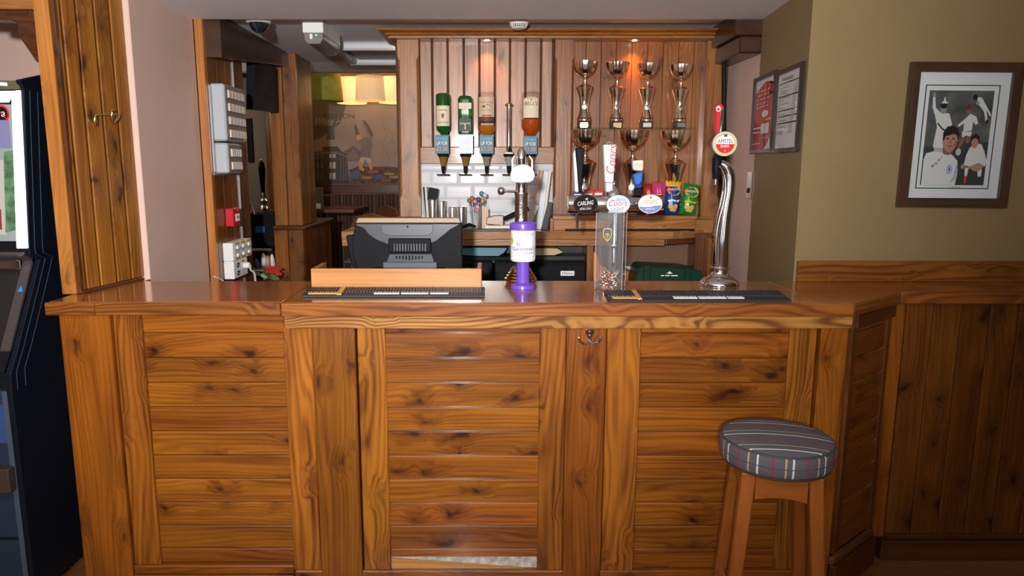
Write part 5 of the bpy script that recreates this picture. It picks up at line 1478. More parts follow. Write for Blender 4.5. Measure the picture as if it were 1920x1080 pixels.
# ================================================================== LEFT DOORWAY SIDE
XS = P(408, 480, 3.63).x           # plane of the side boards
sd = thing('panelled_jamb', 'pine boarded jamb left of the passage carrying the electrical boxes', 'jamb', (XS, 3.8, ZC))
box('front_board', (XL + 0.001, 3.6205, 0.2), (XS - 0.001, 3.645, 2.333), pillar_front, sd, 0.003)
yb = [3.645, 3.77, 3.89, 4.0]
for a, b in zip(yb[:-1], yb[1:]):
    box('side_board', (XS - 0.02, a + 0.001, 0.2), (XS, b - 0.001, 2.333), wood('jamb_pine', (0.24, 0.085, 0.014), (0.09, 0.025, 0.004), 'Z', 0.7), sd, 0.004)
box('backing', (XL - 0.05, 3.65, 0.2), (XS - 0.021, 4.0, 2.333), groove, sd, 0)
box('metal_edge', (XS - 0.004, 4.001, 0.3), (XS + 0.006, 4.012, 2.333), mat('edge_metal', (0.38, 0.38, 0.40), 0.35, 0.8), sd, 0.001)
box('dark_return', (XS - 0.30, 4.013, 0.2), (XS - 0.002, 4.17, 2.333), dark_z, sd, 0.002)
# distribution boxes
def breaker_box(u0, um, u1, v0, v1, rows, label, yellow=False):
    # u0..um end face towards the viewer, um..u1 front face turned to the bar
    d = 0.072
    Y0_ = 3.66
    x1_ = XS + 0.0005 + d
    zt_, zb__ = P((u0 + um) / 2, v0, Y0_).z, P((u0 + um) / 2, v1, Y0_).z
    Y1_ = PX(u1, (v0 + v1) / 2, x1_).y
    t = thing('breaker_box', label, 'electrical box', (XS + d / 2, (Y0_ + Y1_) / 2, zb__), 'grey electrical boxes on the jamb')
    box('case', (XS + 0.0005, Y0_, zb__), (x1_, Y1_, zt_), grey, t, 0.008)
    box('back_plate', (XS + 0.0004, Y0_ - 0.012, zb__ - 0.01), (XS + 0.004, Y1_ + 0.01, zt_ - 0.005), mat('plate_grey', (0.45, 0.46, 0.48), 0.35, 0.4), t, 0.001)
    face = mat('box_face', (0.20, 0.165, 0.15), 0.5)
    cov = box('cover', (x1_ + 0.0002, Y0_ + 0.012, zb__ + 0.008), (x1_ + 0.003, Y1_ - 0.008, zt_ - 0.008), face, t, 0.001)
    H_ = zt_ - zb__ - 0.02
    for r in range(rows):
        zc_ = zt_ - 0.02 - H_ * (r + 0.42) / rows
        hh = H_ / rows * 0.30
        n = 5
        ya, yb_ = Y0_ + 0.035, Y1_ - 0.022
        for k in range(n):
            a = ya + (yb_ - ya) * k / n
            box('breaker', (x1_ + 0.0032, a + 0.001, zc_ - hh), (x1_ + 0.012, a + (yb_ - ya) / n - 0.001, zc_ + hh), mat('breaker_white', (0.72, 0.64, 0.58), 0.4), cov, 0.002)
    if yellow:
        box('warning_label', (x1_ + 0.0032, Y1_ - 0.05, zb__ + 0.010), (x1_ + 0.0036, Y1_ - 0.014, zb__ + 0.034), mat('label_yellow', (0.75, 0.50, 0.02), 0.5), t, 0)
breaker_box(403, 430, 459, 156, 264, 4, 'large grey breaker box with four rows of white switches on the jamb', True)
breaker_box(412, 432, 453, 268, 325, 2, 'small grey breaker box with two rows of switches below the large one')
trk = tag(box('cable_trunking', (XS + 0.0005, 3.646, P(397, 322, 3.646).z), (XS + 0.012, 3.659, P(397, 160, 3.646).z), mat('trunk_grey', (0.36, 0.36, 0.38), 0.35, 0.5), None, 0.001), 'narrow grey metal trunking beside the breaker boxes', 'trunking')
# fire call point
fa = thing('fire_call_point', 'small red fire alarm call point on the jamb', 'fire alarm', (XS + 0.03, 3.80, P(430, 425, 3.8).z))
y0 = 3.765
redp = mat('alarm_red', (0.52, 0.012, 0.025), 0.3)
zA, zB = P(430, 391, y0).z, P(430, 425, y0).z
box('case', (XS + 0.0005, y0, zB), (XS + 0.045, y0 + 0.10, zA), redp, fa, 0.004)
box('glass_plate', (XS + 0.0455, y0 + 0.03, zB + 0.025), (XS + 0.048, y0 + 0.088, zA - 0.03), ink_white, fa, 0.001)
f = Flat(plane_map((XS + 0.0482, y0 + 0.04, (zA + zB) / 2 - 0.006), (0, 1, 0), (0, 0, 1)))
for k in range(3): f.ellipse(0.006 + k * 0.013, 0.005, 0.005, 0.004, ink_black, 10)
f.rect(0.012, 0.038, 0.024, 0.048, mat('ink_pale_pink2', (0.8, 0.5, 0.5), 0.5))
f.build('print', fa)
# switch and socket bank
sk = thing('switch_bank', 'white bank of switches with yellow labels above a double socket on the jamb', 'switches', (XS + 0.04, 3.78, P(430, 525, 3.70).z))
y0, y1 = 3.70, 3.99
zt1_, zm_, zb1_ = P(412, 456, y0).z, P(412, 491, y0).z, P(412, 524, y0).z
d_ = 0.055
box('switch_box', (XS + 0.0005, y0, zm_ + 0.0005), (XS + d_, y1, zt1_), white, sk, 0.004)
box('socket_box', (XS + 0.0005, y0, zb1_), (XS + d_, y1 - 0.08, zm_ - 0.0005), white, sk, 0.004)
yel_l = mat('label_mustard', (0.55, 0.36, 0.05), 0.5)
for k in range(3):
    yy = y0 + 0.035 + k * 0.088
    box('switch_plate', (XS + d_ + 0.0002, yy - 0.014, zm_ + 0.006), (XS + d_ + 0.002, yy + 0.066, zt1_ - 0.006), mat('plate_pale', (0.58, 0.58, 0.60), 0.4), sk, 0.0005)
    for j in range(2):
        zc_ = zm_ + (zt1_ - zm_) * (0.30 + 0.42 * j)
        box('rocker', (XS + d_ + 0.0022, yy + 0.008, zc_ - 0.009), (XS + d_ + 0.012, yy + 0.045, zc_ + 0.009), white, sk, 0.002)
        box('name_label', (XS + d_ + 0.0022, yy - 0.004, zc_ + (0.014 if j else -0.022)), (XS + d_ + 0.0028, yy + 0.058, zc_ + (0.026 if j else -0.012)), yel_l, sk, 0)
f = Flat(plane_map((XS + d_ + 0.0002, 0, 0), (0, 1, 0), (0, 0, 1)))
for zq in (zb1_ + 0.024, zb1_ + 0.066):
    f.rect(y0 + 0.045, zq - 0.010, y0 + 0.085, zq + 0.014, ink_black); f.line([(y0 + 0.05, zq + 0.008), (y0 + 0.08, zq - 0.006)], 0.004, ink_white)
f.rect(y0 + 0.13, zb1_ + 0.075, y0 + 0.15, zb1_ + 0.085, ink_black)
f.build('socket_print', sk)
lathe('plug', [(0.018, 0), (0.017, 0.03), (0.006, 0.036)], (XS + d_ + 0.0005, y0 + 0.15, zb1_ + 0.055), white, sk, 12, axis=(1, 0, 0))
cbk = tag(tube('power_cable', spline([(XS + d_ + 0.036, 3.85, zb1_ + 0.055), P(470, 506, 3.85), P(477, 513, 3.83), P(480, 540, 3.80)], 16), 0.006, mat('cable_grey', (0.42, 0.42, 0.42), 0.4), None, 8), 'grey power cable looping from the socket on the jamb', 'cable')
cb2 = tag(tube('thin_cable', spline([P(402, 517, 3.62) + Vector((0, -0.02, 0)), P(408, 521, 3.60), P(418, 526, 3.55)], 10), 0.004, mat('cable_pale', (0.5, 0.48, 0.46), 0.4), None, 8), 'short pale cable end at the foot of the jamb', 'cable')

# ---- overhead dark beam, dome camera, emergency light
bmx = tag(prism('overhead_beam', [(3.66, P(430, 100, 3.66).z - 0.02), (4.86, P(545, 124, 4.86).z), (4.86, 2.333), (3.66, 2.333)], 'YZ', XS - 0.05, XS + 0.075, blk_y, None, 0.003), 'dark stained beam running back along the ceiling to the box post', 'beam')
dc = thing('dome_camera', 'white and black dome security camera under the ceiling', 'camera', (P(483, 40, 3.72).x, 3.72, 2.30))
zdc = 2.3335
xd = P(483, 40, 3.72).x
lathe('mount', [(0.056, zdc - 0.030), (0.062, zdc - 0.026), (0.062, zdc)], (xd, 3.735, 0), white, dc, 28)
lathe('dome', [(0.0, zdc - 0.078), (0.018, zdc - 0.075), (0.034, zdc - 0.062), (0.044, zdc - 0.045), (0.047, zdc - 0.0305)], (xd, 3.735, 0), mat('dome_black', (0.01, 0.012, 0.015), 0.05, coat=1.0), dc, 28)
em = thing('emergency_light', 'white ceiling emergency light with clear ribbed cover', 'light fitting', (P(600, 75, 3.9).x, 3.9, 2.27))
ex0, ex1 = P(567, 60, 3.80).x, P(606, 60, 3.80).x
zE0 = P(585, 62, 3.80).z
box('housing', (ex0, 3.80, zE0 + 0.002), (ex1, 4.22, 2.3335), white, em, 0.004)
hw = (ex1 - ex0) / 2; xm = (ex0 + ex1) / 2
prism('diffuser', [(xm - hw * .95, zE0 + 0.0015), (xm - hw * .9, zE0 - 0.03), (xm - hw * .6, zE0 - 0.052), (xm + hw * .6, zE0 - 0.052), (xm + hw * .9, zE0 - 0.03), (xm + hw * .95, zE0 + 0.0015)], 'XZ', 3.805, 4.215, mat('diffuser', (0.45, 0.42, 0.40), 0.18, trans=0.55), em, 0.004)
box('indicator_led', (xm + 0.012, 3.8035, zE0 - 0.012), (xm + 0.020, 3.8048, zE0 - 0.006), mat('led_green', (0.05, 0.9, 0.1), emit=2.5, ecol=(0.1, 1, 0.2)), em, 0)
box('tube_clip', (xm - 0.018, 3.8035, zE0 - 0.028), (xm - 0.004, 3.8045, zE0 - 0.003), white, em, 0.001)
# ceiling hatch
ha = thing('ceiling_hatch', 'white framed rectangular ceiling hatch left of the cornice', 'hatch', (P(700, 95, 4.6).x, 4.6, 2.32))
zc_ = 2.3335
hx0, hx1 = PZ(640, 98, zc_).x, PZ(640, 98, zc_).x + 1.0
hy0, hy1 = PZ(690, 79, zc_).y, PZ(690, 111, zc_).y
wp = mat('gloss_white', (0.62, 0.64, 0.66), 0.35)
box('frame_bar', (hx0, hy0, zc_ - 0.045), (hx1, hy0 + 0.06, zc_), wp, ha, 0.012)
box('frame_bar', (hx0, hy1 - 0.06, zc_ - 0.045), (hx1, hy1, zc_), wp, ha, 0.012)
box('frame_bar', (hx0, hy0 + 0.0605, zc_ - 0.045), (hx0 + 0.06, hy1 - 0.0605, zc_), wp, ha, 0.012)
box('frame_bar', (hx1 - 0.06, hy0 + 0.0605, zc_ - 0.045), (hx1, hy1 - 0.0605, zc_), wp, ha, 0.012)
box('panel', (hx0 + 0.07, hy0 + 0.07, zc_ - 0.014), (hx1 - 0.07, hy1 - 0.07, zc_ - 0.0005), mat('hatch_panel', (0.42, 0.43, 0.45), 0.4), ha, 0.004)
dl = thing('ceiling_spotlight', 'small brass ringed spotlight in the ceiling behind the hatch', 'light', (PZ(716, 111.5, zc_).x, 5.1, zc_ - 0.006))
pz_ = PZ(716, 111.5, zc_)
lathe('ring', [(0.030, -0.008), (0.045, -0.006), (0.048, 0.0)], (pz_.x, pz_.y, zc_), brass, dl, 20)
lathe('bulb', [(0.0, -0.013), (0.02, -0.012), (0.0295, -0.006)], (pz_.x, pz_.y, zc_), mat('spot_glass', (0.9, 0.8, 0.6), 0.2, emit=0.6), dl, 16)
# smoke detector on the soffit edge / ceiling
sdt = thing('smoke_detector', 'white round smoke detector on the ceiling above the cornice', 'smoke detector', (P(973, 46, 3.80).x, 3.80, 2.29))
xd, yd_ = P(973, 46, 3.78).x, 3.78
lathe('base', [(0.050, zc_ - 0.012), (0.058, zc_ - 0.010), (0.058, zc_)], (xd, yd_, 0), white, sdt, 28)
lathe('chamber', [(0.030, zc_ - 0.048), (0.036, zc_ - 0.046), (0.046, zc_ - 0.032), (0.050, zc_ - 0.0125)], (xd, yd_, 0), white, sdt, 28)
for k in range(-3, 4):
    a = k * 0.22
    tube('slot', [(xd + 0.0385 * math.sin(a), yd_ - 0.0385 * math.cos(a), zc_ - 0.042), (xd + 0.0475 * math.sin(a), yd_ - 0.0475 * math.cos(a), zc_ - 0.028)], 0.0022, blackm, sdt, 6)
# ---- box post and pedestal
YQ = 4.85
bp2 = thing('box_post', 'square pine boxed post at the end of the passage', 'post', (P(535, 300, YQ).x, YQ + 0.1, 1.15))
zq1 = 2.333; zq0 = P(540, 424, YQ - 0.05).z
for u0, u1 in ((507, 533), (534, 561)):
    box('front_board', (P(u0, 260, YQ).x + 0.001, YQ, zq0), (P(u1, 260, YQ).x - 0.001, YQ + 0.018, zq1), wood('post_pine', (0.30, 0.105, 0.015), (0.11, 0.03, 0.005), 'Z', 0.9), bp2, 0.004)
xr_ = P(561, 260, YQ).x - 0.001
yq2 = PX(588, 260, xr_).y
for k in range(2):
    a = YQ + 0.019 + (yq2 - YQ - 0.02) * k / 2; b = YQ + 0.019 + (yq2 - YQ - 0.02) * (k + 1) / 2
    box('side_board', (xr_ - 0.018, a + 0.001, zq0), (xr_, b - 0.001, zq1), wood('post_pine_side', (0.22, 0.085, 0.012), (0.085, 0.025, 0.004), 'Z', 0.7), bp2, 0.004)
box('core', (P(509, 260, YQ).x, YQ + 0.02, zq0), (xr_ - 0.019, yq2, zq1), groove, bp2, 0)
pd = thing('pedestal', 'boarded half wall with moulded cap under the box post', 'half wall', (P(545, 480, YQ).x, YQ + 0.2, 0))
zp1, zp2 = P(540, 424, YQ - 0.05).z, P(540, 431, YQ - 0.05).z
xp1 = P(573, 428, YQ - 0.05).x
yp2 = PX(626, 405, xp1).y
box('cap', (P(511, 428, YQ - .05).x, YQ - 0.05, zp2), (xp1, yp2, zp1 - 0.001), dark_y, pd, 0.006)
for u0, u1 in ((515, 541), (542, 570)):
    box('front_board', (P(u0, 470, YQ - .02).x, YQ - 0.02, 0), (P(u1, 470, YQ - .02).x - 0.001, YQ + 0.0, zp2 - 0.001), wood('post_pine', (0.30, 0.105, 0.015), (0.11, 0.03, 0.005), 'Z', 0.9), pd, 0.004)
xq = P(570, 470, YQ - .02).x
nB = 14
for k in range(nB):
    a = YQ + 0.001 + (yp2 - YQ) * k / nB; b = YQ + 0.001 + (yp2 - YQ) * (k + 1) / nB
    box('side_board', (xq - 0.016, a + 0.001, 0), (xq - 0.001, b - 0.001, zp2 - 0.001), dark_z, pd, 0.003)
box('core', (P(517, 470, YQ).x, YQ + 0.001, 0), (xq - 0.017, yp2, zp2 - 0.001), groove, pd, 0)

# ================================================================== ROOM BEYOND
# television
tv = thing('television', 'black flat television hung beyond the dark beam in the passage', 'television', (P(483, 160, 4.6).x, 4.6, P(483, 210, 4.6).z))
p0, p1, p2, p3 = P(462, 110, 4.35), P(505, 128, 4.80), P(508, 210, 4.80), P(462, 205, 4.35)
n_ = (p1 - p0).cross(p3 - p0).normalized()
if n_.y > 0: n_ = -n_
vs = [p0, p1, p2, p3] + [q - n_ * 0.05 for q in (p0, p1, p2, p3)]
mesh_obj('case', vs, [(0, 1, 2, 3), (7, 6, 5, 4), (0, 4, 5, 1), (1, 5, 6, 2), (2, 6, 7, 3), (3, 7, 4, 0)], black, tv)
cc = (p0 + p1 + p2 + p3) / 4
mesh_obj('screen', [q.lerp(cc, 0.08) + n_ * 0.001 for q in (p0, p1, p2, p3)], [(0, 1, 2, 3)], mat('tv_screen', (0.006, 0.007, 0.009), 0.15, spec=0.15), tv)
# rear bar with hand pump
rb = thing('rear_bar', 'dark bar counter in the room beyond the passage', 'bar', (P(495, 480, 5.4).x, 5.5, 0))
zr = P(495, 397, 5.4).z
box('counter_top', (-2.9, 5.35, zr - 0.04), (-1.62, 5.75, zr), dark_x, rb, 0.003)
box('counter_front', (-2.9, 5.40, 0), (-1.62, 5.70, zr - 0.041), dark_x, rb, 0.002)
hpz = thing('hand_pump', 'black handled ale hand pump with chrome base on the rear bar', 'hand pump', (P(493, 395, 5.45).x, 5.45, zr))
xh = P(492.5, 350, 5.45).x; zh = lambda v: P(492, v, 5.45).z; sh_ = 5.45 / F_PX
lathe('base', [(12 * sh_, zr + 0.0005), (12 * sh_, zh(391)), (7 * sh_, zh(388)), (5 * sh_, zh(384)), (8 * sh_, zh(379)), (8 * sh_, zh(376)), (4 * sh_, zh(372)), (5 * sh_, zh(366)), (4 * sh_, zh(361))], (xh, 5.45, 0), chrome, hpz, 20)
lathe('handle', [(3.5 * sh_, zh(362)), (4.0 * sh_, zh(350)), (5.5 * sh_, zh(330)), (6.3 * sh_, zh(318)), (5 * sh_, zh(306)), (2.5 * sh_, zh(303))], (xh, 5.45, 0), black, hpz, 20)
lathe('knob', [(1.8 * sh_, zh(303)), (2.6 * sh_, zh(300)), (1.5 * sh_, zh(298)), (0.0, zh(297))], (xh, 5.45, 0), brass, hpz, 12)
kg = thing('coffee_machine', 'black machine with a small blue label under the hand pump', 'machine', (P(492, 460, 5.0).x, 5.0, 0))
pbox('body', 470, 516, 400, 463, 4.98, 5.25, black, kg, 0.01)
box('cabinet', (P(472, 470, 4.99).x, 4.99, 0), (P(514, 470, 4.99).x, 5.24, P(490, 464, 4.99).z), blackm, kg, 0.004)
pbox('label', 479, 496, 424, 436, 4.976, 4.9795, mat('label_blue', (0.03, 0.14, 0.40), 0.5), kg, 0.0005)
tube('chrome_pipe', spline([P(478, 402, 4.96), P(472, 385, 4.96), P(470, 376, 4.96), P(468, 395, 4.96), P(470, 415, 4.96)], 20), 0.005, chrome, kg, 8)
pbox('tray', 470, 510, 466, 471, 4.93, 5.0, steel, kg, 0.002)
sh1 = tag(box('low_shelf', (P(470, 510, 4.72).x, 4.72, P(490, 510, 4.72).z), (P(522, 510, 4.72).x, 4.84, P(490, 504, 4.72).z), oak_x, None, 0.002), 'narrow wooden shelf crowded with small packets by the pedestal', 'shelf')
zs_ = P(490, 504, 4.72).z
clut = [((481, 485, 486), (0.03, 0.08, 0.16), 'small dark blue pouch on the narrow shelf'), ((494, 474, 492), (0.55, 0.55, 0.58), 'crumpled white wrapper on the narrow shelf'), ((502, 478, 490), (0.30, 0.15, 0.08), 'small brown carton on the narrow shelf'), ((510, 476, 492), (0.60, 0.60, 0.60), 'crumpled pale wrapper at the right of the narrow shelf'), ((512, 490, 500), (0.05, 0.20, 0.03), 'small green packet on the narrow shelf'), ((492, 492, 502), (0.03, 0.02, 0.07), 'small dark purple packet on the narrow shelf')]
for i, ((u, v0, v1), c, tx) in enumerate(clut):
    Yq = 4.735 + 0.014 * i
    p = P(u, (v0 + v1) / 2, Yq); r = 0.018 + 0.002 * (i % 3); hh = max(P(u, v0, Yq).z - zs_, 0.03)
    tag(lathe('small_packet', [(r * .8, 0), (r, hh * .25), (r * .9, hh * .6), (r * .5, hh * .9), (0.0, hh)], (p.x, Yq, zs_ + 0.0005), mat('small_packet_%d' % i, c, 0.4, bump=0.6, nscale=50), None, 7, smooth=20), tx, 'packet', 'packets on the narrow shelf')
for i, (u, v, c, tx) in enumerate(((486, 520, (0.35, 0.40, 0.33), 'coil of pale cable behind the bar by the pedestal'), (512, 514, (0.50, 0.02, 0.02), 'bright red cloth behind the bar by the pedestal'), (508, 524, (0.12, 0.22, 0.06), 'green cloth behind the bar by the pedestal'))):
    p = P(u, v - 9, 4.62 + 0.03 * i)
    pts = [p + Vector((0.05 * math.cos(k * 0.9), 0.02 * math.sin(k * 1.7), 0.018 * math.sin(k * 0.7) - 0.002 * k)) for k in range(16)]
    tag(tube('cable_coil' if i == 0 else 'folded_cloth', pts, 0.006 if i == 0 else 0.014, mat('clutter_%d' % i, c, 0.6), None, 6, flat=1.0 if i == 0 else 0.5), tx, 'cable' if i == 0 else 'cloth')
low = tag(box('low_cupboard', (P(470, 530, 4.6).x, 4.58, 0), (P(524, 530, 4.6).x, 4.80, P(490, 528, 4.58).z), dark_x, None, 0.003), 'dark low cupboard behind the bar by the pedestal', 'cupboard')
# small framed panels on the dim wall
fr = tag(box('dark_picture', (P(463, 260, 6.19).x, 6.185, P(468, 304, 6.19).z), (P(474, 260, 6.19).x, 6.199, P(468, 222, 6.19).z), blackm, None, 0.002), 'narrow dark framed picture on the wall behind the hand pump', 'picture')
dj = tag(box('door_jamb', (P(501, 300, 6.1).x, 6.10, 0), (P(509, 300, 6.1).x, 6.199, 2.33), pine_z, None, 0.002), 'upright pine door jamb beyond the hand pump', 'jamb')

_d = bpy.data.lights.new('rear_bar_fill', 'POINT'); _d.energy = 7; _d.color = (1, 0.85, 0.68); _d.shadow_soft_size = 0.1  # added unseen point light, lifts the dim wall behind the hand pump
_o = bpy.data.objects.new('rear_bar_fill', _d); COL.objects.link(_o); _o.location = (-2.35, 5.3, 2.05)
# mural
YM = 7.495
mu = thing('wall_mural', 'dim sepia wall mural with a building, a crowd and a figure raising both arms', 'mural', (P(670, 345, YM).x, YM, P(670, 345, YM).z))
def ink(n, c): return mat('mural_' + n, tuple(q * 1.15 for q in c), 0.65)
f = Flat(lambda u, v, h_: P(u, v, YM - h_), step=0.0009, base=0.001)
f.poly([(540, 190), (780, 190), (780, 346), (540, 346)], mat('mural_paper', (0.27, 0.225, 0.21), 0.65, noise=0.18, nscale=2.0))
f.poly([(560, 192), (650, 192), (640, 230), (600, 260), (560, 270)], ink('smoke', (0.10, 0.080, 0.072)))
# distant tower, houses
f.poly([(612, 262), (615, 245), (620, 236), (623, 232), (626, 240), (628, 262)], ink('tower', (0.085, 0.072, 0.068)))
f.poly([(641, 302), (641, 287), (662, 273), (684, 288), (684, 302)], ink('gable', (0.13, 0.11, 0.11)))
f.poly([(644, 300), (662, 280), (680, 300)], ink('gable2', (0.17, 0.15, 0.14)))
f.ellipse(661, 296, 4, 5, ink('crest', (0.22, 0.15, 0.06)), 12)
# corner building
f.poly([(588, 345), (588, 285), (604, 283), (606, 275), (632, 274), (640, 283), (650, 290), (655, 345)], ink('stone', (0.062, 0.055, 0.054)))
f.poly([(588, 290), (588, 286), (606, 284), (633, 284), (650, 292), (650, 296), (633, 289), (606, 289)], ink('cornice', (0.13, 0.115, 0.11)))
wl_ = ink('window', (0.40, 0.37, 0.34))
for u0 in (617, 624):
    for v0, v1 in ((289, 296), (304, 316), (324, 336)):
        f.poly([(u0, v1), (u0 + 5.2, v1), (u0 + 5.2, v0), (u0, v0)], wl_)
for u0 in (594, 602):
    for v0, v1 in ((292, 297), (305, 315), (325, 335)):
        f.poly([(u0, v1), (u0 + 3.6, v1), (u0 + 3.6, v0), (u0, v0)], ink('window_dim', (0.13, 0.12, 0.11)))
for u0 in (638, 643, 648):
    f.poly([(u0, 338), (u0 + 1.6, 338), (u0 + 1.6, 296), (u0, 294)], ink('window_dim', (0.13, 0.12, 0.11)))
f.poly([(586, 345), (660, 345), (660, 340), (586, 339)], ink('street', (0.045, 0.04, 0.04)))
# crowd and banners
f.poly([(655, 345), (655, 318), (672, 312), (700, 313), (722, 312), (747, 314), (780, 315), (780, 345)], mat('mural_crowd', (0.11, 0.06, 0.04), 0.65, noise=0.6, nscale=22))
f.poly([(655, 322), (670, 318), (680, 330), (668, 336), (655, 334)], ink('blue_banner', (0.07, 0.10, 0.18)))
for u0, v0, c in ((706, 330, (0.05, 0.07, 0.28)), (716, 333, (0.06, 0.08, 0.24)), (688, 333, (0.30, 0.18, 0.04)), (730, 326, (0.32, 0.20, 0.05)), (700, 322, (0.28, 0.10, 0.05)), (740, 332, (0.26, 0.22, 0.16)), (724, 338, (0.25, 0.05, 0.03))):
    f.ellipse(u0, v0, 11, 2.6, ink('spot_%d' % u0, c), 10)
# figure with arms up
skin = ink('skin', (0.42, 0.22, 0.09)); cloth_ = ink('kit', (0.13, 0.125, 0.12)); dk = ink('sleeve', (0.10, 0.075, 0.065))
f.poly([(684, 225), (679, 226), (683, 232), (696, 258), (700, 252), (690, 233)], dk)
f.poly([(664, 236), (667, 233), (670, 240), (676, 258), (682, 263), (674, 266), (667, 252)], dk)
f.ellipse(673, 258, 5, 6, skin, 14)
f.poly([(676, 262), (684, 257), (694, 258), (697, 272), (693, 288), (694, 296), (676, 294), (677, 276)], cloth_)
f.poly([(677, 294), (694, 296), (698, 306), (690, 306), (684, 300), (679, 310), (672, 306)], ink('shorts', (0.38, 0.34, 0.30)))
f.poly([(678, 304), (672, 306), (674, 318), (682, 322), (683, 316), (679, 312)], skin)
f.poly([(690, 305), (697, 305), (699, 316), (696, 320), (692, 314)], skin)
for k, (u, v) in enumerate(((717, 235), (712, 260), (722, 280), (735, 262), (728, 240))):
    f.line([(u, v), (u + 9, v + 16), (u + 4, v + 30)], 0.7, ink('road', (0.13, 0.11, 0.10)))
txt_d = ink('text_dark', (0.055, 0.047, 0.045)); txt_l = ink('text_light', (0.26, 0.235, 0.22))
class _T: pass
def mtext(s_, u, v, w, h_, m, sh=0.0):
    vs_, fs_ = text_geo(s_); hh = f.layer(); k = len(f.v); mi = f._m(m)
    for a, b in vs_: f.v.append(f.f(u + a * w + sh * b * h_, v - b * h_, hh))
    for q in fs_: f.fc.append(tuple(k + i for i in q)); f.mi.append(mi)
mtext('BEESTON', 606, 222, 58, 8.5, txt_d)
mtext('White Hart', 587, 235, 68, 14, txt_l, 0.35)
mtext('LEEDS', 560, 247, 53, 9, txt_d)
f.build('print', mu)
ra = struct(box('trim_far', (-1.9, 7.40, P(670, 362, 7.45).z), (0.2, 7.499, P(670, 346, 7.45).z), dark_x, None, 0.004))
# striped bench back and seat
be = thing('striped_bench', 'long bench upholstered in dark vertical stripes under the mural', 'bench', (-1.0, 7.2, 0))
def stripe_mat(name, axis, period, cols, ang=False, R_=1.0, rot=0.0):
    if name in _mats: return _mats[name]
    m = bpy.data.materials.new(name); m.use_nodes = True
    nt = m.node_tree; N = nt.nodes; b = N['Principled BSDF']; b.inputs['Roughness'].default_value = 0.85
    tc = N.new('ShaderNodeTexCoord'); mp = N.new('ShaderNodeMapping'); mp.inputs['Rotation'].default_value = (0, 0, rot)
    nt.links.new(tc.outputs['Object'], mp.inputs[0])
    sp_ = N.new('ShaderNodeSeparateXYZ'); nt.links.new(mp.outputs[0], sp_.inputs[0])
    if ang:
        at = N.new('ShaderNodeMath'); at.operation = 'ARCTAN2'
        nt.links.new(sp_.outputs[0], at.inputs[0]); nt.links.new(sp_.outputs[1], at.inputs[1])
        src = N.new('ShaderNodeMath'); src.operation = 'MULTIPLY'; src.inputs[1].default_value = R_
        nt.links.new(at.outputs[0], src.inputs[0]); so = src.outputs[0]
    else: so = sp_.outputs['XYZ'.index(axis)]
    dv = N.new('ShaderNodeMath'); dv.operation = 'DIVIDE'; dv.inputs[1].default_value = period
    nt.links.new(so, dv.inputs[0])
    ad = N.new('ShaderNodeMath'); ad.operation = 'ADD'; ad.inputs[1].default_value = 100.37; nt.links.new(dv.outputs[0], ad.inputs[0])
    fr_ = N.new('ShaderNodeMath'); fr_.operation = 'FRACT'; nt.links.new(ad.outputs[0], fr_.inputs[0])
    cr = N.new('ShaderNodeValToRGB'); cr.color_ramp.interpolation = 'CONSTANT'
    el = cr.color_ramp.elements
    el[0].position = cols[0][0]; el[0].color = (*cols[0][1], 1)
    el[1].position = cols[1][0]; el[1].color = (*cols[1][1], 1)
    for p_, c in cols[2:]:
        e = el.new(p_); e.color = (*c, 1)
    nt.links.new(fr_.outputs[0], cr.inputs[0])
    nz = N.new('ShaderNodeTexNoise'); nz.inputs['Scale'].default_value = 600; nt.links.new(tc.outputs['Object'], nz.inputs['Vector'])
    bp = N.new('ShaderNodeBump'); bp.inputs['Strength'].default_value = 0.25; bp.inputs['Distance'].default_value = 0.001
    nt.links.new(nz.outputs['Fac'], bp.inputs['Height']); nt.links.new(bp.outputs['Normal'], b.inputs['Normal'])
    nt.links.new(cr.outputs[0], b.inputs['Base Color'])
    _mats[name] = m; return m
bst = stripe_mat('bench_stripes', 'X', 0.11, [(0, (0.035, 0.016, 0.010)), (0.25, (0.16, 0.115, 0.08)), (0.32, (0.05, 0.02, 0.012)), (0.55, (0.10, 0.05, 0.02)), (0.62, (0.03, 0.012, 0.008)), (0.85, (0.13, 0.09, 0.06)), (0.90, (0.035, 0.016, 0.010))])
box('back_cushion', (-1.9, 7.26, 0.45), (0.2, 7.39, P(670, 364, 7.3).z), bst, be, 0.02)
box('seat', (-1.9, 6.85, 0.30), (0.2, 7.255, 0.45), bst, be, 0.02)
box('plinth', (-1.9, 6.9, 0), (0.2, 7.25, 0.299), dark_x, be, 0)
tbl = thing('pub_table', 'dark wooden pub table in front of the striped bench', 'table', (P(625, 397, 6.3).x, 6.3, 0))
ztb = P(625, 392, 6.1).z
box('table_top', (P(560, 396, 6.1).x, 6.1, ztb - 0.035), (P(664, 396, 6.1).x, 6.65, ztb), dark_x, tbl, 0.004)
lathe('leg', [(0.20, 0), (0.20, 0.03), (0.04, 0.06), (0.035, ztb - 0.036)], (P(612, 396, 6.35).x, 6.38, 0), blackm, tbl, 16)
mn = thing('menu_holder', 'upright green edged menu card on the far pub table', 'menu', (P(600, 390, 6.25).x, 6.25, ztb))
prism('card', pxz(((592, 390.5), (607, 390.5), (605.5, 351), (591, 351)), 6.25), 'XZ', 6.25, 6.256, mat('menu_green', (0.10, 0.16, 0.02), 0.5), mn, 0.0005)
prism('face', pxz(((591, 388), (604, 389), (602.5, 353), (590, 353)), 6.248), 'XZ', 6.247, 6.2495, mat('menu_dark', (0.14, 0.10, 0.06), 0.5), mn, 0)
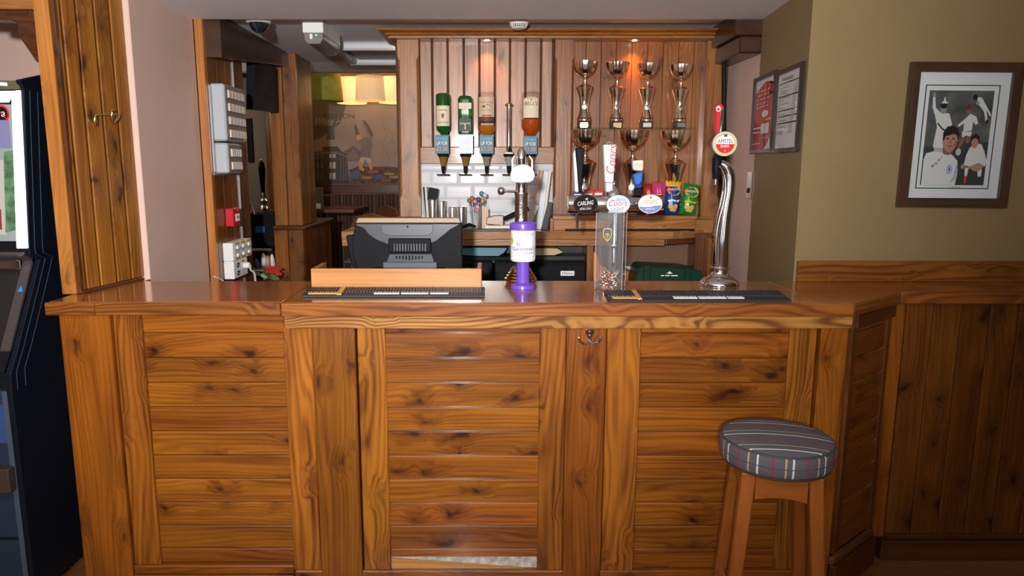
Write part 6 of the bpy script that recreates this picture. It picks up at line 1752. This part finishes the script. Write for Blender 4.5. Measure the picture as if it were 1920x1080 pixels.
for k, u in enumerate((595, 600)):
    tag(lathe('cruet', [(0.011, 0), (0.012, 0.03), (0.009, 0.04), (0.0, 0.043)], (P(u, 388, 6.2).x, 6.2, ztb + 0.0005), white, None, 12), ('left' if k == 0 else 'right') + ' white cruet before the menu card on the far table', 'cruet', 'cruets on the far table')
def pub_chair(u, v, Y, label, turn):
    pz0 = P(u, v, Y)
    t = thing('pub_chair', label, 'chair', (pz0.x, Y, 0), 'chairs in the far room', rot=(0, 0, turn))
    zt = pz0.z
    cm_ = wood('chair_dark', (0.20, 0.085, 0.035), (0.08, 0.03, 0.012), 'Z', 0.1)
    pts = [(-0.20, 0.42), (0.20, 0.42), (0.21, zt - 0.10), (0.16, zt - 0.03), (0.0, zt), (-0.16, zt - 0.03), (-0.21, zt - 0.10)]
    prism('backrest', [(x, z) for x, z in pts[2:]] + [(-0.20, zt - 0.2), (0.20, zt - 0.2)], 'XZ', 0.19, 0.22, cm_, t, 0.004)
    box('seat', (-0.21, -0.20, 0.42), (0.21, 0.20, 0.46), cm_, t, 0.01)
    for sx in (-1, 1):
        for sy in (-1, 1):
            tube('leg', [(sx * 0.18, sy * 0.17, 0.42), (sx * 0.20, sy * 0.20, 0.0)], [0.018, 0.014], cm_, t, 8)
        tube('back_post', [(sx * 0.18, 0.205, 0.45), (sx * 0.18, 0.205, zt - 0.19)], 0.014, cm_, t, 8)
pub_chair(727, 397, 5.85, 'pale edged wooden chair back beside the back bar post', 2.6)
pub_chair(765, 384, 6.50, 'darker wooden chair back half hidden by the back bar post', 2.2)
# lampshades
def lampshade(u, v0, v1, w0, w1, Y, label, m, glow, tilt=0.0):
    s_ = Y / F_PX
    p = P(u, v1, Y); zt = P(u, v0, Y).z
    t = thing('pendant_lamp', label, 'lamp', (p.x, Y, p.z), 'pendant lamps in the far room')
    hh = zt - p.z
    r0, r1 = w1 / 2 * s_, w0 / 2 * s_
    lathe('shade', [(r0, 0), (r1, hh), (r1 - 0.004, hh), (r0 - 0.004, 0.0)], (p.x, Y, p.z), m, t, 40)
    lathe('spider', [(0.0, hh - 0.02), (0.02, hh - 0.02), (0.02, hh - 0.01), (0.0, hh - 0.01)], (p.x, Y, p.z), brass, t, 10)
    lathe('diffuser', [(0.0, 0.012), (r0 - 0.006, 0.012), (r0 - 0.006, 0.015), (0.0, 0.015)], (p.x, Y, p.z), mat('lamp_diffuser', (1, 0.9, 0.72), 0.6, emit=2.2, ecol=(1, 0.84, 0.58)) if glow > 0.3 else mat('lamp_diffuser_dim', (1, 0.9, 0.72), 0.6, emit=0.9, ecol=(1, 0.8, 0.52)), t, 30)
    tube('cord', [(p.x, Y, zt - 0.01), (p.x, Y, 2.598)], 0.004, blackm, t, 6)
    d = bpy.data.lights.new('lamp_bulb', 'POINT'); d.energy = 15.0 * glow; d.color = (1, 0.78, 0.48); d.shadow_soft_size = 0.04
    lo = bpy.data.objects.new('lamp_bulb', d); COL.objects.link(lo); place(lo, t, (p.x, Y, p.z + hh * 0.5))
warm = mat('shade_cream', (0.85, 0.62, 0.40), 0.8, emit=0.34, ecol=(1.0, 0.62, 0.30))
warm2 = mat('shade_cream_bright', (0.90, 0.68, 0.42), 0.8, emit=0.50, ecol=(1.0, 0.68, 0.32))
green_s = mat('shade_green', (0.20, 0.19, 0.03), 0.8, emit=0.05, ecol=(0.55, 0.48, 0.06), noise=0.25, nscale=14)
lampshade(607, 132, 190, 62, 70, 6.6, 'green fabric pendant lampshade, leftmost in the far room', green_s, 0.3)
lampshade(660, 146, 194, 46, 54, 7.0, 'cream glowing pendant lampshade next to the green one', warm2, 1.0)
lampshade(694.5, 143, 189, 50, 54, 6.7, 'cream glowing pendant lampshade nearest, third from the left', warm, 1.0)
lampshade(738, 145, 193, 46, 54, 6.95, 'cream glowing pendant lampshade beside the back bar post', warm2, 1.0)
# ================================================================== RIGHT WALL THINGS
# two framed notices on the reveal
ra0, ra1 = Vector((1.262, 2.93, 0)), Vector((1.322, 3.62, 0))
rdir = (ra1 - ra0).normalized(); rn = Vector((-rdir.y, rdir.x, 0))      # towards the bar
def reveal_pt(u, v):
    a, y, z = _ray(u, v); dr = Vector((a, y, z)); o = Vector((0, 0, EYE))
    t = (ra0 - o).dot(rn) / dr.dot(rn)
    return o + dr * t
def notice(uL, uR, vTL, vTR, vBL, vBR, label, draw):
    pl, pr = reveal_pt(uL, (vTL + vBL) / 2), reveal_pt(uR, (vTR + vBR) / 2)
    zt = (reveal_pt(uL, vTL).z + reveal_pt(uR, vTR).z) / 2; zb_ = (reveal_pt(uL, vBL).z + reveal_pt(uR, vBR).z) / 2
    L_ = (pl - pr).length
    a = Vector((pr.x, pr.y, zb_)) + rn * 0.002      # near end, right hand side as seen
    b = Vector((pl.x, pl.y, zb_)) + rn * 0.002
    # seen from the bar the far end is on the left
    rx = (a - b); up = Vector((0, 0, zt - zb_))
    t = thing('framed_notice', label, 'framed notice', tuple((a + b) / 2), 'framed notices on the reveal')
    pm = plane_map(b, rx, up)
    w, h_ = rx.length, up.length
    if pm(0, 0, 1).x > pm(0, 0, 0).x:
        pm0 = pm; pm = lambda x, y, q: pm0(x, y, -q)
    fw = 0.018
    def bar(x0, y0, x1, y1):
        vs = [pm(x, y, q) for q in (0.0, 0.016) for x, y in ((x0, y0), (x1, y0), (x1, y1), (x0, y1))]
        mesh_obj('frame_bar', vs, [(0, 3, 2, 1), (4, 5, 6, 7), (0, 1, 5, 4), (1, 2, 6, 5), (2, 3, 7, 6), (3, 0, 4, 7)], mat('frame_black', (0.014, 0.010, 0.009), 0.3), t)
    fx, fy = fw / w, fw / h_
    bar(0, 0, 1, fy); bar(0, 1 - fy, 1, 1); bar(0, fy, fx, 1 - fy); bar(1 - fx, fy, 1, 1 - fy)
    f = Flat(lambda x, y, q: pm(fx + x * (1 - 2 * fx), fy + y * (1 - 2 * fy), q + 0.004), step=0.0003)
    draw(f); f.build('print', t)
    vs = [pm(x, y, 0.0125) for x, y in ((fx, fy), (1 - fx, fy), (1 - fx, 1 - fy), (fx, 1 - fy))]
    mesh_obj('glazing', vs, [(0, 1, 2, 3)], clear_mat('picture_glass', (0.97, 0.98, 0.98), 0.4, 1.45, 0.01), t)
paper = mat('notice_paper', (0.74, 0.74, 0.76), 0.6); inkgr = mat('ink_grey', (0.22, 0.22, 0.23), 0.6); nred = mat('notice_red', (0.52, 0.03, 0.035), 0.55)
def d1(f):
    f.rect(0, 0, 1, 1, paper)
    f.poly([(0, 0), (.55, 0), (.75, .06), (.95, .30), (1, .80), (.85, .93), (.5, .96), (.1, .86), (0, .82)], nred)
    for i, yy in enumerate((.83, .77, .71, .65, .60)):
        for q in range(4):
            f.rect(.12 + .17 * q, yy, .12 + .17 * q + (.10, .13, .08, .12)[(i + q) % 4], yy + .022, mat('ink_blush', (0.70, 0.42, 0.42), 0.5))
    f.ring(.62, .50, .16, .05, .05, ink_white); f.rect(.62, .40, .95, .43, mat('ink_amber', (0.75, 0.35, 0.08), 0.5))
    f.rect(.45, .22, .85, .36, paper); f.rect(.42, .14, .95, .17, inkgr); f.rect(.06, .30, .5, .32, ink_white); f.rect(.06, .24, .4, .255, ink_white); f.rect(.06, .08, .45, .09, ink_white)
    f.line([(.78, .92), (.95, .90), (.80, .76), (.95, .77)], .03, ink_black)
def d2(f):
    f.rect(0, 0, 1, 1, paper)
    for yy in (.865, .69, .50, .42, .33): f.rect(.04, yy, .96, yy + .014, ink_black)
    for k in range(24):
        yy = .84 - k * .028
        f.rect(.10, yy, .10 + .5 * (0.6 + 0.4 * math.sin(k * 2.3)), yy + .008, mat('ink_mid', (0.33, 0.33, 0.35), 0.6)); f.rect(.72, yy, .88, yy + .008, mat('ink_mid', (0.33, 0.33, 0.35), 0.6))
    f.rect(.3, .90, .8, .93, mat('ink_mid', (0.33, 0.33, 0.35), 0.6))
notice(1416, 1456.5, 147, 136, 287, 286, 'black framed red and white notice nearer the back bar on the olive reveal', d1)
notice(1457.5, 1506, 135, 120, 286, 284, 'black framed price list nearer the viewer on the olive reveal', d2)

# framed football picture
YW = 2.93
pic = thing('framed_picture', 'brown framed football photograph collage with wide white mount on the olive wall', 'picture', (P(1800, 390, YW).x, YW, P(1800, 390, YW).z))
fr_m = wood('walnut_frame', (0.080, 0.042, 0.023), (0.038, 0.019, 0.011), 'X', 0.0, vary=0.03); fr_mz = wood('walnut_frame_upright', (0.080, 0.042, 0.023), (0.038, 0.019, 0.011), 'Z', 0.0, vary=0.03)
a = P(1697, 389, YW - 0.02); b = P(1905, 116.5, YW - 0.02)
x0_, x1_ = P(1696, 250, YW - .02).x, P(1905, 250, YW - .02).x
z0_, z1_ = P(1800, 389.5, YW - .02).z, P(1800, 116.5, YW - .02).z
fw = 0.0385
vs = []
def fbar(pts, m):
    lo = [Vector((x, YW - 0.001, z)) for x, z in pts]; hi = [Vector((x, YW - 0.022, z)) for x, z in pts]
    mesh_obj('frame_bar', lo + hi, [(0, 1, 2, 3), (7, 6, 5, 4), (0, 4, 5, 1), (1, 5, 6, 2), (2, 6, 7, 3), (3, 7, 4, 0)], m, pic)
fbar([(x0_, z0_), (x1_, z0_), (x1_ - fw, z0_ + fw), (x0_ + fw, z0_ + fw)], fr_m)
fbar([(x0_, z1_), (x0_ + fw, z1_ - fw), (x1_ - fw, z1_ - fw), (x1_, z1_)], fr_m)
fbar([(x0_, z0_), (x0_ + fw, z0_ + fw), (x0_ + fw, z1_ - fw), (x0_, z1_)], fr_mz)
fbar([(x1_, z0_), (x1_, z1_), (x1_ - fw, z1_ - fw), (x1_ - fw, z0_ + fw)], fr_mz)
xi0, xi1, zi0, zi1 = x0_ + fw, x1_ - fw, z0_ + fw, z1_ - fw
f = Flat(plane_map((xi0, YW - 0.006, zi0), (xi1 - xi0, 0, 0), (0, 0, zi1 - zi0)), step=0.00025)
mount = mat('mount_white', (0.66, 0.70, 0.70), 0.6)
f.rect(0, 0, 1, 1, mount)
f.rect(.088, .075, .895, .905, mat('mount_line', (0.015, 0.04, 0.05), 0.5)); f.rect(.100, .083, .883, .897, mount)
X_ = lambda x: .135 + x * .70
Y_ = lambda y: .105 + y * .755
def pp(pts, m): f.poly([(X_(x), Y_(y)) for x, y in pts], m)
def pe_(cx_, cy_, rx, ry, m, n=20): f.ellipse(X_(cx_), Y_(cy_), rx * .70, ry * .755, m, n)
bgm = mat('photo_background', (0.085, 0.095, 0.095), 0.5, noise=0.5, nscale=14)
pp([(0, 0), (1, 0), (1, 1), (0, 1)], bgm)
pp([(0, 0), (1, 0), (1, .46), (.55, .47), (0, .40)], mat('photo_ground', (0.040, 0.045, 0.047), 0.5))
kit = mat('photo_kit', (0.62, 0.64, 0.64), 0.5); kit2 = mat('photo_kit_shade', (0.40, 0.42, 0.43), 0.5); sk = mat('photo_skin', (0.42, 0.22, 0.15), 0.5); sk2 = mat('photo_skin_shade', (0.24, 0.11, 0.075), 0.5); hr = mat('photo_hair', (0.018, 0.012, 0.010), 0.5); skg = mat('photo_skin_grey', (0.28, 0.27, 0.26), 0.5)
# player with arm raised, back left
pp([(.06, .93), (.09, .95), (.12, .82), (.20, .77), (.34, .76), (.40, .65), (.38, .50), (.32, .48), (.31, .40), (.14, .40), (.15, .50), (.17, .62), (.12, .74), (.07, .82)], kit)
pp([(.16, .40), (.30, .40), (.30, .30), (.16, .31)], kit2)
pe_(.075, .955, .02, .025, skg); pe_(.24, .81, .05, .055, skg); pe_(.24, .84, .055, .03, hr)
pp([(.20, .865), (.30, .865), (.28, .885), (.26, .89), (.25, .93), (.235, .93), (.23, .89), (.21, .885)], kit)
f.line([(X_(.17), Y_(.66)), (X_(.25), Y_(.60)), (X_(.36), Y_(.56))], .012, hr)
# running player, centre
pp([(.58, .70), (.66, .76), (.76, .73), (.80, .66), (.76, .64), (.72, .68), (.71, .58), (.58, .57), (.58, .66), (.50, .62), (.48, .64)], kit)
pp([(.56, .57), (.72, .57), (.70, .52), (.63, .53), (.57, .51)], kit); pp([(.57, .51), (.63, .53), (.60, .45), (.55, .40), (.54, .32), (.51, .32), (.52, .42)], sk2)
pp([(.65, .53), (.70, .52), (.70, .46), (.65, .44), (.63, .47)], sk2)
pe_(.63, .795, .035, .045, sk2); pe_(.625, .825, .036, .025, mat('photo_hair_red', (0.16, 0.03, 0.015), 0.5)); pe_(.82, .64, .02, .02, sk2); pe_(.47, .645, .02, .018, sk2)
pe_(.535, .355, .042, .038, mat('photo_ball', (0.50, 0.46, 0.40), 0.5))
# diving player, top right
pp([(.74, .93), (.80, .93), (.88, .85), (.97, .76), (.98, .73), (.95, .74), (.90, .80), (.93, .69), (.90, .68), (.86, .78), (.80, .83), (.74, .87)], kit)
pe_(.70, .93, .035, .03, hr); pe_(.75, .87, .03, .02, skg); pe_(.925, .68, .02, .02, hr)
# crouching player, right
pp([(.70, .40), (.78, .45), (.88, .44), (.94, .36), (.99, .26), (.97, .20), (.88, .24), (.72, .20), (.64, .22), (.66, .32)], kit)
pp([(.64, .22), (.70, .19), (.85, .24), (.95, .22), (.93, .16), (.82, .15), (.74, .18), (.68, .16)], sk); pp([(.66, .18), (.72, .19), (.71, .10), (.67, .10)], kit); pp([(.66, .10), (.71, .10), (.70, .02), (.67, .02)], mat('photo_boot', (0.45, 0.06, 0.03), 0.5)); pp([(.86, .15), (.93, .17), (.93, .10), (.88, .09)], kit)
pe_(.77, .455, .055, .06, sk); pp([(.70, .44), (.71, .52), (.77, .55), (.83, .52), (.84, .44), (.81, .49), (.77, .505), (.73, .49)], hr); pe_(.62, .20, .03, .025, sk)
# portrait player, front left
pp([(0, 0), (.53, 0), (.55, .12), (.53, .26), (.46, .31), (.40, .34), (.28, .35), (.14, .36), (.03, .34), (0, .28)], kit)
pp([(.44, .02), (.53, .06), (.55, .16), (.52, .24), (.49, .10)], kit2)
pp([(.28, .36), (.30, .33), (.38, .32), (.44, .35), (.43, .40), (.30, .41)], sk2)
pe_(.38, .47, .115, .115, sk); pp([(.265, .47), (.26, .56), (.31, .62), (.40, .635), (.49, .60), (.515, .53), (.495, .47), (.48, .53), (.42, .545), (.35, .53), (.30, .52), (.285, .48)], hr)
pp([(.41, .36), (.47, .42), (.49, .48), (.46, .47), (.44, .41)], sk2)
for ex in (.335, .425): pe_(ex, .495, .022, .008, hr, 10)
pp([(.375, .485), (.39, .485), (.40, .445), (.37, .443)], sk2); pe_(.385, .415, .035, .010, mat('photo_lips', (0.30, 0.08, 0.07), 0.5), 12)
f.ring(X_(.41), Y_(.17), .030, .036, .006, mat('photo_badge', (0.10, 0.16, 0.42), 0.5)); pe_(.41, .17, .018, .026, mat('photo_badge', (0.10, 0.16, 0.42), 0.5), 12)
f.line([(X_(a_), Y_(b_)) for a_, b_ in ((.12, .19), (.15, .22), (.14, .19), (.18, .24), (.20, .22), (.22, .28), (.24, .26), (.27, .31))], .004, ink_black)
f.rect(.46, .090, .56, .094, inkgr)
f.build('print', pic)
mesh_obj('glazing', [(xi0, YW - 0.0165, zi0), (xi1, YW - 0.0165, zi0), (xi1, YW - 0.0165, zi1), (xi0, YW - 0.0165, zi1)], [(0, 1, 2, 3)], clear_mat('picture_glass', (0.97, 0.98, 0.98), 0.4, 1.45, 0.01), pic)
pic.rotation_euler = (0, R(0.45), 0)

# ================================================================== COAT HOOK ON THE BAR
Yh = YP - 0.022
ck = thing('coat_hook', 'chrome double coat hook screwed to the bar front', 'hook', tuple(P(1105, 632, Yh)))
pts = pxz(((1099, 617), (1112, 617), (1114, 622), (1109.5, 632), (1108, 640), (1103, 640), (1101.5, 632), (1097, 622)), Yh)
prism('plate', pts, 'XZ', Yh - 0.007, Yh - 0.0005, chrome, ck, 0.002)
for sx in (-1, 1):
    arm = [P(1105.5, 637, Yh - 0.006), P(1105.5 + sx * 6, 643, Yh - 0.02), P(1105.5 + sx * 13, 644, Yh - 0.032), P(1105.5 + sx * 18.5, 640, Yh - 0.036), P(1105.5 + sx * 20, 634, Yh - 0.036)]
    tube('prong', spline(arm, 16), 0.0042, chrome, ck, 10)
    lathe('tip', [(0.0, -0.007), (0.005, -0.004), (0.0062, 0), (0.005, 0.004), (0.0, 0.006)], P(1105.5 + sx * 20, 634, Yh - 0.036), chrome, ck, 12)
for v in (622, 629):
    lathe('screw', [(0.0035, 0), (0.003, 0.0015), (0.0, 0.002)], P(1105.5, v, Yh - 0.0072), steel, ck, 10, axis=(0, -1, 0))

# ================================================================== STOOL
ZS = 0.775
cs = PZ(1457, 821, ZS); cs.y += 0.03; cs.x += 0.012
st = thing('bar_stool', 'wooden bar stool with grey striped round seat standing before the bar', 'stool', (cs.x, cs.y, 0), rot=(0, 0, R(-11)))
RS = 0.166
G = (0.085, 0.082, 0.094)
Wt, Gd, Mr = (0.62, 0.62, 0.62), (0.42, 0.30, 0.16), (0.22, 0.03, 0.065)
cols = [(0, G), (0.16, Wt), (0.21, G), (0.42, Gd), (0.47, G), (0.74, Mr), (0.82, G)]
topm = stripe_mat('seat_top_stripes', 'Y', 0.105, [(0, G), (0.16, Wt), (0.205, G), (0.42, Gd), (0.46, G), (0.74, Mr), (0.80, G)], rot=0.0)
sidem = stripe_mat('seat_side_stripes', 'X', 0.105, cols, ang=True, R_=RS)
sc_ = lathe('seat_cushion', [(RS - 0.002, 0.702), (RS + 0.002, 0.712), (RS + 0.002, 0.756), (RS - 0.003, 0.7635)], (0, 0, 0), sidem, st, 56, smooth=60)
lathe('seat_top', [(RS - 0.003, 0.764), (RS - 0.010, 0.770), (RS - 0.05, 0.776), (0.06, 0.781), (0.0, 0.782)], (0, 0, 0), topm, st, 56, smooth=60)
lathe('piping', [(RS - 0.003, 0.7615), (RS + 0.001, 0.7635), (RS - 0.001, 0.767), (RS - 0.006, 0.767)], (0, 0, 0), mat('piping_grey', (0.05, 0.05, 0.055), 0.7), sc_, 56)
lathe('seam', [(RS + 0.0018, 0.7285), (RS + 0.0032, 0.7300), (RS + 0.0018, 0.7315)], (0, 0, 0), mat('piping_grey', (0.05, 0.05, 0.055), 0.7), sc_, 56)
lathe('seat_board', [(RS - 0.012, 0.688), (RS - 0.006, 0.692), (RS - 0.006, 0.7015), (0.0, 0.7015)], (0, 0, 0), mat('board_under', (0.05, 0.03, 0.02), 0.7), st, 40)
tp_, bt_ = 0.094, 0.142
def leg(sx, sy):
    w0, w1 = 0.021, 0.017
    vs = []
    for (z, c, w) in ((0.0, bt_, w1), (0.69, tp_, w0)):
        for a_, b_ in ((-1, -1), (1, -1), (1, 1), (-1, 1)):
            vs.append((sx * c + a_ * w, sy * c + b_ * w, z))
    bmm = bmesh.new(); bv = [bmm.verts.new(v) for v in vs]
    for q in ((0, 3, 2, 1), (4, 5, 6, 7), (0, 1, 5, 4), (1, 2, 6, 5), (2, 3, 7, 6), (3, 0, 4, 7)): bmm.faces.new([bv[i] for i in q])
    bmesh.ops.bevel(bmm, geom=list(bmm.edges), offset=0.005, segments=2, affect='EDGES', profile=0.5)
    bmm.verts.index_update()
    mesh_obj('leg', [v.co.copy() for v in bmm.verts], [tuple(v.index for v in q.verts) for q in bmm.faces], beech_z, st); bmm.free()
for sx in (-1, 1):
    for sy in (-1, 1): leg(sx, sy)
def apron(rot):
    n = 8; pts = []
    L_ = tp_ - 0.021 + 0.001
    for i in range(n + 1):
        x = -L_ + 2 * L_ * i / n; pts.append((x, 0.606 + 0.010 * (1 - (x / L_) ** 2)))
    pts += [(L_, 0.687), (-L_, 0.687)]
    o = prism('apron', pts, 'XZ', -0.011, 0.011, beech_x, st)
    c = Matrix.Rotation(rot, 3, 'Z') @ Vector((0, -(tp_ + 0.004), 0))
    o.location = Vector((c.x, c.y, o.location.z)); o.rotation_euler = (0, 0, rot)
for k in range(4): apron(k * math.pi / 2)
def stretcher(rot, z):
    k_ = bt_ + (tp_ - bt_) * z / 0.69
    L_ = k_ - 0.017
    o = box('stretcher', (-L_, -0.010, z - 0.019), (L_, 0.010, z + 0.019), beech_x, st, 0.003)
    c = Matrix.Rotation(rot, 3, 'Z') @ Vector((0, -k_, 0))
    o.location = Vector((c.x, c.y, z)); o.rotation_euler = (0, 0, rot)
stretcher(0, 0.16); stretcher(math.pi, 0.16); stretcher(math.pi / 2, 0.235); stretcher(-math.pi / 2, 0.235)

# ================================================================== FRUIT MACHINE
XM = -1.675
fm = thing('fruit_machine', 'dark navy fruit machine with bright lit glass at the left edge', 'fruit machine', (XM - 0.3, 3.0, 0))
navy = mat('navy_panel', (0.005, 0.007, 0.014), 0.4, spec=0.25)
navy2 = mat('navy_door', (0.022, 0.034, 0.062), 0.35)
def myz(pts): return [(PX(u, v, XM).y, PX(u, v, XM).z) for u, v in pts]
front = myz(((38, 150), (45, 168), (55, 465), (57, 478), (75, 486), (62, 540), (32, 660), (20, 700), (22, 735)))
yk = front[-1][0]
side = front + [(yk, 0.02), (front[0][0] + 0.45, 0.02), (front[0][0] + 0.45, front[0][1] + 0.02), (front[0][0] + 0.2, front[0][1] + 0.05)]
prism('side_panel', side, 'YZ', XM - 0.02, XM, navy, fm, 0.003)
prism('side_panel', side, 'YZ', XM - 0.62, XM - 0.60, navy, fm, 0.003)
yf1 = front[1][0]
box('lower_body', (XM - 0.599, yk + 0.06, 0.02), (XM - 0.021, front[0][0] + 0.44, front[7][1]), blackm, fm, 0)
box('upper_body', (XM - 0.599, front[4][0] + 0.03, front[7][1] + 0.001), (XM - 0.021, front[0][0] + 0.44, front[0][1] - 0.02), blackm, fm, 0)
# edge trim lines on the side
for off, nm in ((0.030, 'edge_trim'), (0.075, 'edge_trim')):
    tube(nm, [Vector((XM + 0.001, y + off, z)) for y, z in front[1:]], 0.0008, mat('trim_light', (0.06, 0.09, 0.12), 0.35), fm, 6)
# top box, label, glass, light strip
zt_top, zt_mid, z_con = front[1][1], front[2][1], front[3][1]
def fpt(u, v):   # point on the upper front plane
    a, y, z = _ray(u, v); dr = Vector((a, y, z)); o = Vector((0, 0, EYE))
    A_ = Vector((XM, front[1][0], front[1][1])); B_ = Vector((XM, front[2][0], front[2][1]))
    n = (B_ - A_).cross(Vector((1, 0, 0))).normalized()
    t = (A_ - o).dot(n) / dr.dot(n)
    p = o + dr * t
    return p
ny_ = Vector((0, -1, 0))
def fquad(nm, pts, m, off=0.0, thick=0.004):
    q = [fpt(u, v) + ny_ * off for u, v in pts]
    vs = q + [p + ny_ * thick for p in q]; k = len(q)
    fs = [tuple(range(k)), tuple(range(2 * k - 1, k - 1, -1))] + [(i, i + k, (i + 1) % k + k, (i + 1) % k) for i in range(k)]
    bmm = bmesh.new(); bv = [bmm.verts.new(v) for v in vs]
    for w in fs: bmm.faces.new([bv[i] for i in w])
    bmesh.ops.recalc_face_normals(bmm, faces=bmm.faces); bmm.verts.index_update()
    o = mesh_obj(nm, [v.co.copy() for v in bmm.verts], [tuple(v.index for v in w.verts) for w in bmm.faces], m, fm); bmm.free(); return o
lightm = mat('machine_light', (1, 1, 1), 0.4, emit=1.5, ecol=(0.98, 0.97, 1.0))
scr = mat('machine_screen', (0.18, 0.20, 0.20), 0.15, emit=0.22, ecol=(0.55, 0.6, 0.6))
fquad('display_glass', ((-260, 196), (28, 196), (36, 452), (-260, 452)), scr, 0.0)
fquad('light_strip', ((26, 172), (40, 170), (54, 465), (36, 465)), lightm, 0.002, 0.012)
fquad('light_header', ((-260, 176), (25, 171), (24, 180), (18, 192), (-260, 196)), lightm, 0.002, 0.008)
fquad('top_cap', ((-260, 146), (38, 152), (40, 168), (-260, 168)), mat('cap_olive', (0.10, 0.09, 0.05), 0.4), 0.0, 0.01)
fquad('white_label', ((-10, 154), (17, 155.5), (18, 162), (-10, 160)), ink_white, 0.0105, 0.001)
fquad('art_panel', ((-60, 300), (8, 300), (14, 440), (-60, 440)), mat('art_cream', (0.30, 0.28, 0.24), 0.4, emit=0.25, ecol=(0.7, 0.68, 0.62)), 0.0045, 0.001)
fquad('art_panel', ((9, 285), (25, 282), (34, 430), (12, 436)), mat('art_leaf', (0.06, 0.14, 0.06), 0.4, emit=0.10, ecol=(0.35, 0.55, 0.35), noise=0.8, nscale=25), 0.0045, 0.001)
fquad('art_panel', ((-60, 225), (18, 225), (24, 278), (-60, 278)), mat('art_blue', (0.14, 0.14, 0.26), 0.4, emit=0.15, ecol=(0.4, 0.4, 0.7)), 0.0045, 0.001)
fquad('art_panel', ((-60, 390), (4, 392), (6, 430), (-60, 432)), mat('art_red', (0.22, 0.02, 0.02), 0.4, emit=0.08, ecol=(0.6, 0.05, 0.05)), 0.0058, 0.001)
pc18 = fpt(7, 214) + ny_ * 0.006
f = Flat(plane_map(pc18, (1, 0, 0), (0, 0, 1)), base=0.001, step=0.0006)
f.ellipse(0, 0, 0.024, 0.030, ink_black, 24); f.ring(0, 0, 0.025, 0.031, 0.006, ink_red); f.text('18', -0.014, -0.010, 0.024, 0.018, ink_white); f.line([(-0.014, 0.018), (0.014, -0.018)], 0.004, ink_red)
f.build('age_sign', fm)
# console
cA, cB = front[4], front[6]
def cquad(nm, y0, z0, y1, z1, x0, x1, m, d0=0.0, d1=0.006):
    v = Vector((0, y1 - y0, z1 - z0)).normalized(); n = Vector((0, v.z, -v.y))
    if n.y > 0: n = -n
    ps = [Vector((x0, y0, z0)), Vector((x1, y0, z0)), Vector((x1, y1, z1)), Vector((x0, y1, z1))]
    vs = [p + n * d0 for p in ps] + [p + n * d1 for p in ps]
    return mesh_obj(nm, vs, [(3, 2, 1, 0), (4, 5, 6, 7), (0, 1, 5, 4), (1, 2, 6, 5), (2, 3, 7, 6), (3, 0, 4, 7)], m, fm)
gun = mat('gunmetal', (0.17, 0.15, 0.15), 0.3, 0.7)
cquad('console_face', cA[0], cA[1], cB[0], cB[1], XM - 0.60, XM - 0.055, mat('console_black', (0.02, 0.018, 0.018), 0.25), 0.0, 0.004)
cquad('console_edge', cA[0], cA[1], cB[0], cB[1], XM - 0.054, XM - 0.0205, gun, 0.0, 0.010)
cquad('deck', front[3][0], front[3][1] + 0.01, cA[0], cA[1], XM - 0.60, XM - 0.0205, gun, 0.0, 0.012)
box('chrome_bar', (XM - 0.55, cA[0] - 0.05, cA[1] - 0.035), (XM - 0.05, cA[0] - 0.03, cA[1] + 0.005), chrome, fm, 0.006)
lathe('button', [(0.018, 0), (0.018, 0.008), (0.012, 0.012), (0.0, 0.013)], (XM - 0.045, cA[0] - 0.03, cA[1] - 0.06), chrome, fm, 20, axis=(0, -0.8, 0.5))
mq = lambda t_: (cA[0] + (cB[0] - cA[0]) * t_, cA[1] + (cB[1] - cA[1]) * t_)
y_, z_ = mq(0.30); y2_, z2_ = mq(0.36)
vs = [Vector((XM - 0.046, y2_ - 0.012, z2_ + 0.002)), Vector((XM - 0.026, y2_ - 0.012, z2_ + 0.002)), Vector((XM - 0.036, y_ - 0.012, z_ + 0.004))]
mesh_obj('blue_arrow', vs, [(0, 1, 2)], mat('arrow_blue', (0.02, 0.25, 0.70), 0.4), fm)
cquad('console_lip', cB[0], cB[1], front[7][0], front[7][1], XM - 0.60, XM - 0.0205, black, 0.0, 0.006)
# lower door
box('lower_door', (XM - 0.60, yk + 0.012, 0.05), (XM - 0.0205, yk + 0.055, front[8][1]), navy2, fm, 0.004)
box('door_edge', (XM - 0.040, yk + 0.002, 0.05), (XM - 0.0205, yk + 0.0115, front[8][1]), mat('door_edge', (0.06, 0.08, 0.11), 0.3), fm, 0.002)
pw = P(-60, 820, yk + 0.008)
box('blue_window', (pw.x, yk + 0.004, P(0, 832, yk).z), (P(15, 820, yk).x, yk + 0.0118, P(0, 760, yk).z), mat('window_blue', (0.03, 0.06, 0.16), 0.3, emit=0.05, ecol=(0.1, 0.25, 0.8)), fm, 0.001)
box('coin_tray', (P(-60, 900, yk - .03).x, yk - 0.035, P(0, 925, yk - .03).z), (P(18, 900, yk - .03).x, yk + 0.0118, P(0, 880, yk - .03).z), mat('tray_bronze', (0.10, 0.07, 0.05), 0.35, 0.5), fm, 0.004)
box('door_split', (XM - 0.60, yk + 0.008, P(0, 1014, yk).z), (XM - 0.041, yk + 0.0119, P(0, 1010, yk).z), black, fm, 0)
